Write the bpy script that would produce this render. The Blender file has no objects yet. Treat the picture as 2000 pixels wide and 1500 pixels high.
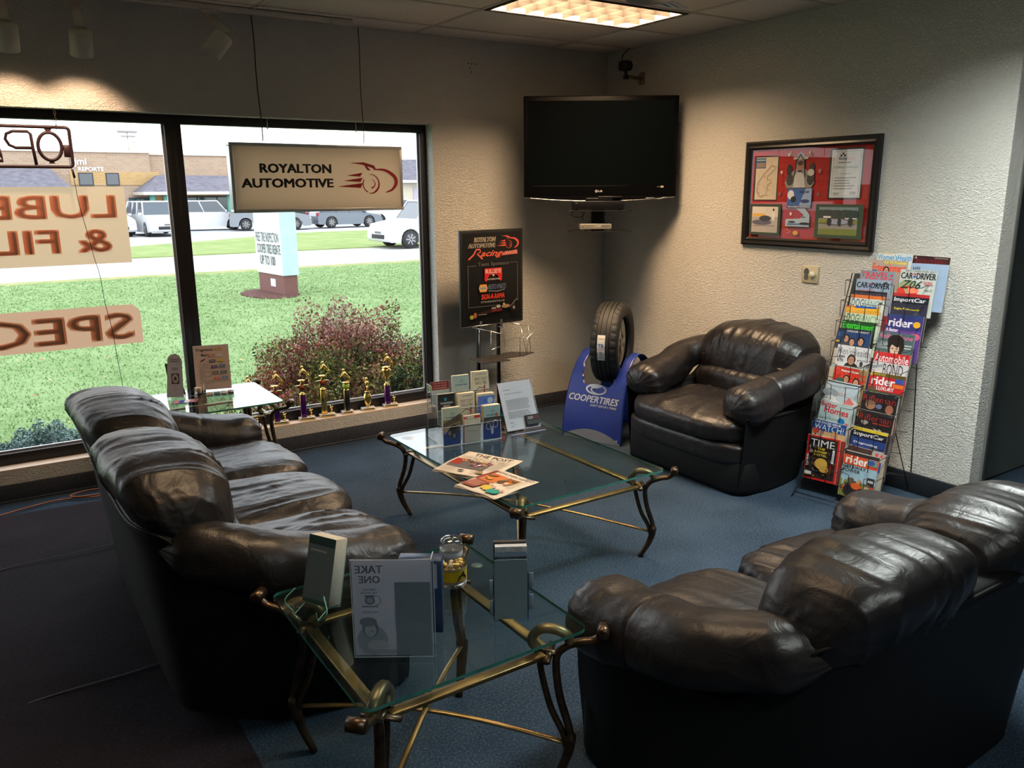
import bpy, bmesh, math, random
import numpy as np
from mathutils import Vector, Matrix, Euler, noise as mnoise

for _b in (bpy.data.objects, bpy.data.meshes, bpy.data.materials, bpy.data.lights, bpy.data.cameras, bpy.data.curves):
    for _o in list(_b): _b.remove(_o)
random.seed(7)
SC = bpy.context.scene
COL = SC.collection
PI = math.pi
R = math.radians

# ------------------------------------------------------------------ camera
# world: origin in the far right corner of the room, +x towards the right wall, +y out of the window, z up
CAMR = ((0.8345433, 0.13224679, -0.53483481), (-0.55089649, 0.18777868, -0.81317416), (-0.00710909, 0.97326767, 0.22956373))
CAMP = Vector((-4.6039, -5.5333, 1.8))
FPX = 1595.33
cam = bpy.data.cameras.new('camera')
cam.sensor_width = 36.0
cam.lens = FPX / 2000 * 36.0
cam.clip_start = 0.05
cam.clip_end = 400
camo = bpy.data.objects.new('camera', cam)
COL.objects.link(camo)
M4 = Matrix(CAMR).to_4x4(); M4.translation = CAMP
camo.matrix_world = M4
SC.camera = camo

# ------------------------------------------------------------------ world, lights, exposure
SC.view_settings.view_transform = 'Standard'
SC.view_settings.look = 'None'
SC.view_settings.gamma = 1.0
SC.view_settings.use_curve_mapping = False
SC.view_settings.exposure = EXPOSURE = 0.0
w = bpy.data.worlds.new('overcast_sky'); SC.world = w; w.use_nodes = True
wn = w.node_tree; bg = wn.nodes['Background']
tc = wn.nodes.new('ShaderNodeTexCoord'); sx = wn.nodes.new('ShaderNodeSeparateXYZ'); rp = wn.nodes.new('ShaderNodeValToRGB')
nz = wn.nodes.new('ShaderNodeTexNoise'); nz.inputs['Scale'].default_value = 1.6; nz.inputs['Detail'].default_value = 3
mx = wn.nodes.new('ShaderNodeMixRGB'); mx.blend_type = 'MULTIPLY'; mx.inputs[0].default_value = 0.12
wn.links.new(tc.outputs['Generated'], sx.inputs[0]); wn.links.new(sx.outputs['Z'], rp.inputs[0])
wn.links.new(tc.outputs['Generated'], nz.inputs['Vector'])
rp.color_ramp.elements[0].position = 0.0; rp.color_ramp.elements[0].color = (0.97, 0.98, 1.0, 1)
rp.color_ramp.elements[1].position = 0.9; rp.color_ramp.elements[1].color = (0.80, 0.88, 1.0, 1)
wn.links.new(rp.outputs[0], mx.inputs[1]); wn.links.new(nz.outputs['Fac'], mx.inputs[2])
wn.links.new(mx.outputs[0], bg.inputs[0])
bg.inputs[1].default_value = SKY = 3.7
SC.cycles.max_bounces = 7
SC.cycles.diffuse_bounces = 3
SC.cycles.glossy_bounces = 3
SC.cycles.transmission_bounces = 5
SC.cycles.transparent_max_bounces = 24
SC.cycles.caustics_reflective = False
SC.cycles.caustics_refractive = False
SC.cycles.sample_clamp_indirect = 4.0
SC.cycles.use_denoising = True

CEIL = 2.887
WARM = (1.0, 0.68, 0.40)
COOL = (0.93, 1.0, 0.96)
def area(name, loc, sx_, sy_, power, col, rot=(0, 0, 0)):
    l = bpy.data.lights.new(name, 'AREA'); l.shape = 'RECTANGLE'; l.size = sx_; l.size_y = sy_
    l.energy = power; l.color = col
    o = bpy.data.objects.new(name, l); COL.objects.link(o); o.location = loc; o.rotation_euler = rot
    return o
# fluorescent tubes lie above the louvres of the ceiling troffers (built below); further fixtures of the same
# ceiling stand over the seats and behind the camera
LIGHTS = [  # x, y, power, colour
    (-1.18, -1.22, 130.0, WARM),
    (-1.18, -3.66, 170.0, COOL),
    (-3.56, -3.05, 34.0, WARM),
    (-3.56, -6.10, 70.0, COOL),
]

# ------------------------------------------------------------------ materials
MATS = {}
def nodes_of(m): return m.node_tree.nodes, m.node_tree.links
def mat(name, col, rough=0.5, metal=0.0, var=0.06, vscale=8.0, bump=0.0, bscale=60.0, spec=0.5, coat=0.0, detail=3.0, stretch=None, emit=None, estr=0.0, trans=0.0, alpha=1.0, bdist=0.01):
    if name in MATS: return MATS[name]
    m = bpy.data.materials.new(name); m.use_nodes = True
    n, l = nodes_of(m); b = n['Principled BSDF']
    b.inputs['Roughness'].default_value = rough; b.inputs['Metallic'].default_value = metal
    b.inputs['Specular IOR Level'].default_value = spec
    b.inputs['Coat Weight'].default_value = coat
    b.inputs['Transmission Weight'].default_value = trans
    b.inputs['Alpha'].default_value = alpha
    t = n.new('ShaderNodeTexCoord'); mp = n.new('ShaderNodeMapping')
    l.new(t.outputs['Object'], mp.inputs[0])
    if stretch: mp.inputs['Scale'].default_value = stretch
    nz = n.new('ShaderNodeTexNoise'); nz.inputs['Scale'].default_value = vscale; nz.inputs['Detail'].default_value = detail
    l.new(mp.outputs[0], nz.inputs['Vector'])
    cr = n.new('ShaderNodeValToRGB')
    lo = [max(0, c * (1 - var)) for c in col]; hi = [min(1, c * (1 + var)) for c in col]
    cr.color_ramp.elements[0].position = 0.3; cr.color_ramp.elements[0].color = (*lo, 1)
    cr.color_ramp.elements[1].position = 0.7; cr.color_ramp.elements[1].color = (*hi, 1)
    l.new(nz.outputs['Fac'], cr.inputs[0]); l.new(cr.outputs[0], b.inputs['Base Color'])
    if bump:
        n2 = n.new('ShaderNodeTexNoise'); n2.inputs['Scale'].default_value = bscale; n2.inputs['Detail'].default_value = 4
        l.new(mp.outputs[0], n2.inputs['Vector'])
        bp = n.new('ShaderNodeBump'); bp.inputs['Strength'].default_value = bump; bp.inputs['Distance'].default_value = bdist
        l.new(n2.outputs['Fac'], bp.inputs['Height']); l.new(bp.outputs[0], b.inputs['Normal'])
    if emit:
        b.inputs['Emission Color'].default_value = (*emit, 1); b.inputs['Emission Strength'].default_value = estr
    MATS[name] = m
    return m
def srgb(r, g, b):
    f = lambda c: (c / 255 / 12.92) if c <= 10 else ((c / 255 + 0.055) / 1.055) ** 2.4
    return (f(r), f(g), f(b))
_inks = {}
def ink(r, g, b, rough=0.4):
    k = (int(r), int(g), int(b), rough)
    if k not in _inks:
        _inks[k] = mat('ink_%02x%02x%02x_%d' % (k[0], k[1], k[2], rough * 100), srgb(*k[:3]), rough, var=0.05, vscale=30)
    return _inks[k]

def wall_mat():
    m = bpy.data.materials.new('textured_plaster'); m.use_nodes = True
    n, l = nodes_of(m); b = n['Principled BSDF']; b.inputs['Roughness'].default_value = 0.75
    b.inputs['Specular IOR Level'].default_value = 0.25
    g = n.new('ShaderNodeNewGeometry')
    nz = n.new('ShaderNodeTexNoise'); nz.inputs['Scale'].default_value = 1.5; nz.inputs['Detail'].default_value = 4
    l.new(g.outputs['Position'], nz.inputs['Vector'])
    cr = n.new('ShaderNodeValToRGB')
    cr.color_ramp.elements[0].color = (0.66, 0.635, 0.58, 1); cr.color_ramp.elements[1].color = (0.73, 0.705, 0.65, 1)
    l.new(nz.outputs['Fac'], cr.inputs[0]); l.new(cr.outputs[0], b.inputs['Base Color'])
    mp = n.new('ShaderNodeMapping'); mp.inputs['Scale'].default_value = (1, 1, 1.7); l.new(g.outputs['Position'], mp.inputs[0])
    n2 = n.new('ShaderNodeTexNoise'); n2.inputs['Scale'].default_value = 62; n2.inputs['Detail'].default_value = 3; n2.inputs['Distortion'].default_value = 0.8
    l.new(mp.outputs[0], n2.inputs['Vector'])
    c2 = n.new('ShaderNodeValToRGB'); c2.color_ramp.elements[0].position = 0.42; c2.color_ramp.elements[1].position = 0.62
    l.new(n2.outputs['Fac'], c2.inputs[0])
    bp = n.new('ShaderNodeBump'); bp.inputs['Strength'].default_value = 0.9; bp.inputs['Distance'].default_value = 0.005
    l.new(c2.outputs[0], bp.inputs['Height']); l.new(bp.outputs[0], b.inputs['Normal'])
    return m
M_WALL = wall_mat()
def carpet_mat(name, c1, c2, c3):
    m = bpy.data.materials.new(name); m.use_nodes = True
    n, l = nodes_of(m); b = n['Principled BSDF']; b.inputs['Roughness'].default_value = 0.95
    b.inputs['Specular IOR Level'].default_value = 0.12
    g = n.new('ShaderNodeNewGeometry')
    a = n.new('ShaderNodeTexNoise'); a.inputs['Scale'].default_value = 2.2; a.inputs['Detail'].default_value = 5
    f = n.new('ShaderNodeTexNoise'); f.inputs['Scale'].default_value = 120; f.inputs['Detail'].default_value = 3
    for q in (a, f): l.new(g.outputs['Position'], q.inputs['Vector'])
    cr = n.new('ShaderNodeValToRGB'); cr.color_ramp.elements[0].position = 0.35; cr.color_ramp.elements[0].color = (*c1, 1)
    cr.color_ramp.elements[1].position = 0.7; cr.color_ramp.elements[1].color = (*c2, 1)
    l.new(a.outputs['Fac'], cr.inputs[0])
    c4 = n.new('ShaderNodeValToRGB'); c4.color_ramp.elements[0].position = 0.45; c4.color_ramp.elements[0].color = (0, 0, 0, 1); c4.color_ramp.elements[1].position = 0.75
    l.new(f.outputs['Fac'], c4.inputs[0])
    mxx = n.new('ShaderNodeMixRGB'); l.new(c4.outputs[0], mxx.inputs[0]); l.new(cr.outputs[0], mxx.inputs[1]); mxx.inputs[2].default_value = (*c3, 1)
    l.new(mxx.outputs[0], b.inputs['Base Color'])
    bp = n.new('ShaderNodeBump'); bp.inputs['Strength'].default_value = 0.6; bp.inputs['Distance'].default_value = 0.004
    l.new(f.outputs['Fac'], bp.inputs['Height']); l.new(bp.outputs[0], b.inputs['Normal'])
    return m
M_CARPET = carpet_mat('blue_carpet', (0.012, 0.025, 0.046), (0.026, 0.046, 0.076), (0.062, 0.080, 0.096))
M_COVE = carpet_mat('grey_carpet_base', (0.035, 0.040, 0.052), (0.05, 0.055, 0.068), (0.08, 0.08, 0.09))
M_CLOTH = carpet_mat('dark_violet_runner', (0.010, 0.0075, 0.011), (0.015, 0.011, 0.016), (0.024, 0.019, 0.024))

def leather_mat():
    m = bpy.data.materials.new('black_leather'); m.use_nodes = True
    n, l = nodes_of(m); b = n['Principled BSDF']
    b.inputs['Specular IOR Level'].default_value = 0.46
    b.inputs['Coat Weight'].default_value = 0.04; b.inputs['Coat Roughness'].default_value = 0.30
    t = n.new('ShaderNodeTexCoord')
    a = n.new('ShaderNodeTexNoise'); a.inputs['Scale'].default_value = 5; a.inputs['Detail'].default_value = 5
    l.new(t.outputs['Object'], a.inputs['Vector'])
    cr = n.new('ShaderNodeValToRGB'); cr.color_ramp.elements[0].color = (0.006, 0.005, 0.006, 1); cr.color_ramp.elements[1].color = (0.013, 0.010, 0.010, 1)
    l.new(a.outputs['Fac'], cr.inputs[0]); l.new(cr.outputs[0], b.inputs['Base Color'])
    rr = n.new('ShaderNodeMapRange'); rr.inputs['To Min'].default_value = 0.33; rr.inputs['To Max'].default_value = 0.48
    l.new(a.outputs['Fac'], rr.inputs[0]); l.new(rr.outputs[0], b.inputs['Roughness'])
    v = n.new('ShaderNodeTexVoronoi'); v.inputs['Scale'].default_value = 260; l.new(t.outputs['Object'], v.inputs['Vector'])
    w2 = n.new('ShaderNodeTexNoise'); w2.inputs['Scale'].default_value = 17; w2.inputs['Detail'].default_value = 4; w2.inputs['Distortion'].default_value = 1.2
    l.new(t.outputs['Object'], w2.inputs['Vector'])
    b1 = n.new('ShaderNodeBump'); b1.inputs['Strength'].default_value = 0.12; b1.inputs['Distance'].default_value = 0.001
    b2 = n.new('ShaderNodeBump'); b2.inputs['Strength'].default_value = 0.55; b2.inputs['Distance'].default_value = 0.006
    l.new(v.outputs['Distance'], b1.inputs['Height']); l.new(w2.outputs['Fac'], b2.inputs['Height'])
    l.new(b2.outputs[0], b1.inputs['Normal']); l.new(b1.outputs[0], b.inputs['Normal'])
    return m
M_LEATHER = leather_mat()
M_SHELL = mat('matte_black_leather', (0.005, 0.005, 0.0055), 0.6, bump=0.15, bscale=120, bdist=0.002, spec=0.22)

def pane_mat(name, tint=(1, 1, 1), base=0.04, rough=0.0, amount=0.95):
    m = bpy.data.materials.new(name); m.use_nodes = True
    n, l = nodes_of(m); n.remove(n['Principled BSDF']); out = n['Material Output']
    tr = n.new('ShaderNodeBsdfTransparent'); tr.inputs[0].default_value = (*tint, 1)
    gl = n.new('ShaderNodeBsdfGlossy'); gl.inputs['Roughness'].default_value = rough
    lw = n.new('ShaderNodeLayerWeight'); lw.inputs[0].default_value = 0.5
    pw = n.new('ShaderNodeMath'); pw.operation = 'POWER'; pw.inputs[1].default_value = 4.2
    ma = n.new('ShaderNodeMath'); ma.operation = 'MULTIPLY_ADD'; ma.inputs[1].default_value = amount; ma.inputs[2].default_value = base
    l.new(lw.outputs['Facing'], pw.inputs[0]); l.new(pw.outputs[0], ma.inputs[0])
    nz = n.new('ShaderNodeTexNoise'); nz.inputs['Scale'].default_value = 2.0
    bp = n.new('ShaderNodeBump'); bp.inputs['Strength'].default_value = 0.01; bp.inputs['Distance'].default_value = 0.01
    l.new(nz.outputs['Fac'], bp.inputs['Height']); l.new(bp.outputs[0], gl.inputs['Normal'])
    mx = n.new('ShaderNodeMixShader'); l.new(ma.outputs[0], mx.inputs[0]); l.new(tr.outputs[0], mx.inputs[1]); l.new(gl.outputs[0], mx.inputs[2])
    l.new(mx.outputs[0], out.inputs[0])
    return m
M_WINDOW = pane_mat('window_glass', (0.97, 0.99, 0.98), 0.03, amount=0.6)
M_TGLASS = pane_mat('table_glass', (0.86, 0.94, 0.92), 0.045)
M_ACRYL = pane_mat('clear_acrylic', (0.95, 0.97, 1.0), 0.06)
M_JAR = pane_mat('jar_glass', (0.97, 0.98, 0.98), 0.08)
M_EDGE = mat('green_glass_edge', (0.05, 0.22, 0.17), 0.12, var=0.2, vscale=20, spec=0.7)
M_AEDGE = mat('acrylic_edge', (0.62, 0.70, 0.74), 0.15, var=0.1, spec=0.8)
M_AGREEN = mat('green_acrylic_edge', (0.25, 0.62, 0.48), 0.15, var=0.1, spec=0.8)
M_FRAMEB = mat('dark_bronze_frame', (0.018, 0.014, 0.013), 0.45, metal=0.2, bump=0.05)
M_BRASS = mat('antique_brass', (0.33, 0.22, 0.10), 0.36, metal=0.9, var=0.25, vscale=14, bump=0.05, bscale=90, bdist=0.001)
M_BRONZE = mat('dark_bronze_legs', (0.10, 0.065, 0.04), 0.34, metal=0.85, var=0.4, vscale=25, bump=0.08, bscale=70, bdist=0.002)
M_BLACKP = mat('black_plastic', (0.006, 0.006, 0.007), 0.35, spec=0.3)
M_SCREEN = mat('tv_screen', (0.002, 0.003, 0.0035), 0.25, spec=0.10, var=0.02)
M_TVB = mat('tv_black', (0.003, 0.003, 0.0035), 0.35, spec=0.12, var=0.02)
M_BLACKM = mat('black_metal', (0.012, 0.012, 0.012), 0.4, metal=0.4)
M_WIRE = mat('black_wire', (0.010, 0.010, 0.010), 0.45, metal=0.3)
M_CHROME = mat('satin_steel', (0.55, 0.55, 0.54), 0.28, metal=1.0, var=0.1)
M_GOLD = mat('trophy_gold', (0.90, 0.62, 0.18), 0.2, metal=1.0, var=0.1)
M_MARBLE = mat('trophy_marble', (0.62, 0.56, 0.50), 0.3, var=0.15, vscale=40)
M_PAPER = mat('white_paper', (0.78, 0.79, 0.80), 0.7, var=0.03)
M_PAGES = mat('page_edges', (0.62, 0.56, 0.47), 0.8, var=0.18, vscale=120, stretch=(1, 1, 8))
M_NEWS = mat('newsprint', (0.62, 0.52, 0.40), 0.85, var=0.05, bump=0.2, bscale=30, bdist=0.002)
M_WHITEP = mat('white_painted_metal', (0.62, 0.56, 0.48), 0.5)
M_TILE = mat('ceiling_tile', (0.78, 0.70, 0.62), 0.9, var=0.08, vscale=60, bump=0.5, bscale=220, bdist=0.003)
M_GRID = mat('ceiling_grid', (0.62, 0.54, 0.46), 0.6)
M_RUBBER = mat('tyre_rubber', (0.008, 0.008, 0.008), 0.62, bump=0.12, bscale=150, bdist=0.001)
M_BLUE = mat('blue_plastic_sheet', (0.012, 0.030, 0.22), 0.35, var=0.05, vscale=3)
M_SILL = mat('painted_sill', (0.72, 0.58, 0.46), 0.5, var=0.05, bump=0.15, bscale=60)

# ------------------------------------------------------------------ builders
class MB:
    def __init__(s):
        s.v = []; s.f = []; s.m = []; s.mats = []; s.sm = []
    def mi(s, m):
        if m not in s.mats: s.mats.append(m)
        return s.mats.index(m)
    def add(s, vs, fs, m, smooth=False, X=None):
        o = len(s.v)
        if X is not None: vs = [X @ Vector(v) for v in vs]
        s.v += [tuple(v) for v in vs]
        k = s.mi(m)
        for f in fs:
            s.f.append(tuple(i + o for i in f)); s.m.append(k); s.sm.append(smooth)
        return s
    def box(s, a, b, m, X=None):
        x0, y0, z0 = a; x1, y1, z1 = b
        vs = [(x0, y0, z0), (x1, y0, z0), (x1, y1, z0), (x0, y1, z0), (x0, y0, z1), (x1, y0, z1), (x1, y1, z1), (x0, y1, z1)]
        return s.add(vs, [(3, 2, 1, 0), (4, 5, 6, 7), (0, 1, 5, 4), (1, 2, 6, 5), (2, 3, 7, 6), (3, 0, 4, 7)], m, False, X)
    def rbox(s, a, b, m, r=0.01, X=None, seg=2):
        bm = bmesh.new(); bmesh.ops.create_cube(bm, size=1)
        for v in bm.verts:
            v.co = Vector([(a[i] + b[i]) / 2 + v.co[i] * (b[i] - a[i]) for i in range(3)])
        r = min(r, min(abs(b[i] - a[i]) for i in range(3)) * 0.49)
        bmesh.ops.bevel(bm, geom=list(bm.edges), offset=r, segments=seg, affect='EDGES', profile=0.5)
        bm.verts.index_update()
        s.add([v.co.copy() for v in bm.verts], [[v.index for v in f.verts] for f in bm.faces], m, True, X)
        bm.free(); return s
    def tube(s, pts, r, m, n=8, cap=True, closed=False, flat=1.0, up=None):
        """tube along pts; r radius or list; flat squeezes the section along the 'up' direction"""
        P = [Vector(p) for p in pts]; N = len(P)
        rr = r if isinstance(r, (list, tuple)) else [r] * N
        vs = []; prev = None
        for i in range(N):
            if closed: t = (P[(i + 1) % N] - P[i - 1])
            else: t = (P[min(i + 1, N - 1)] - P[max(i - 1, 0)])
            t = t.normalized() if t.length > 1e-9 else Vector((0, 0, 1))
            if up is not None: a = Vector(up)
            elif prev is None: a = Vector((0, 0, 1)) if abs(t.z) < 0.9 else Vector((1, 0, 0))
            else: a = prev
            u = (a - t * a.dot(t))
            u = u.normalized() if u.length > 1e-6 else t.orthogonal().normalized()
            prev = u; w_ = t.cross(u)
            for k in range(n):
                an = 2 * PI * (k + 0.5) / n
                vs.append(P[i] + (u * math.cos(an) * flat + w_ * math.sin(an)) * rr[i])
        fs = []
        for i in range(N if closed else N - 1):
            j = (i + 1) % N
            for k in range(n):
                k2 = (k + 1) % n
                fs.append((i * n + k, i * n + k2, j * n + k2, j * n + k))
        if cap and not closed:
            fs.append(tuple(range(n - 1, -1, -1))); fs.append(tuple((N - 1) * n + k for k in range(n)))
        return s.add(vs, fs, m, n > 4)
    def lathe(s, prof, m, n=24, X=None, smooth=True, cap=True):
        vs = []; fs = []
        for (r, z) in prof:
            for k in range(n):
                a = 2 * PI * k / n; vs.append((r * math.cos(a), r * math.sin(a), z))
        for i in range(len(prof) - 1):
            for k in range(n):
                k2 = (k + 1) % n
                fs.append((i * n + k, i * n + k2, (i + 1) * n + k2, (i + 1) * n + k))
        if cap:
            fs.append(tuple(range(n - 1, -1, -1))); fs.append(tuple((len(prof) - 1) * n + k for k in range(n)))
        return s.add(vs, fs, m, smooth, X)
    def prism(s, poly, z0, z1, m, X=None, m_side=None):
        n = len(poly)
        vs = [(p[0], p[1], z0) for p in poly] + [(p[0], p[1], z1) for p in poly]
        s.add(vs, [tuple(range(n - 1, -1, -1)), tuple(range(n, 2 * n))], m, False, X)
        s.add(vs, [(i, (i + 1) % n, n + (i + 1) % n, n + i) for i in range(n)], m_side or m, False, X)
        return s
    def ball(s, c, r, m, n=10, sc=(1, 1, 1)):
        vs = []; fs = []; h = n // 2 + 1
        for i in range(h + 1):
            th = PI * i / h
            for k in range(n):
                a = 2 * PI * k / n
                vs.append((c[0] + r * sc[0] * math.sin(th) * math.cos(a), c[1] + r * sc[1] * math.sin(th) * math.sin(a), c[2] + r * sc[2] * math.cos(th)))
        for i in range(h):
            for k in range(n):
                k2 = (k + 1) % n
                fs.append((i * n + k, (i + 1) * n + k, (i + 1) * n + k2, i * n + k2))
        return s.add(vs, fs, m, True)
    def mesh(s, name):
        me = bpy.data.meshes.new(name); me.from_pydata(s.v, [], s.f)
        for m in s.mats: me.materials.append(m)
        me.polygons.foreach_set('material_index', s.m)
        me.polygons.foreach_set('use_smooth', s.sm)
        me.update()
        if any(s.sm) and not all(s.sm): pass
        return me
    def build(s, name, parent=None, loc=None, rot=None):
        o = bpy.data.objects.new(name, s.mesh(name)); COL.objects.link(o)
        if parent is not None: o.parent = parent
        if loc is not None: o.location = loc
        if rot is not None: o.rotation_euler = rot
        return o

def tag(o, label=None, cat=None, group=None, kind=None):
    if label: o['label'] = label
    if cat: o['category'] = cat
    if group: o['group'] = group
    if kind: o['kind'] = kind
    return o
def thing(name, label, cat, loc=(0, 0, 0), rot=0.0, group=None):
    o = bpy.data.objects.new(name, None); COL.objects.link(o)
    o.empty_display_size = 0.1; o.location = loc
    o.rotation_euler = (0, 0, rot) if not isinstance(rot, (tuple, list)) else rot
    return tag(o, label, cat, group)
def struct(o): o['kind'] = 'structure'; return o
def empty_struct(name):
    o = bpy.data.objects.new(name, None); COL.objects.link(o); return struct(o)
def dup_tree(root, loc=None, rot=None):
    def cp(o, par):
        c = o.copy(); COL.objects.link(c)
        if par is not None: c.parent = par
        for ch in list(o.children): cp(ch, c)
        return c
    c = cp(root, None)
    if loc is not None: c.location = loc
    if rot is not None: c.rotation_euler = (0, 0, rot)
    return c
def spline(pts, n=8, closed=False):
    P = [Vector(p) for p in pts]; out = []
    N = len(P)
    for i in range(N if closed else N - 1):
        p0 = P[(i - 1) % N] if closed or i > 0 else P[i] * 2 - P[i + 1]
        p1 = P[i]; p2 = P[(i + 1) % N]
        p3 = P[(i + 2) % N] if closed or i + 2 < N else P[i + 1] * 2 - P[i]
        for k in range(n):
            t = k / n
            out.append(0.5 * ((2 * p1) + (p2 - p0) * t + (2 * p0 - 5 * p1 + 4 * p2 - p3) * t * t + (3 * p1 - p0 - 3 * p2 + p3) * t ** 3))
    if not closed: out.append(P[-1].copy())
    return out

# ------------------------------------------------------------------ flat print: rectangles, ellipses, polygons and text in layers on a surface
_tx = {}
def text_geo(s, bold=0.0, shear=0.0, space=1.0):
    k = (s, bold, shear, space)
    if k in _tx: return _tx[k]
    cu = bpy.data.curves.new('t', 'FONT'); cu.body = s; cu.size = 1.0; cu.offset = bold; cu.shear = shear; cu.resolution_u = 2
    cu.space_character = space; cu.fill_mode = 'FRONT'
    o = bpy.data.objects.new('t', cu); COL.objects.link(o)
    dg = bpy.context.evaluated_depsgraph_get(); me = bpy.data.meshes.new_from_object(o.evaluated_get(dg))
    vs = [(v.co.x, v.co.y) for v in me.vertices]; fs = [tuple(p.vertices) for p in me.polygons]
    bpy.data.objects.remove(o); bpy.data.curves.remove(cu); bpy.data.meshes.remove(me)
    if not vs: vs = [(0, 0), (1, 0), (1, 1)]; fs = []
    xs = [v[0] for v in vs]; ys = [v[1] for v in vs]
    g = (vs, fs, min(xs), max(xs), min(ys), max(ys)); _tx[k] = g
    return g
class Print:
    """u to the viewer's right, v up, n towards the viewer; surf maps (u, v, lift) to a point"""
    def __init__(s, surf, step=0.00025, lift=0.0006, mirror=None):
        s.mb = MB(); s.surf = surf; s.k = 0; s.step = step; s.lift = lift; s.mirror = mirror
    def _put(s, pts, fs, col):
        h = s.lift + s.step * s.k; s.k += 1
        if s.mirror is not None: pts = [(s.mirror - p[0], p[1]) for p in pts]; fs = [tuple(reversed(f)) for f in fs]
        m = col if isinstance(col, bpy.types.Material) else ink(*col)
        s.mb.add([s.surf(p[0], p[1], h) for p in pts], fs, m)
        return s
    def rect(s, u0, v0, u1, v1, col, nu=1, nv=1):
        pts = [(u0 + (u1 - u0) * i / nu, v0 + (v1 - v0) * j / nv) for j in range(nv + 1) for i in range(nu + 1)]
        fs = [(j * (nu + 1) + i, j * (nu + 1) + i + 1, (j + 1) * (nu + 1) + i + 1, (j + 1) * (nu + 1) + i) for j in range(nv) for i in range(nu)]
        return s._put(pts, fs, col)
    def ell(s, cu, cv, ru, rv, col, n=20, rot=0):
        c, d = math.cos(rot), math.sin(rot)
        return s._put([(cu + ru * math.cos(2 * PI * k / n) * c - rv * math.sin(2 * PI * k / n) * d, cv + ru * math.cos(2 * PI * k / n) * d + rv * math.sin(2 * PI * k / n) * c) for k in range(n)], [tuple(range(n))], col)
    def ring(s, cu, cv, ru, rv, t, col, a0=0, a1=360, n=28, t1=None, rot=0):
        pts = []; fs = []; t1 = t if t1 is None else t1; c, d = math.cos(rot), math.sin(rot)
        for k in range(n + 1):
            a = R(a0 + (a1 - a0) * k / n); tt = t + (t1 - t) * k / n
            for q in (0, 1):
                x = (ru - tt * q) * math.cos(a); y = (rv - tt * q) * math.sin(a)
                pts.append((cu + x * c - y * d, cv + x * d + y * c))
        for k in range(n): fs.append((2 * k, 2 * k + 2, 2 * k + 3, 2 * k + 1))
        return s._put(pts, fs, col)
    def poly(s, pts, col): return s._put(pts, [tuple(range(len(pts)))], col)
    def line(s, pts, w, col):
        P = [Vector(p) for p in pts]; vs = []; fs = []
        for i, p in enumerate(P):
            t = (P[min(i + 1, len(P) - 1)] - P[max(i - 1, 0)]).normalized(); nn = Vector((-t.y, t.x)) * w / 2
            vs += [tuple(p + nn), tuple(p - nn)]
        for i in range(len(P) - 1): fs.append((2 * i, 2 * i + 1, 2 * i + 3, 2 * i + 2))
        return s._put(vs, fs, col)
    def frame(s, u0, v0, u1, v1, t, col):
        pts = [(u0, v0), (u1, v0), (u1, v1), (u0, v1), (u0 + t, v0 + t), (u1 - t, v0 + t), (u1 - t, v1 - t), (u0 + t, v1 - t)]
        return s._put(pts, [(0, 1, 5, 4), (1, 2, 6, 5), (2, 3, 7, 6), (3, 0, 4, 7)], col)
    def text(s, t, u0, u1, v0, v1, col, bold=0.0, shear=0.0, keep=False, space=1.0):
        if bold >= 0.03 and not keep:      # heavy letters: a few shifted copies of a lighter cut
            hh = (v1 - v0); e = bold * 0.9 * hh; f = e * 0.45
            for (dx, dy) in ((-e, -f), (-e, f), (e, -f), (e, f), (0, 0)):
                k0 = s.k; s.k += 0.12 * (dx > 0) + 0.06 * (dy > 0); Print.text(s, t, u0 + e + dx, u1 - e + dx, v0 + f + dy, v1 - f + dy, col, 0.0, shear, False, space)
                if (dx, dy) != (0, 0): s.k = k0
                s.k += 0
            return s
        vs, fs, a, b, c, d = text_geo(t, bold, shear, space)
        su = (u1 - u0) / max(1e-6, b - a); sv = (v1 - v0) / max(1e-6, d - c)
        if keep:
            q = min(su, sv); mu = (u0 + u1) / 2 - q * (a + b) / 2; mv = (v0 + v1) / 2 - q * (c + d) / 2
            pts = [(mu + q * x, mv + q * y) for x, y in vs]
        else: pts = [(u0 + (x - a) * su, v0 + (y - c) * sv) for x, y in vs]
        return s._put(pts, fs, col)
    def lines(s, u0, u1, v1, v0, n, col, fill=0.45, rnd=0.1, seed=1):
        """grey bars standing for lines of small print"""
        rs = random.Random(seed); dv = (v1 - v0) / n; pts = []; fs = []
        for i in range(n):
            y = v1 - dv * (i + 0.5); e = u1 - (u1 - u0) * rs.random() * rnd; k = len(pts)
            pts += [(u0, y - dv * fill / 2), (e, y - dv * fill / 2), (e, y + dv * fill / 2), (u0, y + dv * fill / 2)]
            fs.append((k, k + 1, k + 2, k + 3))
        return s._put(pts, fs, col)
    def build(s, name, parent=None): return s.mb.build(name, parent)
def flat_surf(o, u, v):
    """plane through o with viewer-right u and up v"""
    o, u, v = Vector(o), Vector(u).normalized(), Vector(v).normalized(); n = u.cross(v)
    return lambda a, b, h: tuple(o + u * a + v * b + n * h)

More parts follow.
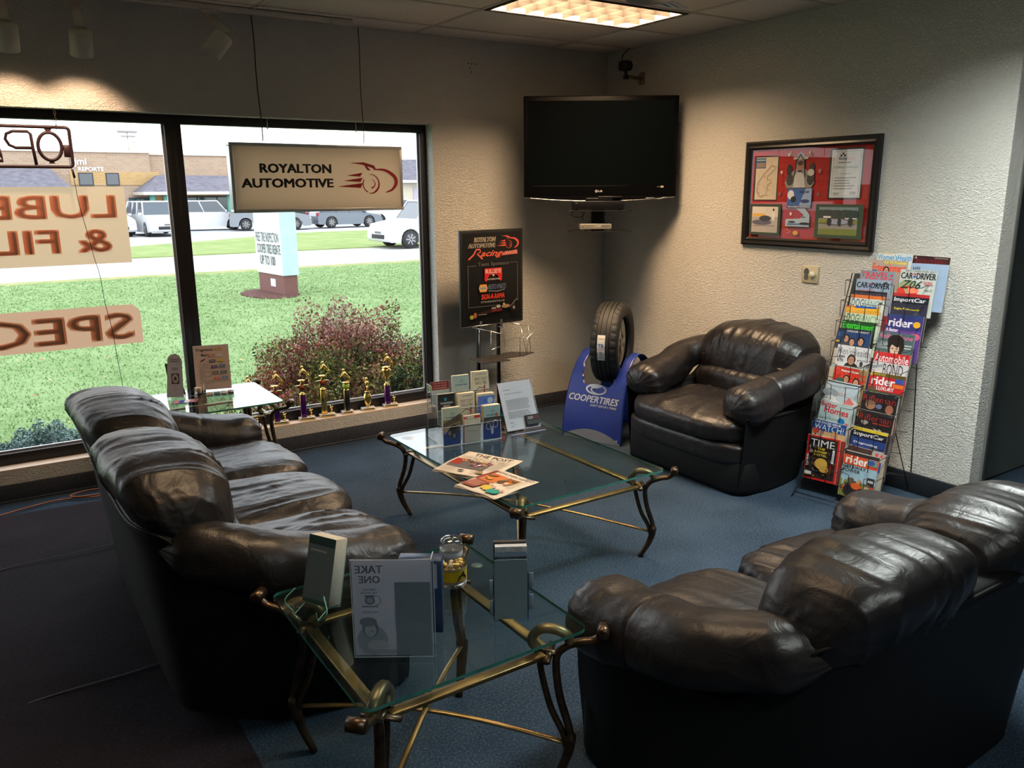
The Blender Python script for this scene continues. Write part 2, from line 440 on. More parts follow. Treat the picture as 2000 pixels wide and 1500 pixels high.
# ------------------------------------------------------------------ noise for folds (numpy)
_rs = np.random.RandomState(5); _tab = _rs.rand(64, 64, 64)
def vnoise(x, y, z):
    xi = np.floor(x).astype(int); yi = np.floor(y).astype(int); zi = np.floor(z).astype(int)
    fx, fy, fz = x - xi, y - yi, z - zi
    fx = fx * fx * (3 - 2 * fx); fy = fy * fy * (3 - 2 * fy); fz = fz * fz * (3 - 2 * fz)
    r = 0
    for i in (0, 1):
        for j in (0, 1):
            for k in (0, 1):
                w_ = (fx if i else 1 - fx) * (fy if j else 1 - fy) * (fz if k else 1 - fz)
                r = r + w_ * _tab[(xi + i) % 64, (yi + j) % 64, (zi + k) % 64]
    return r
def folds(x, y, z, f, seed=0.0, sharp=2.0):
    """ridged stripes; f = frequencies per axis"""
    wx = vnoise(x * 3 + seed, y * 3, z * 3) * 1.3
    a = vnoise(x * f[0] + wx + seed * 1.7, y * f[1] + wx + 11, z * f[2] + 5)
    b = vnoise(x * f[0] * 2.1 + seed + wx, y * f[1] * 1.7 + 3, z * f[2] * 1.7 + 9)
    r1 = 1 - np.abs(2 * a - 1); r2 = 1 - np.abs(2 * b - 1)
    return (r1 ** sharp) * 0.7 + (r2 ** sharp) * 0.3
def grid_mesh(name, P, nu, nv, m, parent=None, closed_u=False, loc=None):
    """P: array (nv, nu, 3)"""
    me = bpy.data.meshes.new(name)
    fs = []
    for j in range(nv - 1):
        for i in range(nu if closed_u else nu - 1):
            i2 = (i + 1) % nu
            fs.append((j * nu + i, j * nu + i2, (j + 1) * nu + i2, (j + 1) * nu + i))
    me.from_pydata([tuple(p) for p in P.reshape(-1, 3)], [], fs)
    me.materials.append(m); me.polygons.foreach_set('use_smooth', [True] * len(me.polygons)); me.update()
    o = bpy.data.objects.new(name, me); COL.objects.link(o)
    if parent is not None: o.parent = parent
    if loc is not None: o.location = loc
    return o
def pillow(name, half, k, N, deform, wr, m, parent):
    """puffy closed cushion: cube grid pushed to a superellipsoid, then displaced by wr along its normal, then deform"""
    t = np.linspace(-1, 1, N); t = np.sign(t) * np.abs(t) ** 0.9
    idx = {}; V = []; F = []
    faces = []
    for ax in range(3):
        for sg in (-1, 1):
            A, B = np.meshgrid(t, t, indexing='ij')
            p = np.zeros((N, N, 3)); p[..., ax] = sg; p[..., (ax + 1) % 3] = A; p[..., (ax + 2) % 3] = B
            faces.append((p, sg))
    off = 0
    for p, sg in faces:
        V.append(p.reshape(-1, 3))
        for i in range(N - 1):
            for j in range(N - 1):
                q = (off + i * N + j, off + (i + 1) * N + j, off + (i + 1) * N + j + 1, off + i * N + j + 1)
                F.append(q if sg > 0 else q[::-1])
        off += N * N
    V = np.concatenate(V)
    kk = np.array(k if isinstance(k, (tuple, list)) else (k, k, k), float)
    L = (np.abs(V) ** kk[0]).sum(1) ** (1 / kk[0])
    U = V / L[:, None]
    nrm = np.sign(U) * np.abs(U) ** (kk[0] - 1) / np.array(half)
    nrm /= np.linalg.norm(nrm, axis=1)[:, None] + 1e-9
    P = U * np.array(half)
    P = P + nrm * wr(P, U)[:, None]
    P = deform(P)
    key = np.round(V, 6); _, first, inv = np.unique(key, axis=0, return_index=True, return_inverse=True)
    inv = inv.ravel()
    me = bpy.data.meshes.new(name)
    me.from_pydata([tuple(p) for p in P[first]], [], [tuple(int(inv[i]) for i in f) for f in F])
    me.materials.append(m); me.polygons.foreach_set('use_smooth', [True] * len(me.polygons)); me.update()
    o = bpy.data.objects.new(name, me); COL.objects.link(o); o.parent = parent
    return o

# ================================================================== THE SETTING
XL, XR2, YB = -7.2, 3.0, -8.0          # left wall, far side of the next room, back wall
WJ, WL, WS, WH = -1.648, -6.9, 0.20, 2.281   # window opening: right jamb, left jamb, sill, head
m = MB(); m.box((XL, YB, -0.05), (XR2, 0.0, 0.0), M_CARPET); struct(m.build('floor'))
m = MB()
m.box((WJ, 0.0, -0.30), (0.15, 0.20, CEIL + 0.1), M_WALL)
m.box((XL - 0.15, 0.0, WH), (WJ, 0.20, CEIL + 0.1), M_WALL)
m.box((XL - 0.15, 0.0, -0.30), (WJ, 0.20, WS - 0.012), M_WALL)
m.box((XL - 0.15, 0.0, WS - 0.012), (WL, 0.20, WH), M_WALL)
struct(m.build('wall_front'))
m = MB(); m.box((0.0, -3.28, 0), (0.106, 0.0, CEIL + 0.1), M_WALL); struct(m.build('wall_right'))
m = MB(); m.box((XL - 0.15, YB, 0), (XL, 0.0, CEIL + 0.1), M_WALL); struct(m.build('wall_left'))
m = MB(); m.box((XL - 0.15, YB - 0.15, 0), (XR2 + 0.15, YB, CEIL + 0.1), M_WALL); struct(m.build('wall_back'))
M_DARKW = mat('dark_grey_green_paint', (0.15, 0.17, 0.165), 0.6, bump=0.1)
m = MB(); m.box((0.15, -3.10, 0.012), (XR2, -2.98, CEIL + 0.1), M_DARKW); struct(m.build('wall_passage'))
m = MB(); m.box((XR2, YB, 0), (XR2 + 0.15, -2.98, CEIL + 0.1), M_DARKW); struct(m.build('wall_passage_end'))
M_TRIM = mat('grey_painted_trim', (0.20, 0.195, 0.18), 0.5)
m = MB(); m.rbox((0.106, -3.295, 0.0), (0.150, -2.98, CEIL), M_TRIM, 0.004); struct(m.build('trim_1'))
m = MB(); m.box((WL, 0.0, WS - 0.012), (WJ, 0.10, WS), M_SILL); struct(m.build('trim_2'))
# carpet turned up the walls as a base
m = MB(); m.rbox((XL, -0.014, 0.0), (-0.001, -0.001, 0.11), M_COVE, 0.004)
pts = [(XL, -0.012), (-0.005, -0.012)]
m.tube([(XL, -0.016, 0.006), (-0.01, -0.016, 0.006)], 0.008, M_COVE, 6)
struct(m.build('baseboard_front'))
m = MB(); m.rbox((-0.014, -3.27, 0.0), (-0.001, -0.014, 0.125), mat('dark_vinyl_base', (0.012, 0.014, 0.018), 0.5), 0.003); struct(m.build('baseboard_right'))
# a few screw holes left in the plaster over the sign stand
m = MB()
for px_, pz in ((-1.33, 2.722), (-1.30, 2.722), (-1.262, 2.722), (-1.318, 2.69), (-1.305, 2.665)):
    m.box((px_ - 0.004, -0.0012, pz - 0.005), (px_ + 0.004, 0.0, pz + 0.005), M_BLACKM)
h = m.build('screw_hole', bpy.data.objects['wall_front'])

# ceiling: tee grid and tiles
ceil = empty_struct('ceiling')
XS = [0.0, -0.583] + [-0.583 - 1.191 * i for i in range(1, 7)]
YS = [0.0, -0.306] + [-0.306 - 0.609 * i for i in range(1, 14)]
m = MB()
for x in XS: m.box((x - 0.012, YB, CEIL), (x + 0.012, 0, CEIL + 0.012), M_GRID)
for y in YS: m.box((XL, y - 0.012, CEIL), (0.0, y + 0.012, CEIL + 0.012), M_GRID)
m.box((0.0, YB, CEIL), (XR2, -2.98, CEIL + 0.02), M_TILE)
m.build('tee_grid', ceil)
m = MB(); m.box((XL - 0.15, YB - 0.15, CEIL + 0.22), (XR2 + 0.15, 0.2, CEIL + 0.3), M_TILE); m.build('roof_deck', ceil)
_tile_me = {}
FIX = [(-1.18, -1.22), (-1.18, -3.66), (-3.56, -3.05), (-3.56, -6.10)]
def is_fix(x0, x1, y0, y1):
    return any(x0 < fx < x1 and y0 < fy < y1 for fx, fy in FIX)
xs = sorted(XS + [XL]); ys = sorted([y for y in YS if y > YB] + [YB])
fixcells = []
for i in range(len(xs) - 1):
    for j in range(len(ys) - 1):
        x0, x1, y0, y1 = xs[i] + 0.012, xs[i + 1] - 0.012, ys[j] + 0.012, ys[j + 1] - 0.012
        if x1 - x0 < 0.05 or y1 - y0 < 0.05: continue
        if is_fix(x0, x1, y0, y1): fixcells.append((x0, x1, y0, y1)); continue
        k = (round(x1 - x0, 3), round(y1 - y0, 3))
        if k not in _tile_me:
            q = MB(); q.rbox((-k[0] / 2, -k[1] / 2, 0), (k[0] / 2, k[1] / 2, 0.012), M_TILE, 0.003, seg=1); _tile_me[k] = q.mesh('ceiling_tile')
        o = bpy.data.objects.new('ceiling_tile', _tile_me[k]); COL.objects.link(o); o.parent = ceil
        o.location = ((x0 + x1) / 2, (y0 + y1) / 2, CEIL + 0.004)

# ceiling troffers with white louvres
M_LOUVRE = mat('housing_white', (0.80, 0.76, 0.70), 0.5, var=0.03)
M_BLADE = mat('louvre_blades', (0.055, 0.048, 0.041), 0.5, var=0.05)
def lampmat(name, col, s):
    mm = mat(name, (0.8, 0.8, 0.8), 0.5, emit=col, estr=s); return mm
lab = ['lit ceiling light with white grid louvre above the corner television', 'ceiling light over the magazine rack end of the room', 'ceiling light above the left sofa', 'ceiling light at the back of the room']
fixcells.sort(key=lambda c: -c[3])
for (x0, x1, y0, y1) in fixcells:
    cx, cy = (x0 + x1) / 2, (y0 + y1) / 2
    li = min(range(4), key=lambda k: (LIGHTS[k][0] - cx) ** 2 + (LIGHTS[k][1] - cy) ** 2)
    lx, ly, pw, col = LIGHTS[li]
    t = thing('ceiling_light', lab[li], 'ceiling light', (cx, cy, CEIL))
    hx, hy = (x1 - x0) / 2 - 0.004, (y1 - y0) / 2 - 0.004
    m = MB(); T = 0.008; H = 0.13
    m.box((-hx, -hy, H), (hx, hy, H + T), M_LOUVRE)
    for a, b in (((-hx, -hy, 0), (hx, -hy + T, H)), ((-hx, hy - T, 0), (hx, hy, H)), ((-hx, -hy + T, 0), (-hx + T, hy - T, H)), ((hx - T, -hy + T, 0), (hx, hy - T, H))): m.box(a, b, M_LOUVRE)
    m.build('housing', t)
    m = MB(); T = 0.022
    for a, b in (((-hx, -hy, -0.006), (hx, -hy + T, 0)), ((-hx, hy - T, -0.006), (hx, hy, 0)), ((-hx, -hy + T, -0.006), (-hx + T, hy - T, 0)), ((hx - T, -hy + T, -0.006), (hx, hy - T, 0))): m.box(a, b, M_BLACKM)
    m.build('rim', t)
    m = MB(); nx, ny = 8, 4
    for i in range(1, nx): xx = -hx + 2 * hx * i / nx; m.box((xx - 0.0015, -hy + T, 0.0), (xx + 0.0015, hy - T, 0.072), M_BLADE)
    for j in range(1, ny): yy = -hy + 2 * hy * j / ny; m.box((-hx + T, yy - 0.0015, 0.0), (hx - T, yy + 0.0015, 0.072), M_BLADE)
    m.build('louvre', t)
    for j in (-1, 1):
        m = MB(); yy = j * hy * 0.45
        m.tube([(-hx + 0.05, yy, 0.105), (hx - 0.05, yy, 0.105)], 0.013, lampmat('tube_%d' % li, col, 2.2), 8); m.build('fluorescent_tube', t)
    L = area('troffer_light', (cx, cy, CEIL + 0.088), 2 * hx - 0.08, 2 * hy - 0.08, pw, col)
    L.data.spread = R(165)

# windows
def window(name, x0, x1):
    t = empty_struct(name)
    y0, y1 = 0.10, 0.165; F = 0.05
    m = MB()
    m.rbox((x0, y0, WS - 0.010), (x1, y1, WS + 0.07), M_FRAMEB, 0.004); m.rbox((x0, y0, WH - 0.055), (x1, y1, WH), M_FRAMEB, 0.004)
    m.rbox((x0, y0, WS + 0.07), (x0 + F, y1, WH - 0.055), M_FRAMEB, 0.004); m.rbox((x1 - F, y0, WS + 0.07), (x1, y1, WH - 0.055), M_FRAMEB, 0.004)
    m.build('window_frame', t)
    m = MB(); sB = mat('aluminium_bead', (0.55, 0.55, 0.58), 0.35, metal=0.5)
    m.box((x0 + F, 0.135, WS + 0.07), (x1 - F, 0.15, WS + 0.082), sB); m.box((x1 - F - 0.012, 0.135, WS + 0.07), (x1 - F, 0.15, WH - 0.055), sB); m.box((x0 + F, 0.135, WS + 0.07), (x0 + F + 0.006, 0.15, WH - 0.055), sB)
    m.build('glazing_bead', t)
    m = MB(); m.add([(x0 + F, 0.140, WS + 0.07), (x1 - F, 0.140, WS + 0.07), (x1 - F, 0.140, WH - 0.055), (x0 + F, 0.140, WH - 0.055)], [(0, 1, 2, 3)], M_WINDOW)
    m.build('pane', t)
window('window_1', -3.43, WJ)
window('window_2', -5.40, -3.43)
window('window_3', WL, -5.40)

# dark violet runner spread over the carpet on the left
N1, N2 = 90, 120
xs_ = np.linspace(-6.9, -4.03, N1); ys_ = np.linspace(-7.0, -0.27, N2)
A, B = np.meshgrid(xs_, ys_)
Z = 0.006 + 0.012 * folds(A, B, A * 0, (0.5, 2.2, 1), 2.0, 3.0) + 0.006 * vnoise(A * 2, B * 3, A * 0)
edge = np.minimum(1, np.minimum((-4.03 - A) / 0.08, (-0.27 - B) / 0.06)); Z = 0.003 + (Z) * np.clip(edge, 0, 1)
B2 = B + 0.012 * np.sin(A * 5) * (B > -0.4)
o = grid_mesh('floor_runner', np.stack([A, B2, Z], -1), N1, N2, M_CLOTH)
tag(o, 'dark violet cloth runner with creases covering the carpet behind the left sofa', 'runner')
m = MB()
for y0_, c in ((-2.40, 0), (-1.08, 0)):
    m.tube([(-6.85 + i * 0.06, y0_ + 0.006 * math.sin(i * 0.7), 0.016 + 0.006 * math.sin(i * 0.33) + 0.003) for i in range(46)], 0.0022, mat('runner_seam_thread', (0.12, 0.10, 0.13), 0.8), 5)
m.build('seam', o)
P = spline([(-5.3, -0.62, 0.03), (-4.9, -0.40, 0.03), (-4.651, -0.26, 0.014), (-4.50, -0.20, 0.012), (-4.38, -0.17, 0.012), (-4.27, -0.18, 0.012), (-4.19, -0.22, 0.012), (-4.12, -0.23, 0.013), (-4.06, -0.17, 0.013), (-4.10, -0.10, 0.013), (-4.20, -0.09, 0.014), (-4.28, -0.15, 0.02), (-4.22, -0.21, 0.022), (-4.05, -0.22, 0.02), (-3.90, -0.14, 0.01), (-3.5, -0.07, 0.01)], 8)
m = MB(); m.tube(P, 0.005, mat('orange_cord', (0.30, 0.09, 0.03), 0.5), 6)
tag(m.build('extension_cord'), 'orange brown extension cord coiled on the floor behind the left sofa', 'cord')

# ================================================================== LEATHER SEATS
def shell_path(Wf, Wb):
    c = [(-Wf / 2 + 0.09, 0.38), (-Wf / 2 + 0.05, 0.15), (-(Wf + Wb) / 4 + 0.0, -0.14), (-Wb / 2 - 0.01, -0.30), (-Wb / 2 + 0.10, -0.375), (-Wb / 4, -0.39), (0, -0.39)]
    c = c + [(-x, y) for x, y in reversed(c[:-1])]
    return spline([(x, y, 0) for x, y in c], 8)
def make_seat(name, label, cat, loc, rot, Wf, Wb, nback, nseat, lumbar, group=None, seed=0.0, sdy=0.0, adz=0.0, bdz=0.0):
    t = thing(name, label, cat, loc, rot, group)
    # outer shell: sides and back in one skin
    pa = shell_path(Wf, Wb); n = len(pa)
    rows = 15; P = np.zeros((rows, n, 3))
    for i, p in enumerate(pa):
        tg = (pa[min(i + 1, n - 1)] - pa[max(i - 1, 0)]).normalized(); out = Vector((tg.y, -tg.x, 0))
        if out.dot(Vector((p.x, p.y + 0.2, 0))) < 0: out = -out
        back = max(0.0, min(1.0, (-0.17 - p.y) / 0.20)); back = back * back * (3 - 2 * back)
        zt = 0.50 + 0.245 * back; lean = 0.045 + 0.050 * back
        ends = min(1, min(i, n - 1 - i) / 4)
        prof = [(0.0, 0.02), (0.0, 0.05), (0.10, 0.30), (0.35, 0.55), (0.6, 0.8), (0.85, 0.93), (1.0, 0.985), (0.9, 1.0), (0.3, 1.0)]
        pr = []
        for a, zz in prof: pr.append((lean * a, zt * zz))
        pr += [(lean * 0.3 - 0.05, zt), (lean * 0.1 - 0.09, zt * 0.97), (-0.11, zt * 0.8), (-0.12, zt * 0.5), (-0.12, 0.2), (-0.12, 0.02)]
        for r_, (a, zz) in enumerate(pr):
            bul = 0.012 * math.sin(zz / zt * PI) if a >= 0 else 0
            q = p + out * (a + bul); P[r_, i] = (q.x, q.y, zz)
    grid_mesh('shell', P, n, rows, M_SHELL, t)
    # piping round the top outer edge
    m = MB(); m.tube([tuple(P[6, i]) for i in range(n)], 0.006, M_SHELL, 6); m.build('piping', t)
    # plinth and padded band run the full width under the arms
    wo = Wf / 2 - 0.055; wi = Wf / 2 - 0.20
    def round_base(name, hx, y0, y1, z0, z1, rc):
        poly = []
        for (sx_, sy_, a0) in ((1, 1, 0), (-1, 1, 90)):
            for k in range(7):
                a = R(a0 + 90 * k / 6); poly.append((sx_ * (hx - rc) + rc * math.cos(a), (y1 - rc) + rc * math.sin(a)))
        poly += [(-hx, 0.12), (-(Wb / 2 - 0.06), y0), (Wb / 2 - 0.06, y0), (hx, 0.12)]
        mm = MB(); n_ = len(poly); lv = [(z0, 0.0), (z0 + 0.02, 0.006), (z1 - 0.03, 0.006), (z1, -0.015)]
        cy_ = (y0 + y1) / 2; vs = []
        for z, g in lv:
            for (px_, py_) in poly: vs.append((px_ * (1 + g / hx), cy_ + (py_ - cy_) * (1 + g / (y1 - y0)), z))
        fs = [(j * n_ + i, j * n_ + (i + 1) % n_, (j + 1) * n_ + (i + 1) % n_, (j + 1) * n_ + i) for j in range(len(lv) - 1) for i in range(n_)]
        fs += [tuple(range(n_ - 1, -1, -1)), tuple((len(lv) - 1) * n_ + i for i in range(n_))]
        mm.add(vs, fs, M_SHELL, True); return mm.build(name, t)
    round_base('plinth', wo, -0.30, 0.40, 0.015, 0.23, 0.10)
    def bdef(P_):
        Q = P_.copy(); Q[:, 0] *= 1 - 0.10 * np.clip(-Q[:, 1] / 0.10 + 0.6, 0, 1); Q[:, 1] += 0.275 - 0.05 * (Q[:, 0] / wo) ** 4; Q[:, 2] += 0.255; return Q
    pillow('front_band', (wo - 0.006, 0.18, 0.072), 5.5, 40, bdef, lambda P_, U: 0.004 * folds(P_[:, 0], P_[:, 1], P_[:, 2], (14, 2, 3), seed + 3), M_LEATHER, t)
    # seat cushions; the outer ones spread in front of the arms
    sw = 2 * (wi + 0.015) / nseat
    for k in range(nseat):
        cx = -wi - 0.015 + sw * (k + 0.5)
        def sdef(P_, cx=cx, k=k):
            Q = P_.copy()
            front = np.clip((Q[:, 1] - 0.05) / 0.3, 0, 1)
            Q[:, 2] += 0.014 * np.cos(np.clip(Q[:, 0] / sw, -.5, .5) * PI) - 0.020 * front ** 2
            ex = 0.14 * np.clip((Q[:, 1] - 0.12) / 0.14, 0, 1) ** 1.5
            if k == 0: Q[:, 0] -= ex * np.clip(-Q[:, 0] / (sw / 2), 0, 1)
            if k == nseat - 1: Q[:, 0] += ex * np.clip(Q[:, 0] / (sw / 2), 0, 1)
            Q[:, 1] -= 0.07 * (np.abs(Q[:, 0] + cx) / wo) ** 4 * (Q[:, 1] > 0)
            Q[:, 0] += cx; Q[:, 1] += 0.10 + sdy; Q[:, 2] += 0.392 + sdy * 0.2; return Q
        def swr(P_, U, k=k):
            f1 = folds(P_[:, 0] + 0.12 * P_[:, 1], P_[:, 1], P_[:, 2], (13, 3.0, 2), seed + k * 3.1, 2.8) * (0.25 + 1.5 * vnoise(P_[:, 0] * 5 + seed, P_[:, 1] * 6, P_[:, 2]))
            edge = np.clip(np.abs(U[:, 0]) ** 6 + np.abs(U[:, 1]) ** 8, 0, 1)
            puck = folds(P_[:, 0], P_[:, 1], P_[:, 2], (30, 30, 4), seed + k + 7, 2.0)
            return 0.016 * f1 * (1 - 0.4 * edge) + 0.005 * puck * edge - 0.005
        pillow('seat_cushion', (sw / 2 + 0.004, 0.385, 0.095), 3.6, 58, sdef, swr, M_LEATHER, t)
    # lower lumbar roll
    if lumbar:
        def ldef(P_):
            Q = P_.copy(); Q[:, 1] += -0.17; Q[:, 2] += 0.53; return Q
        pillow('lumbar_roll', (wi + 0.02, 0.10, 0.10), 3.0, 44, ldef, lambda P_, U: 0.006 * folds(P_[:, 0], P_[:, 1], P_[:, 2], (16, 3, 5), seed + 5) - 0.012 * np.exp(-(P_[:, 0] / 0.012) ** 2), M_LEATHER, t)
    # back cushions rolling over the top of the back
    bw = (Wb + 0.10) / nback
    for k in range(nback):
        cx = -(Wb + 0.10) / 2 + bw * (k + 0.5)
        def bkd(P_, cx=cx):
            Q = P_.copy(); z = Q[:, 2]; 
            Q[:, 1] *= 1.0 + 0.28 * np.clip(z / 0.2, -1, 1)
            Q[:, 1] -= 0.26 * (z + 0.05) + 0.25 * np.clip(z, 0, 1) ** 2 * 1.6
            Q[:, 2] = z - 0.03 * (np.abs(Q[:, 0]) / (bw / 2)) ** 3 * (z > 0)
            Q[:, 0] += cx; Q[:, 1] += -0.272; Q[:, 2] += 0.70 + bdz; return Q
        def bkw(P_, U, k=k):
            f1 = folds(P_[:, 0] + 0.25 * P_[:, 2], P_[:, 1], P_[:, 2], (12.5, 2.4, 3.0), seed + k * 5.3 + 1, 3.0) * (0.15 + 1.7 * vnoise(P_[:, 0] * 6 + seed, P_[:, 1] * 6, P_[:, 2] * 7) ** 1.3)
            e = np.clip(np.abs(U[:, 0]) ** 5, 0, 1)
            pk = folds(P_[:, 0], P_[:, 1], P_[:, 2], (6, 26, 26), seed + k * 2 + 4, 2.0)
            seam = np.exp(-((P_[:, 0] - 0.03) / 0.006) ** 2) + np.exp(-((P_[:, 0] + 0.03) / 0.02) ** 2) * 0.6
            return 0.014 * f1 * (1 - 0.6 * e) + 0.007 * pk * e - 0.007 * seam * (nback > 1) - 0.004
        pillow('back_cushion', (bw / 2 + 0.006, 0.170, 0.235), 2.9, 64, bkd, bkw, M_LEATHER, t)
    # arm pillows: thick rolls falling from the back corners to the front
    for s in (-1, 1):
        ctrl = [(s * (Wb / 2 - 0.01), -0.405, 0.725 + adz), (s * (Wb / 2 + 0.06), -0.265, 0.705 + adz), (s * ((Wf + Wb) / 4 + 0.015), -0.09, 0.655 + adz), (s * (Wf / 2 - 0.130), 0.09, 0.598 + adz), (s * (Wf / 2 - 0.135), 0.25, 0.558 + adz), (s * (Wf / 2 - 0.155), 0.395 - adz * .8, 0.528 + adz * .7)]
        pp = spline(ctrl, 14); npth = len(pp); nu = 56
        Q = np.zeros((npth, nu, 3))
        for i, p in enumerate(pp):
            tg = (pp[min(i + 1, npth - 1)] - pp[max(i - 1, 0)]).normalized(); side = Vector((0, 0, 1)).cross(tg).normalized(); up = tg.cross(side)
            q = i / (npth - 1)
            sc = min(1.0, math.sin(min(1, q * 5 + 0.10) * PI / 2)) * (math.sqrt(max(0.0, 1 - max(0, (q - 0.86) / 0.14) ** 2.2)) * 0.97 + 0.03)
            rx = (0.088 + 0.068 * q) * sc; rz = (0.080 + 0.039 * q) * sc
            for j in range(nu):
                a = 2 * PI * j / nu; ca, sa = math.cos(a), math.sin(a)
                ee = (abs(ca) ** 2.4 + abs(sa) ** 2.4) ** (-1 / 2.4)
                Q[i, j] = p + side * (rx * ca * ee) + up * (rz * sa * ee) - Vector((0, 0, 1)) * (0.03 * abs(ca) ** 3 * sc)
        C = Q.mean(1, keepdims=True); D = Q - C; Ln = np.linalg.norm(D, axis=2, keepdims=True) + 1e-6
        qq = np.linspace(0, 1, npth)[:, None]
        x, y, z = Q[..., 0], Q[..., 1], Q[..., 2]
        fr = folds(x, y, z, (14, 9, 14), seed + s + 9, 2.2)
        ang = np.linspace(0, 2 * PI, nu, endpoint=False)[None, :] + 0 * qq
        pk = (0.5 + 0.5 * np.cos(ang * 17 + 3 * vnoise(ang * 2, qq * 3 + 0 * ang, 0 * ang))) ** 2
        endw = np.clip((qq - 0.78) / 0.2, 0, 1) + np.clip((0.12 - qq) / 0.12, 0, 1)
        seam = np.exp(-((qq - 0.60) / 0.008) ** 2)
        dsp = 0.010 * fr * (0.35 + 0.65 * np.clip(np.abs(qq - 0.5) * 2.4, 0, 1)) - 0.010 * pk * endw - 0.006 * seam
        Q = Q + D / Ln * dsp[..., None] * np.clip(Ln / 0.05, 0, 1)
        Q = np.concatenate([Q[:, ::1], ], 0)
        grid_mesh('arm_pillow', Q, nu, npth, M_LEATHER, t, closed_u=True)
    return t
make_seat('sofa', 'long black leather sofa on the left with its back to the violet runner', 'sofa', (-3.80, -2.015, 0), R(-90), 2.16, 1.60, 2, 3, True, 'black leather sofas', 1.0, 0.045, -0.055, 0.0)
make_seat('sofa', 'black leather loveseat at the front right with its dark back to the camera', 'sofa', (-2.385, -4.06, 0), 0.0, 1.62, 1.14, 2, 2, True, 'black leather sofas', 4.0, 0.0, -0.055, -0.035)
make_seat('armchair', 'black leather armchair against the right wall between tyre stand and magazine rack', 'armchair', (-0.555, -1.93, 0), R(90), 1.14, 0.78, 1, 1, True, None, 8.0)

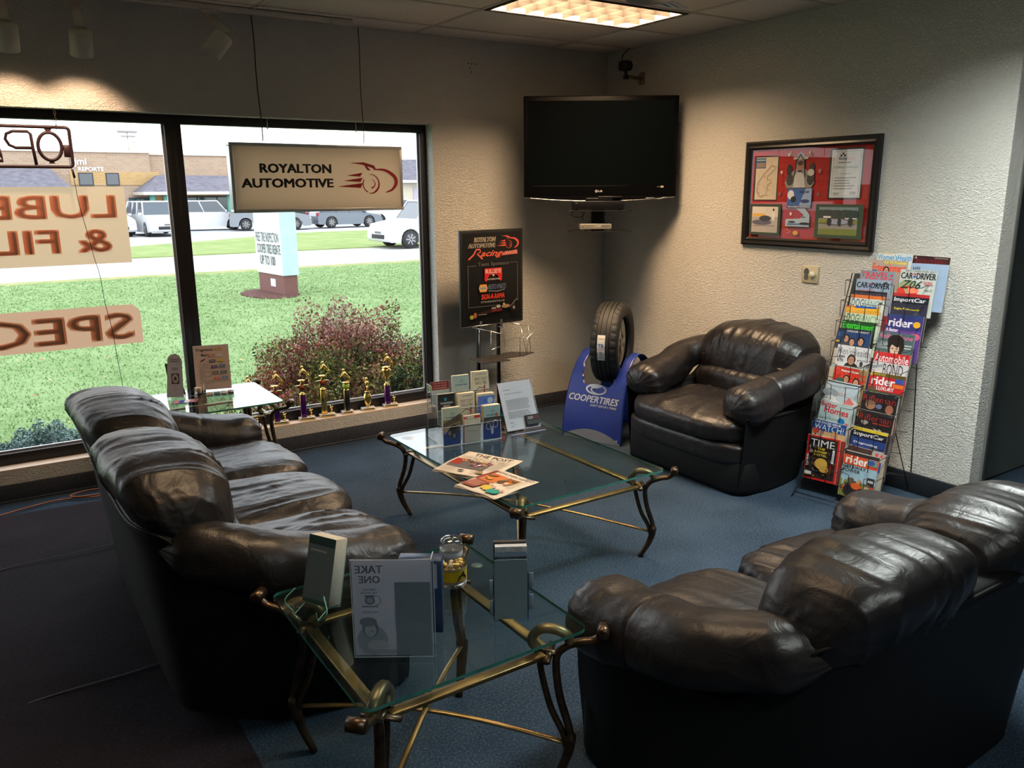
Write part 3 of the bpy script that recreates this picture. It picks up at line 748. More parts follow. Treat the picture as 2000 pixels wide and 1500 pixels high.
# ================================================================== GLASS TABLES
def rrect(hx, hy, r, n=5, cut=False):
    out = []
    for (sx_, sy_, a0) in ((1, 1, 0), (-1, 1, 90), (-1, -1, 180), (1, -1, 270)):
        for k in range(n + 1):
            a = R(a0 + 90 * k / n); out.append((sx_ * (hx - r) + r * math.cos(a), sy_ * (hy - r) + r * math.sin(a)))
    return out
def glass_table(label, x0, x1, y0, y1, zt, group):
    cx, cy, hx, hy = (x0 + x1) / 2, (y0 + y1) / 2, (x1 - x0) / 2, (y1 - y0) / 2
    t = thing('coffee_table' if zt < 0.5 else 'side_table', label, 'table', (cx, cy, 0), 0, group)
    m = MB(); m.prism(rrect(hx, hy, 0.035), zt, zt + 0.010, M_TGLASS, m_side=M_EDGE); m.build('glass_top', t)
    zr = zt - 0.085; ins = 0.085
    for (a, b) in (((-hx + ins, -hy + ins), (hx - ins, -hy + ins)), ((-hx + ins, hy - ins), (hx - ins, hy - ins)), ((-hx + ins, -hy + ins), (-hx + ins, hy - ins)), ((hx - ins, -hy + ins), (hx - ins, hy - ins))):
        m = MB()
        if a[1] == b[1]: m.rbox((a[0] + 0.02, a[1] - 0.017, zr - 0.007), (b[0] - 0.02, a[1] + 0.017, zr + 0.007), M_BRASS, 0.003)
        else: m.rbox((a[0] - 0.017, a[1] + 0.02, zr - 0.007), (a[0] + 0.017, b[1] - 0.02, zr + 0.007), M_BRASS, 0.003)
        m.build('rail', t)
    h = zt / 0.46
    for sx_ in (-1, 1):
        for sy_ in (-1, 1):
            u = Vector((sx_, sy_, 0)).normalized(); sd = Vector((-u.y, u.x, 0)); c0 = Vector((sx_ * hx, sy_ * hy, 0))
            def W(r_, z, s_=0.0): return c0 + u * r_ + sd * s_ + Vector((0, 0, z))
            m = MB()
            P = spline([W(0.035, zt - 0.012), W(0.012, zt - 0.030), W(-0.03, zt - 0.040), W(-0.075, zt - 0.062), W(-0.098, zt - 0.105), W(-0.088, zt * 0.60), W(-0.058, zt * 0.40), W(-0.055, zt * 0.30), W(-0.075, zt * 0.16), W(-0.115, 0.0)], 6)
            n_ = len(P); rr = []
            for i in range(n_):
                q = i / (n_ - 1); z = P[i].z
                rr.append(0.012 if z > zt * 0.36 else (0.019 - 0.008 * (1 - z / (zt * 0.36))))
            m.tube(P, rr, M_BRONZE, 8, up=tuple(sd), flat=1.25)
            P2 = spline([W(-0.150, zr + 0.004), W(-0.142, zt * 0.72), W(-0.115, zt * 0.52), W(-0.078, zt * 0.37), W(-0.066, zt * 0.28)], 6)
            m.tube(P2, 0.010, M_BRONZE, 8, up=tuple(sd), flat=1.25)
            m.tube([W(-0.085, zr + 0.002), W(-0.160, zr + 0.002)], 0.013, M_BRONZE, 8, up=(0, 0, 1), flat=0.7)
            m.tube([W(-0.120, zr, -0.055), W(-0.120, zr, 0.055)], 0.013, M_BRONZE, 8, up=(0, 0, 1), flat=0.6)
            leg = m.build('leg', t)
            m = MB(); c = W(0.040, zt + 0.002)
            m.tube([c - sd * 0.026, c - sd * 0.024, c + sd * 0.024, c + sd * 0.026], [0.012, 0.019, 0.019, 0.012], M_BRONZE, 14)
            m.build('scroll', leg)
            m = MB()
            P3 = spline([W(-0.155, zr + 0.010), W(-0.172, zt - 0.045), W(-0.145, zt - 0.010), W(-0.105, zt - 0.005), W(-0.070, zt - 0.018), W(-0.055, zt - 0.045)], 6)
            m.tube(P3, 0.015, mat('olive_brass_bracket', (0.20, 0.15, 0.08), 0.4, metal=0.8, var=0.2), 8, up=tuple(sd), flat=1.3)
            c = W(-0.115, zt - 0.004)
            m.lathe([(0.007, 0), (0.007, 0.0035), (0.004, 0.0035)], M_CHROME, 12, Matrix.Translation(c))
            m.build('glass_bracket', leg)
    zs = zt * 0.31; A_ = 0.058 / math.sqrt(2)
    for s in (-1, 1):
        m = MB(); pts = []
        for i in range(17):
            q = i / 16; pts.append(((-hx + A_) + 2 * (hx - A_) * q, s * ((-hy + A_) + 2 * (hy - A_) * q), zs + 0.05 * math.sin(q * PI) + (0.006 if s > 0 else -0.006)))
        m.tube(pts, 0.010, M_BRASS, 8, up=(0, 0, 1), flat=0.55); m.build('stretcher', t)
    m = MB(); m.lathe([(0.004, 0), (0.010, 0.004), (0.006, 0.014), (0.013, 0.024), (0.013, 0.034), (0.006, 0.044), (0.003, 0.05)], M_BRASS, 14, Matrix.Translation((0, 0, zs + 0.055))); m.build('finial', t)
    return t
glass_table('large low glass coffee table with scrolled brass legs in the middle of the carpet', -2.765, -1.890, -2.775, -1.465, 0.46, 'glass tables with scrolled legs')
glass_table('square glass side table nearest the camera between the two sofas', -3.945, -3.235, -3.855, -3.125, 0.55, 'glass tables with scrolled legs')
glass_table('square glass side table by the window at the far end of the left sofa', -3.815, -3.105, -0.715, -0.075, 0.55, 'glass tables with scrolled legs')
ZC, ZE = 0.4705, 0.5605

# ================================================================== TELEVISION ON ITS WALL MOUNT
TVY = -2.145
TVC = Vector((-0.566, -0.62, 0)); TN = Vector((math.cos(TVY), math.sin(TVY), 0)); TT = Vector((-TN.y, TN.x, 0))   # TT: viewer's right
t = thing('television', 'large flat black television high in the corner of the room', 'television', (TVC.x, TVC.y, 1.735), TVY + PI / 2)
# local: x viewer's right, -y towards the viewer
Wt, Ht = 1.146, 0.745
m = MB(); m.rbox((-Wt / 2, -0.005, 0.02), (Wt / 2, 0.055, Ht), M_TVB, 0.008)
m.rbox((-Wt / 2 + 0.12, 0.05, 0.10), (Wt / 2 - 0.12, 0.10, Ht - 0.12), M_TVB, 0.02)
vs = []; n_ = 24
for i in range(n_ + 1):
    u = -1 + 2 * i / n_; x = Wt / 2 * u; z = 0.02 - 0.028 * (1 - u * u)
    for (yy, zz) in ((-0.005, 0.03), (0.05, 0.03), (0.05, z), (-0.005, z)): vs.append((x, yy, zz))
fs = [(4 * i + k, 4 * i + (k + 1) % 4, 4 * i + 4 + (k + 1) % 4, 4 * i + 4 + k) for i in range(n_) for k in range(4)] + [(0, 1, 2, 3), (4 * n_ + 3, 4 * n_ + 2, 4 * n_ + 1, 4 * n_)]
m.add(vs, fs, M_TVB); bz = m.build('bezel', t)
m = MB(); m.box((-Wt / 2 + 0.035, -0.0062, 0.105), (Wt / 2 - 0.035, -0.004, Ht - 0.035), M_SCREEN); m.build('screen', t)
m = MB()
m.tube([(Wt / 2 * u * 0.985, -0.006, 0.017 - 0.028 * (1 - u * u)) for u in [(-1 + i / 12) for i in range(25)]], 0.0035, mat('silver_trim_strip', (0.6, 0.58, 0.55), 0.25, metal=1.0), 6)
m.tube([(Wt / 2 * (0.60 + 0.026 * i), -0.008, 0.008 - 0.010 * math.sin(max(0, min(1, (i - 4) / 5)) * PI) + 0.006 * (i / 14)) for i in range(15)], 0.004, M_CHROME, 6)
m.build('trim_strip', bz)
p = Print(flat_surf((0, -0.005, 0), (1, 0, 0), (0, 0, 1)))
p.ring(-0.028, 0.062, 0.010, 0.010, 0.003, (190, 190, 190)); p.ell(-0.028, 0.062, 0.005, 0.005, (150, 150, 150)); p.text('LG', -0.013, 0.016, 0.055, 0.069, (190, 190, 190), 0.02)
p.rect(0.455, 0.085, 0.478, 0.098, (205, 195, 150)); p.rect(0.428, 0.088, 0.450, 0.094, (110, 110, 105)); p.rect(-0.5, 0.1000, 0.2, 0.1016, (60, 55, 48))
p.build('logo', bz)
m = MB(); m.rbox((Wt / 2 - 0.02, 0.03, 0.18), (Wt / 2 + 0.012, 0.08, 0.56), M_TVB, 0.006); m.build('side_speaker', t)
# mount with two shelves
mt = thing('mounting_bracket', 'black corner bracket with two dark shelves under the television', 'bracket', (TVC.x, TVC.y, 0), TVY + PI / 2)
m = MB(); m.rbox((-0.05, 0.11, 1.50), (0.05, 0.16, 2.10), M_BLACKM, 0.006); m.rbox((-0.04, 0.16, 1.9), (0.04, 0.62, 1.97), M_BLACKM, 0.006); m.rbox((-0.22, 0.095, 1.92), (0.22, 0.12, 2.02), M_BLACKM, 0.004); m.build('arm', mt)
for z_ in (1.655, 1.503):
    m = MB(); m.prism([(x, y) for x, y in rrect(0.235, 0.135, 0.02)], z_ - 0.004, z_ + 0.004, mat('smoked_glass', (0.02, 0.018, 0.016), 0.08, spec=0.8), Matrix.Translation((-0.005, 0.03, 0))); m.build('shelf', mt)
bx = thing('cable_box', 'black receiver box on the upper shelf below the television', 'receiver', (TVC.x, TVC.y, 1.6595), TVY + PI / 2)
m = MB(); m.rbox((-0.205, -0.07, 0.004), (0.175, 0.10, 0.066), M_BLACKP, 0.004); 
for fx in (-0.18, 0.15): m.lathe([(0.012, 0), (0.012, 0.005)], M_BLACKM, 10, Matrix.Translation((fx, -0.03, 0)))
b0 = m.build('casing', bx)
p = Print(flat_surf((0, -0.07, 0), (1, 0, 0), (0, 0, 1))); p.rect(-0.19, 0.048, -0.172, 0.053, (90, 90, 92)); p.build('display', bx)
m = MB(); m.rbox((-0.11, -0.06, 0.068), (0.09, 0.06, 0.088), M_BLACKP, 0.004); m.rbox((-0.02, -0.062, 0.085), (0.16, 0.05, 0.10), M_BLACKP, 0.004); m.build('adapter', bx)
dv = thing('disc_player', 'silver disc player on the lower shelf below the television', 'disc player', (TVC.x, TVC.y, 1.5075), TVY + PI / 2)
M_SILV = mat('silver_plastic', (0.45, 0.43, 0.38), 0.35, metal=0.5)
m = MB(); m.rbox((-0.155, -0.06, 0.010), (0.085, 0.12, 0.050), M_SILV, 0.003); m.build('casing', dv)
for fx in (-0.13, 0.06):
    m = MB(); m.lathe([(0.014, 0), (0.014, 0.010)], M_SILV, 12, Matrix.Translation((fx, -0.04, 0))); m.build('foot', dv)
p = Print(flat_surf((-0.155, -0.06, 0.010), (1, 0, 0), (0, 0, 1))); p.rect(0.004, 0.024, 0.10, 0.034, (150, 148, 138)); p.poly([(0.10, 0.018), (0.16, 0.030), (0.16, 0.018)], (215, 210, 200)); p.rect(0.16, 0.022, 0.225, 0.026, (70, 70, 66)); p.rect(0.02, 0.012, 0.03, 0.018, (60, 60, 60)); p.build('front_print', dv)
def local(px_, py_, pz_):
    return TVC + TT * px_ - TN * py_ + Vector((0, 0, pz_))
ct = thing('television_cable', 'thin black cables dangling between the shelves under the television', 'cable', (TVC.x, TVC.y, 1.5), TVY + PI / 2)
for pl in ([(-0.20, 0.02, 1.651), (-0.21, 0.03, 1.62), (-0.16, 0.03, 1.605), (-0.12, 0.04, 1.615), (-0.11, 0.05, 1.65)], [(-0.125, 0.05, 1.65), (-0.122, 0.05, 1.58)], [(0.055, 0.05, 1.65), (0.04, 0.05, 1.61), (0.045, 0.05, 1.565)]):
    m = MB(); m.tube([(q[0], q[1], q[2] - 1.5) for q in spline(pl, 6)], 0.0025, M_WIRE, 5); m.build('cord', ct)

# little swivel camera on a cream bracket by the ceiling
sc = thing('security_camera', 'small black camera on a cream wall bracket above the television', 'camera', (0.0, -0.43, 2.655))
M_CREAM = mat('cream_plastic', (0.16, 0.12, 0.07), 0.5)
m = MB(); m.rbox((-0.012, -0.03, -0.045), (0.0, 0.03, 0.045), M_CREAM, 0.003); m.tube([(-0.01, 0, 0), (-0.17, -0.02, 0.0)], 0.014, M_CREAM, 8); m.build('bracket', sc)
m = MB(); m.tube([(-0.19, -0.02, -0.018), (-0.19, -0.02, 0.05)], 0.014, M_BLACKP, 8); m.rbox((-0.205, -0.035, -0.02), (-0.17, -0.005, 0.012), M_BLACKP, 0.003); m.build('knuckle', sc)
m = MB(); m.rbox((-0.235, -0.065, 0.04), (-0.155, 0.03, 0.115), M_BLACKP, 0.02, seg=3); m.tube([(-0.20, -0.07, 0.075), (-0.205, -0.085, 0.072)], 0.022, M_BLACKP, 12); m.build('camera_body', sc)
m = MB(); m.tube([tuple(q) for q in spline([(-0.20, 0.01, 0.11), (-0.14, 0.08, 0.17), (-0.06, 0.10, 0.226)], 6)], 0.004, M_BLACKP, 5); m.build('cable', sc)

# ================================================================== FRAMED RACING DISPLAY ON THE RIGHT WALL
y_l, y_r, z_b, z_t = -1.529, -2.551, 1.424, 2.117
t = thing('picture_frame', 'wide black framed racing display with red mat on the right wall', 'picture frame', (0, (y_l + y_r) / 2, z_b))
Wp, Hp = y_l - y_r, z_t - z_b
def pf(x, h, z): return (-h, -x, z)      # viewer's right = -y
m = MB(); mo = mat('black_moulding', (0.012, 0.010, 0.009), 0.28, spec=0.6)
F = 0.055
prof = [(0, 0.0), (0, 0.022), (0.012, 0.030), (0.030, 0.024), (0.042, 0.028), (F, 0.014), (F, 0.0)]
vs = []; fs = []
for (a, h) in prof:
    for (sx_, sz_) in ((-1, 0), (1, 0), (1, 1), (-1, 1)):
        vs.append((-h, -sx_ * (Wp / 2 - a), a if sz_ == 0 else Hp - a))
for i in range(len(prof) - 1):
    for k in range(4): fs.append((i * 4 + k, i * 4 + (k + 1) % 4, i * 4 + 4 + (k + 1) % 4, i * 4 + 4 + k))
m.add(vs, fs, mo); m.build('frame', t)
m = MB(); m.box((-0.006, -Wp / 2 + 0.03, 0.03), (-0.001, Wp / 2 - 0.03, Hp - 0.03), ink(170, 20, 18, 0.7)); m.build('mat_board', t)
S = flat_surf((-0.006, Wp / 2, 0), (0, -1, 0), (0, 0, 1))
p = Print(S, 0.0002, 0.0003); G = (52, 66, 42); X = lambda f: F + (Wp - 2 * F) * f; Z = lambda f: F + (Hp - 2 * F) * f
def prect(a, b, c, d, col): p.rect(X(a), Z(b), X(c), Z(d), col)
prect(.02, .42, .245, .93, (34, 28, 22)); prect(.035, .435, .235, .915, (214, 200, 178)); prect(.035, .79, .125, .905, (30, 92, 140)); prect(.04, .80, .12, .855, (150, 130, 120))
p.text('Road America', X(.04), X(.12), Z(.875), Z(.895), (230, 235, 240), 0.02)
trk = [(.21, .80), (.18, .82), (.10, .70), (.06, .62), (.055, .52), (.085, .47), (.14, .49), (.15, .55), (.15, .60), (.185, .63), (.175, .66), (.145, .655), (.15, .70), (.215, .78), (.21, .80)]
p.line([(X(a), Z(b)) for a, b in trk], 0.007, (120, 112, 100)); p.line([(X(a), Z(b)) for a, b in trk], 0.003, (196, 188, 170))
rs = random.Random(3)
for i in range(9): a, b = trk[i]; p.rect(X(a + .012), Z(b - .012), X(a + .028), Z(b - .006), (190, 90, 80))
prect(.675, .445, .935, .975, (34, 28, 26)); prect(.69, .46, .925, .955, (224, 226, 226)); p.frame(X(.705), Z(.475), X(.915), Z(.94), 0.0018, (120, 135, 150))
for i in range(3):
    for j in range(2):
        if (i + j) % 2 == 0: p.rect(X(.755 + .014 * i), Z(.885 + .02 * j), X(.769 + .014 * i), Z(.905 + .02 * j), (30, 30, 30))
p.text('Racing', X(.745), X(.81), Z(.845), Z(.88), (30, 50, 110), 0.02, 0.2); p.text('School', X(.815), X(.865), Z(.85), Z(.875), (225, 150, 150), 0.0, 0.2)
p.text('DRIVING ACADEMY', X(.745), X(.845), Z(.815), Z(.83), (60, 60, 60), 0.02); p.text('Certificate of Achievement', X(.715), X(.90), Z(.765), Z(.79), (110, 160, 165), 0.0, 0.3)
p.text('for completion', X(.76), X(.85), Z(.70), Z(.715), (90, 90, 90)); p.lines(X(.72), X(.90), Z(.68), Z(.54), 5, (130, 130, 130), .25, .4)
p.lines(X(.72), X(.77), Z(.515), Z(.49), 2, (150, 150, 150)); p.lines(X(.85), X(.90), Z(.525), Z(.49), 2, (150, 150, 150))
# racing car cut-out in the middle
c = .435
p.poly([(X(.31), Z(.62)), (X(.33), Z(.70)), (X(.40), Z(.77)), (X(c - .03), Z(.93)), (X(c), Z(.955)), (X(c + .03), Z(.93)), (X(.48), Z(.77)), (X(.54), Z(.70)), (X(.565), Z(.62)), (X(.54), Z(.565)), (X(.33), Z(.565))], (150, 146, 138))
prect(.375, .875, .50, .90, (190, 188, 182)); p.ell(X(.345), Z(.755), 0.020, 0.042, (28, 26, 26)); p.ell(X(.535), Z(.765), 0.020, 0.042, (28, 26, 26))
p.ell(X(.355), Z(.655), 0.030, 0.036, (60, 58, 56)); p.ell(X(.53), Z(.67), 0.028, 0.044, (46, 44, 44)); p.ell(X(.53), Z(.73), 0.026, 0.022, (205, 200, 195))
p.poly([(X(.385), Z(.57)), (X(.395), Z(.70)), (X(.43), Z(.76)), (X(.475), Z(.70)), (X(.49), Z(.57))], (205, 204, 204)); p.ell(X(.437), Z(.80), 0.020, 0.034, (172, 108, 84)); p.ell(X(.437), Z(.835), 0.022, 0.016, (70, 40, 28)); p.rect(X(.42), Z(.735), X(.455), Z(.755), (30, 30, 70))
p.line([(X(.388), Z(.68)), (X(.405), Z(.86)), (X(.435), Z(.93)), (X(.465), Z(.86)), (X(.485), Z(.68))], 0.007, (20, 20, 20))
for (a, b, cc) in ((.335, .93, (215, 210, 190)), (.35, .95, (190, 170, 150)), (.51, .945, (215, 205, 180)), (.525, .92, (190, 120, 90)), (.28, .74, (220, 190, 180)), (.605, .745, (225, 225, 225)), (.275, .50, (120, 110, 100)), (.605, .495, (110, 105, 100)), (.385, .28, (225, 205, 180))):
    p.ell(X(a), Z(b), 0.009, 0.011, cc, 10)
p.ell(X(.605), Z(.745), 0.006, 0.008, (70, 70, 70), 10)
prect(.345, .36, .555, .56, (60, 96, 160)); p.poly([(X(.45), Z(.37)), (X(.55), Z(.37)), (X(.55), Z(.56)), (X(.50), Z(.56))], (150, 170, 205)); p.ell(X(.375), Z(.49), 0.026, 0.030, (225, 228, 232)); p.ell(X(.40), Z(.44), 0.022, 0.020, (30, 30, 40)); p.ell(X(.50), Z(.42), 0.036, 0.012, (50, 60, 120))
p.text('Racing School', X(.455), X(.53), Z(.50), Z(.54), (30, 40, 100), 0.02); prect(.345, .345, .555, .372, (40, 60, 110)); p.text('THE ULTIMATE EXPERIENCE', X(.35), X(.55), Z(.35), Z(.368), (230, 230, 235), 0.02)
p.poly([(X(.43), Z(.34)), (X(.51), Z(.34)), (X(.55), Z(.27)), (X(.55), Z(.14)), (X(.345), Z(.14)), (X(.345), Z(.22)), (X(.47), Z(.23)), (X(.50), Z(.27))], (170, 186, 204)); p.rect(X(.36), Z(.155), X(.55), Z(.175), (90, 120, 160)); p.ell(X(.40), Z(.19), 0.03, 0.006, (30, 30, 34)); p.ell(X(.51), Z(.175), 0.04, 0.008, (24, 24, 28)); p.ell(X(.50), Z(.245), 0.018, 0.004, (70, 70, 80))
p.line([(X(.36), Z(.11)), (X(.40), Z(.075)), (X(.36), Z(.06))], 0.003, (225, 170, 90)); p.ell(X(.44), Z(.07), 0.022, 0.014, (205, 165, 80))
# two photographs on green mats
prect(.015, .03, .30, .385, G); prect(.035, .06, .275, .355, (176, 168, 160)); prect(.035, .24, .275, .355, (214, 206, 196)); prect(.04, .245, .16, .275, (220, 170, 60)); p.ell(X(.13), Z(.175), 0.085, 0.018, (96, 92, 110)); p.ell(X(.16), Z(.22), 0.05, 0.02, (60, 60, 66)); p.ell(X(.235), Z(.27), 0.012, 0.045, (224, 222, 220)); p.ell(X(.235), Z(.32), 0.008, 0.010, (70, 50, 40)); prect(.05, .13, .25, .145, (150, 140, 140))
prect(.60, .03, .975, .39, G); prect(.63, .065, .935, .36, (150, 140, 132)); prect(.63, .065, .935, .13, (118, 124, 48)); prect(.63, .255, .935, .36, (120, 136, 140))
for i in range(14): p.ell(X(.64 + .0215 * i), Z(.285), 0.018, 0.026 + 0.006 * rs.random(), (44 + rs.randint(0, 16), 56, 50), 12)
prect(.63, .19, .935, .225, (140, 138, 46)); prect(.67, .245, .73, .265, (225, 222, 215)); prect(.84, .235, .93, .25, (205, 205, 205)); p.ell(X(.785), Z(.205), 0.075, 0.016, (160, 160, 180)); p.ell(X(.72), Z(.205), 0.018, 0.024, (30, 30, 30)); p.ell(X(.80), Z(.205), 0.014, 0.026, (38, 38, 40)); p.ell(X(.885), Z(.21), 0.018, 0.026, (44, 40, 40))
p.build('print', t)
m = MB(); m.add([S(X(0), Z(0), 0.008), S(X(1), Z(0), 0.008), S(X(1), Z(1), 0.008), S(X(0), Z(1), 0.008)], [(0, 1, 2, 3)], pane_mat('picture_glass', (0.98, 0.98, 0.98), 0.035)); m.build('glazing', t)

# switch plate and outlet
t = thing('dimmer_switch', 'cream wall plate with round dimmer knob below the framed display', 'switch', (0, -2.115, 1.255))
pl = mat('cream_plate', (0.55, 0.47, 0.30), 0.4)
m = MB(); m.rbox((-0.008, -0.062, -0.056), (0, 0.062, 0.056), pl, 0.004); m.build('plate', t)
m = MB(); m.lathe([(0.021, 0), (0.021, 0.010), (0.016, 0.016)], mat('ivory_knob', (0.66, 0.60, 0.44), 0.35), 18, Matrix.Translation((-0.008, -0.022, 0)) @ Matrix.Rotation(-PI / 2, 4, 'Y')); m.build('knob', t)
p = Print(flat_surf((-0.008, 0.062, -0.056), (0, -1, 0), (0, 0, 1))); p.ell(0.034, 0.072, 0.020, 0.024, (70, 70, 72)); p.ell(0.034, 0.038, 0.017, 0.022, (84, 82, 80)); p.build('worn_sticker', t)
t = thing('outlet', 'painted wall outlet with black plug low behind the sign stand', 'outlet', (-1.335, 0, 0.42))
m = MB(); m.rbox((-0.05, -0.006, -0.10), (0.05, 0, 0.085), mat('painted_plate', (0.60, 0.56, 0.48), 0.5), 0.003); m.build('plate', t)
p = Print(flat_surf((-0.035, -0.006, -0.057), (1, 0, 0), (0, 0, 1)))
for dx in (0.026, 0.042): p.rect(dx, 0.085, dx + 0.003, 0.097, (40, 34, 28))
p.build('socket_slots', t)
m = MB(); m.tube([(0.0, -0.008, -0.035), (0.004, -0.035, -0.045)], 0.012, M_BLACKP, 8); m.tube([tuple(q) for q in spline([(0.004, -0.03, -0.045), (0.03, -0.05, -0.07), (0.04, -0.05, -0.2), (0.06, -0.04, -0.40)], 6)], 0.003, M_BLACKP, 5); m.build('plug', t)

# ================================================================== SIGN STAND IN THE CORNER
SY = -1.509
t = thing('sign_stand', 'black sponsor sign board on a two pole stand with wire baskets', 'sign stand', (-1.336, -0.30, 0), SY + PI / 2)
# local x viewer's right, -y towards the viewer
Wq, Hq, Z0 = 0.575, 0.708, 0.818
m = MB(); m.rbox((-Wq / 2, -0.008, Z0), (Wq / 2, 0.018, Z0 + Hq), mat('black_sign_frame', (0.010, 0.010, 0.010), 0.4), 0.004); bd = m.build('sign_board', t)
p = Print(flat_surf((-Wq / 2, -0.008, Z0), (1, 0, 0), (0, 0, 1)), 0.0003)
A = lambda f: f * Wq; Bz = lambda f: f * Hq
p.rect(A(.035), Bz(.03), A(.965), Bz(.97), (9, 9, 9))
SIL = (190, 178, 158); REDO = (198, 82, 66); GR = (92, 90, 88)
for (tx, a, b, c, d) in (('ROYALTON', .215, .56, .875, .925), ('AUTOMOTIVE', .12, .555, .815, .862)):
    p.text(tx, A(a), A(b), Bz(c), Bz(d), SIL, 0.06, 0.2); p.text(tx, A(a) + 0.001, A(b) - 0.001, Bz(c) + 0.0012, Bz(d) - 0.0012, (12, 11, 10), -0.012, 0.2)
def car_logo(p, x0, x1, z0, z1, col, k=1.0):
    """swept racing car mark: three speed lines, a wheel of broken rings and a body stroke"""
    W_, H_ = x1 - x0, z1 - z0; U = lambda a: x0 + a * W_; V = lambda b: z0 + b * H_
    p.poly([(U(.22), V(.97)), (U(.45), V(.99)), (U(.62), V(.90)), (U(.66), V(.76)), (U(.56), V(.84)), (U(.42), V(.92))], col)
    p.poly([(U(.44), V(.95)), (U(.50), V(.88)), (U(.56), V(.74)), (U(.50), V(.76))], col)
    P = spline([(U(.60), V(.78), 0), (U(.80), V(.76), 0), (U(.95), V(.58), 0), (U(.985), V(.38), 0), (U(.92), V(.18), 0), (U(.80), V(.08), 0)], 6)
    n_ = len(P); vs = []
    pts = []; 
    for i, q in enumerate(P):
        tg = (P[min(i + 1, n_ - 1)] - P[max(i - 1, 0)]).normalized(); nn = Vector((-tg.y, tg.x, 0)); ww = W_ * (0.006 + 0.022 * math.sin(PI * i / (n_ - 1))) * k
        pts += [tuple((q + nn * ww)[:2]), tuple((q - nn * ww)[:2])]
    p._put(pts, [(2 * i, 2 * i + 1, 2 * i + 3, 2 * i + 2) for i in range(n_ - 1)], col)
    for (a, b0, b1) in ((.16, .62, .56), (.10, .47, .40), (.0, .31, .22)):
        p.poly([(U(a), V((b0 + b1) / 2)), (U(.38), V(b1)), (U(.42), V(b0 + .06))], col)
    cu, cv = U(.555), V(.34); r_ = W_ * .145
    p.ring(cu, cv, r_, r_, r_ * 0.05, col, 100, -50, 24, r_ * 0.22); p.ring(cu, cv, r_, r_, r_ * 0.22, col, -50, -110, 10, r_ * 0.04); p.ring(cu - r_ * .02, cv, r_ * .98, r_ * .98, r_ * 0.12, col, 150, 245, 14)
    p.ring(cu, cv, r_ * .48, r_ * .48, r_ * .05, col, 80, -90, 14, r_ * .16)
car_logo(p, A(.565), A(.925), Bz(.79), Bz(.935), REDO, 1.6)
P = [(.12, .70), (.20, .745), (.245, .80), (.30, .80), (.31, .775), (.26, .755), (.34, .70)]
p.line([(A(a), Bz(b)) for a, b in P], 0.012, (206, 96, 76)); p.text('acing', A(.31), A(.67), Bz(.705), Bz(.785), (206, 96, 76), 0.02, 0.5)
p.poly([(A(.66), Bz(.755)), (A(.90), Bz(.78)), (A(.905), Bz(.735)), (A(.64), Bz(.725))], (190, 100, 90))
for i in range(12):
    for j in range(2):
        if (i + j) % 2: p.rect(A(.70 + .016 * i), Bz(.738 + .018 * j), A(.714 + .016 * i), Bz(.752 + .018 * j), (214, 150, 140))
p.text('Team Sponsors', A(.26), A(.755), Bz(.615), Bz(.665), GR, 0.02)
for (a, b, c, d) in ((.10, .63, .235, .636), (.775, .645, .90, .651), (.10, .20, .108, .636), (.892, .235, .90, .651), (.10, .20, .56, .206)): p.rect(A(a), Bz(b), A(c), Bz(d), GR)
p.poly([(A(.36), Bz(.60)), (A(.64), Bz(.60)), (A(.64), Bz(.475)), (A(.615), Bz(.455)), (A(.57), Bz(.52)), (A(.50), Bz(.545)), (A(.43), Bz(.52)), (A(.385), Bz(.455)), (A(.36), Bz(.475))], (190, 30, 34))
p.text('BULLSEYE', A(.375), A(.625), Bz(.545), Bz(.59), (225, 190, 180), 0.02); p.poly([(A(.475), Bz(.535)), (A(.525), Bz(.535)), (A(.50), Bz(.51))], (215, 190, 180)); p.text('AUTOMOTIVE', A(.40), A(.60), Bz(.475), Bz(.492), (200, 195, 185), 0.02)
p.poly([(A(.285), Bz(.435)), (A(.385), Bz(.435)), (A(.405), Bz(.395)), (A(.385), Bz(.355)), (A(.285), Bz(.355)), (A(.265), Bz(.395))], (212, 150, 50)); p.rect(A(.285), Bz(.376), A(.385), Bz(.412), (190, 190, 190)); p.text('NAPA', A(.29), A(.38), Bz(.38), Bz(.408), (30, 30, 70), 0.02)
p.text('AUTO PARTS', A(.405), A(.70), Bz(.378), Bz(.428), (150, 165, 200), 0.035, 0.25); p.text('AUTO PARTS', A(.407), A(.698), Bz(.380), Bz(.426), (20, 26, 60), 0.005, 0.25); p.line([(A(.42), Bz(.362)), (A(.56), Bz(.352)), (A(.68), Bz(.368))], 0.003, (190, 190, 200))
p.text('SIGN-A-RAMA', A(.30), A(.675), Bz(.275), Bz(.33), (206, 60, 44), 0.035, 0.1); p.text('STRONGSVILLE', A(.295), A(.67), Bz(.240), Bz(.258), (175, 172, 165), 0.02, space=1.3)
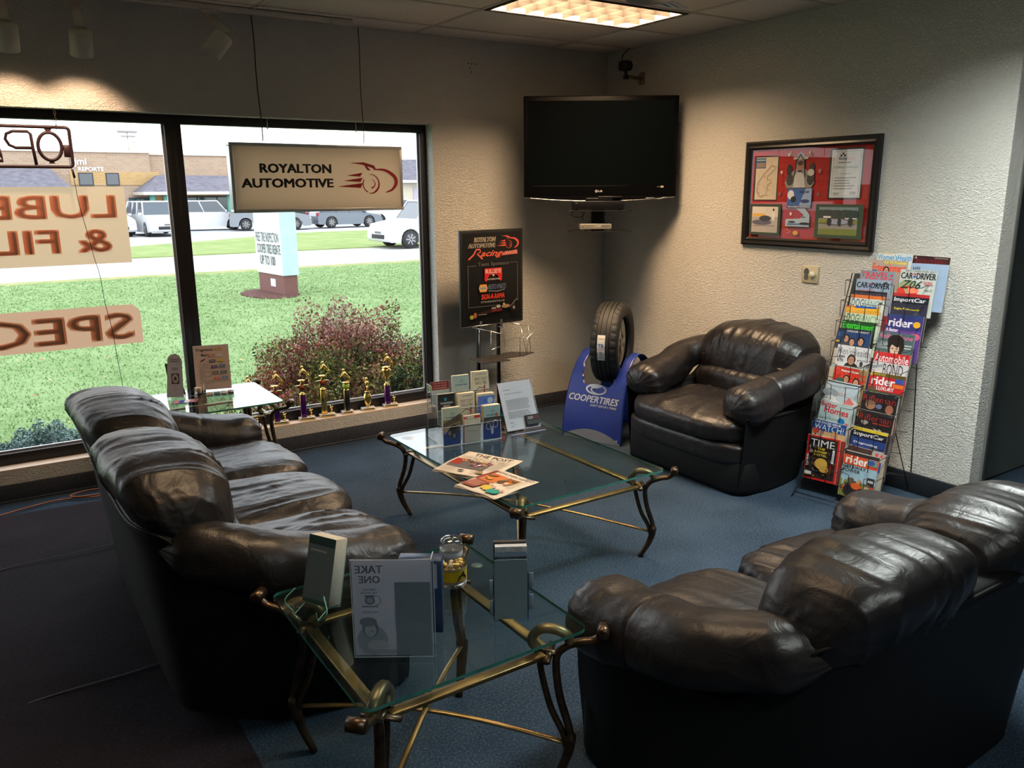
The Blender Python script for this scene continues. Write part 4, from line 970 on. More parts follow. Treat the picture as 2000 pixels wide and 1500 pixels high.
# dragster
p.poly([(A(.12), Bz(.115)), (A(.40), Bz(.165)), (A(.62), Bz(.175)), (A(.64), Bz(.135)), (A(.40), Bz(.125)), (A(.24), Bz(.105))], (40, 22, 24)); p.ell(A(.145), Bz(.10), 0.018, 0.016, (150, 150, 60)); p.ell(A(.20), Bz(.115), 0.014, 0.022, (150, 90, 60)); p.rect(A(.25), Bz(.115), A(.38), Bz(.120), (170, 168, 160)); p.rect(A(.46), Bz(.135), A(.63), Bz(.165), (96, 30, 36)); p.rect(A(.46), Bz(.165), A(.53), Bz(.185), (130, 130, 130)); p.ell(A(.57), Bz(.19), 0.020, 0.012, (170, 165, 160)); p.ell(A(.69), Bz(.185), 0.040, 0.014, (150, 120, 90)); p.ell(A(.66), Bz(.21), 0.008, 0.008, (190, 190, 110))
p.ell(A(.815), Bz(.165), 0.030, 0.036, (26, 20, 18)); p.ell(A(.825), Bz(.160), 0.010, 0.012, (150, 140, 130)); p.line([(A(.75), Bz(.17)), (A(.87), Bz(.255))], 0.003, (150, 150, 150)); p.line([(A(.80), Bz(.17)), (A(.85), Bz(.24))], 0.002, (120, 120, 120)); p.line([(A(.82), Bz(.235)), (A(.90), Bz(.245))], 0.006, (90, 90, 90))
p.build('sign_print', bd)
m = MB(); m.tube([(-Wq / 2 + 0.01, -0.010, Z0 - 0.001), (Wq / 2 - 0.01, -0.010, Z0 - 0.001)], 0.003, M_CHROME, 6); m.build('bottom_rail', bd)
for x_ in (-0.115, 0.075):
    m = MB(); m.rbox((x_ - 0.012, 0.020, 0.02), (x_ + 0.012, 0.040, Z0 + 0.35), M_BLACKM, 0.002); m.build('pole', t)
    m = MB(); m.rbox((x_ - 0.010, -0.012, Z0 - 0.03), (x_ + 0.010, -0.0095, Z0 + 0.03), M_CHROME, 0.001); m.rbox((x_ - 0.010, -0.012, Z0 - 0.033), (x_ + 0.010, 0.030, Z0 - 0.028), M_CHROME, 0.001); m.build('clip', t)
m = MB(); m.rbox((-0.22, -0.13, 0.0), (0.20, 0.16, 0.015), M_BLACKM, 0.004); m.build('foot_plate', t)
m = MB(); m.prism([(-0.21, -0.16), (0.02, -0.20), (0.04, -0.10), (0.20, -0.13), (0.36, -0.06), (0.22, 0.06), (-0.20, 0.02)], 0.560, 0.565, mat('dark_wood_shelf', (0.03, 0.026, 0.022), 0.5)); m.build('tray', t)
def wires(name, segs, r_, mm, parent):
    q = MB()
    for s_ in segs: q.tube(s_, r_, mm, 5)
    return q.build(name, parent)
wires('wire_basket', [[(-0.20, -0.02, 0.815), (-0.05, -0.20, 0.77), (-0.05, -0.20, 0.715), (0.095, -0.22, 0.735), (0.095, -0.22, 0.585)], [(-0.16, -0.05, 0.79), (-0.16, -0.05, 0.575)], [(-0.10, -0.12, 0.79), (-0.10, -0.12, 0.57)], [(-0.10, -0.12, 0.645), (0.13, -0.02, 0.655)]], 0.0035, M_CHROME, t)
wires('wire_basket', [[(0.15, -0.02, 0.815), (0.36, -0.06, 0.765), (0.375, -0.03, 0.72), (0.24, -0.12, 0.695), (0.235, -0.13, 0.575)], [(0.235, -0.04, 0.80), (0.235, -0.12, 0.57)], [(0.315, -0.04, 0.78), (0.315, -0.07, 0.57)], [(0.11, 0.0, 0.81), (0.11, 0.0, 0.62)]], 0.003, M_CHROME, t)

# ================================================================== TYRE AND ITS BLUE DISPLAY STAND
TY = -2.788
st = thing('tyre_stand', 'curved blue plastic display stand with silver lettering holding the tyre', 'display stand', (-0.945, -1.022, 0), TY + PI / 2)
WS2 = 0.51
# side profile (depth behind the front foot, height): bows up and back
prof = spline([(0.0, 0.0, 0), (0.018, 0.16, 0), (0.055, 0.33, 0), (0.115, 0.48, 0), (0.20, 0.585, 0), (0.30, 0.63, 0), (0.40, 0.60, 0), (0.48, 0.52, 0), (0.55, 0.36, 0), (0.585, 0.18, 0), (0.60, 0.0, 0)], 7)
Ls = [0]
for i in range(1, len(prof)): Ls.append(Ls[-1] + (prof[i] - prof[i - 1]).length)
LT = Ls[-1]
def curve_at(d):
    d = max(0, min(LT - 1e-6, d))
    for i in range(1, len(Ls)):
        if Ls[i] >= d: break
    q = (d - Ls[i - 1]) / (Ls[i] - Ls[i - 1]); p_ = prof[i - 1].lerp(prof[i], q); tg = (prof[i] - prof[i - 1]).normalized()
    return p_, Vector((-tg.y, tg.x, 0))
def ssurf(u, v, h):
    p_, nn = curve_at(v); return (u, p_.x + nn.x * h, p_.y + nn.y * h)
Lc = LT / 2; nv_, nu_ = 72, 30
cut_f = 0.40   # the tyre sits in a notch across the crown from here
def half_w(v): return WS2 / 2 - 0.028 * math.sin(PI * v / LT) ** 2
vs = []; fs = []; keep = {}
for j in range(nv_ + 1):
    v = LT * j / nv_; hw = half_w(v)
    d = abs(v - Lc); nd = Lc - 0.405 # half length of notch
    if d < nd: nw = 0.155 - 0.035 * (d / nd) ** 2 if d < nd * 0.86 else 0.125
    else: nw = 0
    for i in range(nu_ + 1):
        u = -hw + 2 * hw * i / nu_
        vs.append((u, v))
def innotch(u, v):
    d = abs(v - Lc); nd = Lc - 0.425
    q = d / nd
    return q < 1 and abs(u) < 0.172 - 0.045 * q and (q < 0.9 or (1 - q) * 0.9 > 0.03 * (u / 0.15) ** 2 - 0.01)
pts3 = [ssurf(u, v, 0.0) for u, v in vs]; ptsb = [ssurf(u, v, -0.004) for u, v in vs]
m = MB()
for j in range(nv_):
    for i in range(nu_):
        a = j * (nu_ + 1) + i; uc = (vs[a][0] + vs[a + 1][0]) / 2; vc = (vs[a][1] + vs[a + nu_ + 1][1]) / 2
        if not innotch(uc, vc): fs.append((a, a + 1, a + nu_ + 2, a + nu_ + 1))
me = MB(); me.add(pts3, fs, M_BLUE, True); o = me.build('sheet', st)
so = o.modifiers.new('s', 'SOLIDIFY'); so.thickness = 0.004; so.offset = -1
p = Print(lambda u, v, h: ssurf(u - WS2 / 2, v, h + 0.001), 0.0004)
SV = (176, 184, 196)
# silver foot sweep
pts = []; fs_ = []
for i in range(21):
    q = i / 20; u = 0.005 + (WS2 - 0.01) * q; top = 0.085 * math.sin(PI * min(1, q * 1.0)) ** 0.8 if 0 < q < 1 else 0.0
    pts += [(u, 0.002), (u, 0.002 + top + 0.001)]
for i in range(20): fs_.append((2 * i, 2 * i + 2, 2 * i + 3, 2 * i + 1))
p._put(pts, fs_, (112, 116, 124))
def sub_text(tx, u0, u1, v0, v1, col, bold, shear): p.text(tx, u0, u1, v0, v1, col, bold, shear)
sub_text('COOPERTIRES', .035, .455, .285, .335, SV, 0.035, 0.25)
sub_text("DON'T GIVE UP A THING", .225, .445, .258, .275, SV, 0.02, 0.3)
p.ring(.255, .385, .088, .040, .026, SV, 60, 300, 30, 0.006); p.ring(.268, .383, .060, .030, .022, SV, 90, 280, 26, 0.004); p.ring(.255, .385, .088, .040, .006, SV, 300, 420, 20, 0.004); p.ring(.27, .383, .062, .031, .004, SV, 280, 450, 20)
p.ell(.47, .035, .006, .006, (190, 195, 205), 10)
p.build('lettering', st)
# tyre: axis along the stand's width, slightly turned
ty = thing('tyre', 'new black car tyre with white paper label standing on the blue stand', 'tyre', (0, 0, 0), TY + PI / 2 + R(15))
cpos = Vector((-0.945, -1.022, 0)) + Vector((-math.cos(TY), -math.sin(TY), 0)) * 0.30
RT = 0.325; WT = 0.215
ty.scale = (0.95, 0.93, 0.93); ty.location = (cpos.x, cpos.y, 0.395 + RT * 0.93)
prf = [(0.205, -0.075), (0.215, -0.092), (0.245, -0.106), (0.275, -0.110), (0.298, -0.104), (0.312, -0.092), (0.318, -0.078), (0.3205, -0.066), (0.3215, -0.0535), (0.314, -0.0525), (0.314, -0.0475), (0.323, -0.0465), (0.3242, -0.0235), (0.316, -0.0225), (0.316, -0.0165), (0.3248, -0.0155), (0.3248, 0.0155), (0.316, 0.0165), (0.316, 0.0225), (0.3242, 0.0235), (0.323, 0.0465), (0.314, 0.0475), (0.314, 0.0525), (0.3215, 0.0535), (0.3205, 0.066), (0.318, 0.078), (0.312, 0.092), (0.298, 0.104), (0.275, 0.110), (0.245, 0.106), (0.215, 0.092), (0.205, 0.075), (0.212, 0.070), (0.262, 0.085), (0.290, 0.06), (0.296, 0.0), (0.290, -0.06), (0.262, -0.085), (0.212, -0.070)]
n_ = 96; vs = []; fs = []
for k in range(n_):
    a = 2 * PI * k / n_
    for j, (r_, x_) in enumerate(prf):
        if k % 3 == 0 and 0.060 < abs(x_) < 0.10 and r_ > 0.305: r_ = r_ - 0.004     # shoulder sipes
        vs.append((x_, r_ * math.cos(a), r_ * math.sin(a)))
L_ = len(prf)
for k in range(n_):
    for j in range(L_): fs.append((k * L_ + j, k * L_ + (j + 1) % L_, ((k + 1) % n_) * L_ + (j + 1) % L_, ((k + 1) % n_) * L_ + j))
m = MB(); m.add(vs, fs, M_RUBBER, False); m.build('casing', ty)
# card disc inside the rim opening
m = MB(); n_ = 40
m.add([(0.055, 0.20 * math.cos(2 * PI * k / n_), 0.20 * math.sin(2 * PI * k / n_)) for k in range(n_)] + [(0.051, 0.20 * math.cos(2 * PI * k / n_), 0.20 * math.sin(2 * PI * k / n_)) for k in range(n_)], [tuple(range(n_)), tuple(range(2 * n_ - 1, n_ - 1, -1))] + [(k, k + n_, (k + 1) % n_ + n_, (k + 1) % n_) for k in range(n_)], ink(150, 140, 120, 0.5))
dc = m.build('display_disc', ty)
p = Print(flat_surf((0.055, 0, 0), (0, 1, 0), (0, 0, 1)), 0.0004)
p.ell(0, 0, .198, .198, (176, 170, 150)); rs = random.Random(9)
for i in range(26):
    a = rs.random() * 6.28; q = 0.14 * math.sqrt(rs.random()); p.ell(q * math.cos(a), q * math.sin(a), 0.02 + 0.03 * rs.random(), 0.014 + 0.024 * rs.random(), rs.choice([(96, 80, 56), (150, 110, 60), (200, 196, 180), (120, 124, 110), (170, 150, 120), (66, 60, 50)]), 12, rs.random() * 3)
p.rect(-.12, .02, -.04, .10, (120, 140, 150)); p.ell(-.10, -.02, .03, .026, (190, 70, 50)); p.text('TIRES', -.16, -.04, .10, .135, (60, 80, 110), 0.03)
p.build('disc_print', dc)
# paper label wrapped on the tread
def tsurf(u, v, h):
    a = PI + 0.02 - (v - 0.0) / RT; r_ = 0.3255 + h
    return (u - 0.052, r_ * math.cos(a), r_ * math.sin(a))
p = Print(lambda u, v, h: tsurf(u, v - 0.085, h + 0.0008), 0.0005)
p.rect(0.012, 0.0, 0.072, 0.198, (205, 208, 212), 1, 12)
p.rect(0.014, 0.150, 0.070, 0.190, (220, 216, 206), 1, 4); p.lines(0.018, 0.066, 0.176, 0.160, 2, (150, 130, 110)); p.text('TR', 0.017, 0.067, 0.100, 0.130, (16, 80, 160), 0.04); p.rect(0.015, 0.090, 0.069, 0.093, (190, 60, 50)); p.lines(0.016, 0.068, 0.088, 0.078, 2, (170, 172, 176))
p.rect(0.029, 0.012, 0.055, 0.07, (140, 142, 146)); p.text('200035', 0.0, 0.0, 0, 0, (30, 30, 30)) if False else None
for i in range(9):
    p.rect(0.0155, 0.006 + i * 0.0068, 0.0235, 0.0105 + i * 0.0068, (34, 34, 36)); p.rect(0.0605, 0.006 + i * 0.0068, 0.0685, 0.0105 + i * 0.0068, (34, 34, 36))
p.build('paper_label', ty)

def paper_mat(name, col, tr):
    m = bpy.data.materials.new(name); m.use_nodes = True; n, l = nodes_of(m); n.remove(n['Principled BSDF'])
    d = n.new('ShaderNodeBsdfDiffuse'); d.inputs[0].default_value = (*col, 1); t_ = n.new('ShaderNodeBsdfTranslucent'); t_.inputs[0].default_value = (*tr, 1)
    nz = n.new('ShaderNodeTexNoise'); nz.inputs['Scale'].default_value = 3; bp = n.new('ShaderNodeBump'); bp.inputs['Strength'].default_value = 0.2; bp.inputs['Distance'].default_value = 0.01; l.new(nz.outputs['Fac'], bp.inputs['Height']); l.new(bp.outputs[0], d.inputs['Normal'])
    a = n.new('ShaderNodeMixShader'); a.inputs[0].default_value = 0.6; l.new(d.outputs[0], a.inputs[1]); l.new(t_.outputs[0], a.inputs[2]); l.new(a.outputs[0], n['Material Output'].inputs[0]); return m

# ================================================================== MAGAZINE RACK
RO = Vector((-0.66, -2.60, 0)); RTV = Vector((0.165, -0.986, 0)).normalized(); RNV = Vector((-0.986, -0.165, 0)).normalized()
RROT = math.atan2(RTV.y, RTV.x)       # rack frame: x viewer's right, +y into the depth
rk = thing('magazine_rack', 'tall black wire rack of stepped pockets against the right wall', 'magazine rack', (RO.x, RO.y, 0), RROT)
def dz(z): return 0.10 + (z - 0.11) * 0.345
Wr = 0.455
def wr(name, P, r_=0.003): 
    m = MB(); m.tube(P, r_, M_WIRE, 5); return m.build(name, rk)
for sx_ in (-0.012, Wr):
    wr('side_rail', [(sx_, 0.0, 0.0), (sx_, dz(0.10) + 0.03, 0.10), (sx_, dz(1.30) + 0.045, 1.30)], 0.0035)
wr('side_rail', [(Wr / 2, dz(0.10) + 0.05, 0.10), (Wr / 2, dz(1.30) + 0.045, 1.30)], 0.0035)
for sx_ in (0.02, Wr - 0.03):
    wr('rear_leg', [(sx_, dz(1.18) + 0.02, 1.18), (sx_ + 0.02, 0.600, 0.002)], 0.0035)
wr('cross_brace', [(0.0, 0.02, 0.03), (Wr, 0.02, 0.03)], 0.003); wr('cross_brace', [(0.02, 0.56, 0.10), (Wr, 0.56, 0.10)], 0.003)
wr('cross_brace', [(Wr, dz(0.46) + 0.03, 0.46), (Wr - 0.02, 0.58, 0.03)], 0.003)
zt_ = [0.13 + 0.118 * i for i in range(10)]
for z in zt_:
    d = dz(z)
    for c0 in (0.0, 0.226):
        x0, x1 = c0, c0 + 0.212
        m = MB()
        m.tube([(x0, d + 0.05, z + 0.075), (x0, d - 0.022, z + 0.075), (x0, d - 0.022, z - 0.02), (x0 + 0.045, d - 0.022, z - 0.02)], 0.0022, M_WIRE, 5)
        m.build('pocket_wire', rk)
        m = MB(); m.tube([(x0 + 0.062, d - 0.024, z - 0.03), (x0 + 0.062, d - 0.024, z + 0.062), (x0 + 0.005, d - 0.024, z + 0.075)], 0.0022, M_WIRE, 5); m.build('pocket_wire', rk)
        m = MB(); m.tube([(x1 - 0.062, d - 0.024, z - 0.03), (x1 - 0.062, d - 0.024, z + 0.062), (x1, d - 0.024, z + 0.06), (x1 + 0.02, d + 0.05, z + 0.075)], 0.0022, M_WIRE, 5); m.build('pocket_wire', rk)
    wr('pocket_wire', [(-0.012, d + 0.055, z - 0.035), (Wr, d + 0.055, z - 0.035), (Wr + 0.04, d + 0.09, z - 0.04)], 0.002)
for c0 in (0.0, 0.226):
    m = MB(); m.add([(c0, dz(0.11) + 0.062, 0.10), (c0 + 0.212, dz(0.11) + 0.062, 0.10), (c0 + 0.212, dz(1.3) + 0.05, 1.30), (c0, dz(1.3) + 0.05, 1.30)], [(0, 1, 2, 3), (3, 2, 1, 0)], mat('dark_card_backing', (0.03, 0.03, 0.03), 0.7)); m.build('backing_sheet', rk)

MW, MH = 0.203, 0.268
def magazine(s_, ztop, label, draw, back=0.0, tilt=0.0, lean=9.0, group='magazines in the wire rack', w_=MW, h_=MH, th=0.006, dd=0.0):
    """standing magazine: its top left corner at (s_, ztop) in the rack frame"""
    d = dz(ztop) + dd
    o = RO + RTV * s_ - RNV * d + Vector((0, 0, ztop))
    t = thing('magazine', label, 'magazine', o, 0, group)
    t.rotation_mode = 'XYZ'
    t.rotation_euler = (Matrix.Rotation(RROT, 4, 'Z') @ Matrix.Rotation(R(-lean), 4, 'X') @ Matrix.Rotation(R(tilt), 4, 'Y')).to_euler('XYZ')
    # local: x right, z up (top edge at 0), -y towards the viewer; covers bow a little
    bow = 0.006
    def sf(u, v, h): return (u, -h - bow * math.sin(PI * u / w_) * (0.4 + 0.6 * v / h_), v - h_)
    m = MB(); N = 6; vs = []; 
    for i in range(N + 1):
        u = w_ * i / N
        for (v, y) in ((0, 0), (h_, 0), (h_, th), (0, th)):
            q = sf(u, v, 0); vs.append((q[0], q[1] + y, q[2]))
    fs = [(4 * i + k, 4 * i + 4 + k, 4 * i + 4 + (k + 1) % 4, 4 * i + (k + 1) % 4) for i in range(N) for k in range(4)] + [(0, 1, 2, 3), (4 * N + 3, 4 * N + 2, 4 * N + 1, 4 * N)]
    m.add(vs, fs, M_PAGES); m.build('pages', t)
    class CP(Print):
        def rect(s, u0, v0, u1, v1, col, nu=None, nv=1): return Print.rect(s, u0, v0, u1, v1, col, max(1, int(abs(u1 - u0) / 0.034)), nv)
    p = CP(sf, 0.00022, 0.0004)
    p.W, p.H = w_, h_
    draw(p); p.build('cover', t)
    return t
def man(p, cu, cv, r_, hair=(40, 26, 20), skin=(190, 140, 112), shirt=(60, 60, 70), sh=True):
    if sh: p.ell(cu, cv - r_ * 2.0, r_ * 1.7, r_ * 1.1, shirt, 16)
    p.ell(cu, cv + r_ * 0.25, r_ * 1.0, r_ * 1.15, hair, 16); p.ell(cu, cv, r_ * 0.72, r_ * 0.98, skin, 16)
    p.rect(cu - r_ * .42, cv + r_ * .12, cu - r_ * .16, cv + r_ * .24, (50, 34, 30)); p.rect(cu + r_ * .16, cv + r_ * .12, cu + r_ * .42, cv + r_ * .24, (50, 34, 30)); p.rect(cu - r_ * .24, cv - r_ * .42, cu + r_ * .24, cv - r_ * .32, (150, 70, 66))
H_ = MH
def d_womens(p): p.rect(0, 0, MW, H_, (206, 206, 204)); p.text("Women'sHealth", .004, MW - .004, H_ - .040, H_ - .006, (40, 140, 190), 0.02); p.rect(.03, H_ - .004, .10, H_ - .001, (220, 190, 60))
def d_ent(p): p.rect(0, 0, MW, H_, (170, 150, 140)); p.text('Entertainment', .004, MW - .004, H_ - .068, H_ - .022, (226, 66, 20), 0.03); p.text('Fall TV Preview!', .07, MW - .006, H_ - .022, H_ - .004, (230, 210, 40), 0.03); man(p, .088, H_ - .062, .018, (40, 20, 16)); p.ell(.02, H_ - .07, .018, .012, (40, 90, 150))
def d_travel(p): p.rect(0, 0, MW, H_, (120, 140, 150)); p.text('TRAVEL+', .006, MW - .006, H_ - .040, H_ - .008, (214, 50, 70), 0.035); p.text('LEISURE', .006, MW - .006, H_ - .072, H_ - .042, (214, 50, 70), 0.035)
def d_cd1(p): p.rect(0, 0, MW, H_, (140, 158, 178)); p.text('CAR', .005, .075, H_ - .052, H_ - .018, (16, 16, 18), 0.035); p.text('DRIVER', .095, MW - .003, H_ - .052, H_ - .018, (16, 16, 18), 0.035); p.rect(.077, H_ - .030, .092, H_ - .022, (190, 50, 60)); p.rect(.077, H_ - .046, .092, H_ - .034, (60, 80, 170)); p.text('first drive', .02, .12, H_ - .07, H_ - .058, (190, 80, 100), 0.0, 0.2)
def d_dark(p): p.rect(0, 0, MW, H_, (34, 32, 38)); p.text('AUTOMOTIVE', .006, MW - .006, H_ - .040, H_ - .012, (84, 76, 100), 0.03)
def d_dog(bgc, tc, top, acc):
    def f(p):
        p.rect(0, 0, MW, H_, bgc); p.rect(0, H_ - .020, MW, H_, top); p.text('DOG', .010, .085, H_ - .070, H_ - .024, tc, 0.01); p.text('FANCY', .088, MW - .008, H_ - .070, H_ - .028, acc, 0.01)
    return f
def d_strip(p): p.rect(0, 0, MW, H_, (196, 150, 60)); p.rect(0, H_ - .008, .06, H_, (200, 60, 40)); p.rect(.06, H_ - .012, MW - .02, H_, (40, 80, 160)); p.rect(0, H_ - .03, MW, H_ - .014, (226, 170, 40))
def d_green(p): p.rect(0, 0, MW, H_, (24, 40, 24)); p.rect(.004, H_ - .06, MW - .004, H_ - .004, (30, 70, 34)); p.text('Entertainment', .006, MW - .006, H_ - .048, H_ - .008, (54, 190, 44), 0.03)
def d_group(p):
    p.rect(0, 0, MW, H_, (30, 36, 52)); p.rect(0, H_ - .10, MW, H_ - .02, (36, 62, 104)); p.text('DREAM NIGHT', .06, MW - .01, H_ - .020, H_ - .008, (200, 200, 205), 0.02)
    for (a, b, r_, hc) in ((.060, .062, .020, (24, 18, 18)), (.098, .080, .020, (40, 28, 22)), (.150, .072, .022, (30, 18, 14))): man(p, a, H_ - b, r_, hc)
    p.rect(.0, H_ - .085, .022, H_ - .075, (210, 180, 50)); p.rect(.012, H_ - .05, .02, H_ - .03, (60, 100, 170))
def d_mens(p):
    p.rect(0, 0, MW, H_, (204, 204, 206)); p.text("Men'sHealth", .006, MW - .004, H_ - .056, H_ - .010, (128, 130, 136), 0.005); p.text('Lean', .004, .056, H_ - .076, H_ - .055, (20, 20, 22), 0.02); p.text('& Fit', .010, .050, H_ - .100, H_ - .080, (20, 20, 22), 0.02)
    p.ell(.100, H_ - .125, .042, .030, (36, 34, 36)); man(p, .098, H_ - .085, .026, (40, 32, 30), (180, 130, 104), sh=False); p.frame(.135, H_ - .115, .195, H_ - .076, .002, (20, 20, 20)); p.ell(.160, H_ - .098, .010, .016, (60, 60, 62))
def d_yel(p): p.rect(0, 0, MW, H_, (150, 160, 150)); p.text('G', .004, .022, H_ - .05, H_ - .02, (224, 200, 40), 0.03)
def d_red(p):
    p.rect(0, 0, MW, H_, (176, 40, 30)); p.rect(MW * .75, 0, MW, H_, (150, 120, 80)); p.text('Parents', .010, MW - .008, H_ - .080, H_ - .008, (214, 60, 36), 0.03); p.text('National Guide', .045, .15, H_ - .028, H_ - .014, (230, 226, 220), 0.02)
    p.ell(.05, H_ - .095, .034, .030, (60, 90, 84)); man(p, .085, H_ - .070, .020, (50, 30, 22), shirt=(50, 150, 200)); man(p, .145, H_ - .080, .020, (40, 26, 22), shirt=(220, 190, 200))
def d_barn(p):
    p.rect(0, 0, MW, H_, (176, 190, 200)); p.rect(0, H_ - .012, MW, H_ - .006, (30, 30, 30)); p.text('country barn', .02, .14, H_ - .040, H_ - .025, (110, 124, 140), 0.0); p.ell(.03, H_ - .075, .05, .025, (140, 148, 156)); p.ell(.10, H_ - .115, .10, .032, (206, 206, 204)); p.text('JOY', .07, .13, H_ - .088, H_ - .066, (190, 120, 120)); p.poly([(.12, H_ - .125), (.15, H_ - .085), (.185, H_ - .12), (.16, H_ - .135)], (206, 110, 110))
def d_better(p): p.rect(0, 0, MW, H_, (164, 184, 184)); p.text('Better', .004, .105, H_ - .038, H_ - .006, (196, 40, 50), 0.02); p.text('Homes', .030, .180, H_ - .072, H_ - .034, (196, 40, 50), 0.02); p.text('comfort', .01, .12, H_ - .112, H_ - .092, (90, 110, 120)); p.ell(.145, H_ - .105, .022, .018, (30, 110, 170)); p.ell(.18, H_ - .12, .012, .012, (180, 90, 90))
def d_watch(p):
    p.rect(0, 0, MW, H_, (40, 70, 130)); p.rect(0, 0, MW, H_ - .062, (188, 152, 110)); p.text('THE FACES ISSUE', .006, .17, H_ - .018, H_ - .006, (220, 220, 225), 0.02); p.text('WATCH!', .010, MW - .012, H_ - .058, H_ - .022, (200, 210, 222), 0.0)
    p.ell(.022, H_ - .068, .018, .018, (190, 60, 40)); man(p, .055, H_ - .075, .018, (60, 40, 90)); man(p, .14, H_ - .080, .020, (170, 130, 60)); p.ell(.10, H_ - .11, .02, .014, (60, 60, 60))
def d_time(p):
    p.rect(0, 0, MW, H_, (196, 34, 28)); p.rect(.012, .012, MW - .012, H_ - .010, (44, 34, 28)); rs = random.Random(4)
    for i in range(46): p.ell(.02 + .16 * rs.random(), .02 + (H_ - .08) * rs.random(), .004 + .010 * rs.random(), .004 + .010 * rs.random(), rs.choice([(70, 60, 66), (96, 70, 40), (150, 120, 70), (60, 66, 90), (120, 110, 104), (30, 26, 24)]), 8)
    p.ell(.11, .105, .040, .034, (206, 160, 70)); p.ell(.13, .075, .03, .02, (196, 150, 64)); p.rect(.014, .030, .060, .048, (214, 210, 206))
    p.text('TIME', .030, MW - .024, H_ - .062, H_ - .020, (216, 214, 218), 0.0)
    for k, tx in enumerate(('THE', 'SWAMP', 'HOTEL')): p.text(tx, .100 - .008 * len(tx), .100 + .008 * len(tx), H_ - .080 - .019 * k, H_ - .067 - .019 * k, (214, 180, 60), 0.02)
    p.rect(.016, .08, .026, .15, (190, 190, 192)); p.rect(MW - .032, .12, MW - .020, .20, (220, 220, 222)); p.rect(MW - .028, .13, MW - .025, .19, (30, 30, 30))
def d_darkred(p): p.rect(0, 0, MW, H_, (52, 18, 22)); p.text('A', .008, .024, H_ - .018, H_ - .004, (200, 190, 190), 0.02); p.text('EIGHTEEN', .02, MW - .02, H_ - .052, H_ - .020, (110, 24, 30), 0.02); p.rect(.12, H_ - .012, MW - .01, H_ - .006, (130, 110, 100))
def d_blue(p): p.rect(0, 0, MW, H_, (150, 170, 196)); p.text('HSJ', .01, .05, H_ - .05, H_ - .02, (30, 40, 70), 0.03)
def d_cd2(p):
    p.rect(0, 0, MW, H_, (186, 190, 184)); p.text('BEST CARS FOR 2017', .030, MW - .004, H_ - .014, H_ - .003, (90, 90, 96), 0.02); p.text('CAR', .006, .075, H_ - .054, H_ - .018, (14, 14, 16), 0.035); p.text('DRIVER', .095, MW - .003, H_ - .054, H_ - .018, (14, 14, 16), 0.035); p.rect(.077, H_ - .030, .092, H_ - .022, (190, 50, 60)); p.rect(.077, H_ - .046, .092, H_ - .034, (60, 80, 170))
    p.ell(.05, H_ - .10, .05, .04, (150, 160, 120)); p.ell(.055, H_ - .125, .060, .030, (206, 60, 40)); p.ell(.085, H_ - .118, .035, .018, (230, 130, 100)); p.text('Z06', .012, .130, H_ - .110, H_ - .062, (20, 40, 30), 0.01, 0.4); p.text('THE WILD', .135, .185, H_ - .074, H_ - .064, (196, 40, 44), 0.02); p.text('NEW CARS', .145, .190, H_ - .086, H_ - .076, (196, 40, 44), 0.02); p.text('best of', .15, .19, H_ - .12, H_ - .105, (70, 80, 60))
def d_import(top, body, w1, wc):
    def f(p):
        p.rect(0, 0, MW, H_, body); p.rect(0, H_ - .018, MW, H_, top); p.rect(0, H_ - .058, MW, H_ - .018, (26, 26, 36)); p.text('ImportCar', .010, MW - .014, H_ - .054, H_ - .024, (216, 216, 222), 0.03, 0.1)
        p.text(w1, .02, .16, H_ - .098, H_ - .082, wc, 0.03); p.rect(.12, 0, .19, H_ - .10, (40, 44, 60)); p.ell(.15, H_ - .13, .02, .03, (60, 64, 80))
    return f
def d_rider(bgc, nm, c1, ex):
    def f(p):
        p.rect(0, 0, MW, H_, bgc); p.text('rider', .014, .150, H_ - .070, H_ - .022, nm, 0.045)
        ex(p)
    return f
def ex_purple(p): p.rect(0, 0, MW, H_ - .085, (90, 60, 130)); p.rect(0, H_ - .012, MW, H_, (40, 60, 110)); p.ell(.172, H_ - .050, .020, .018, (220, 160, 40)); p.text('A Better', .004, .075, H_ - .100, H_ - .080, (226, 220, 226), 0.03); p.ell(.17, H_ - .12, .03, .02, (196, 90, 120)); p.rect(.0, H_ - .06, .010, H_ - .02, (206, 60, 50))
def ex_red(p): p.rect(.0, H_ - .020, MW, H_, (90, 74, 30)); p.text('8', .002, .014, H_ - .022, H_ - .004, (226, 200, 50), 0.03); p.text('WINTER RIDES', .02, .09, H_ - .016, H_ - .004, (190, 170, 50), 0.02); p.rect(.150, H_ - .048, .198, H_ - .020, (60, 80, 150)); p.rect(.140, H_ - .074, .198, H_ - .052, (220, 110, 40)); p.ell(.03, H_ - .10, .03, .02, (110, 70, 50)); p.text('LUXURY', .050, .150, H_ - .098, H_ - .076, (226, 222, 220), 0.035); p.rect(0, 0, MW, H_ - .105, (60, 70, 50))
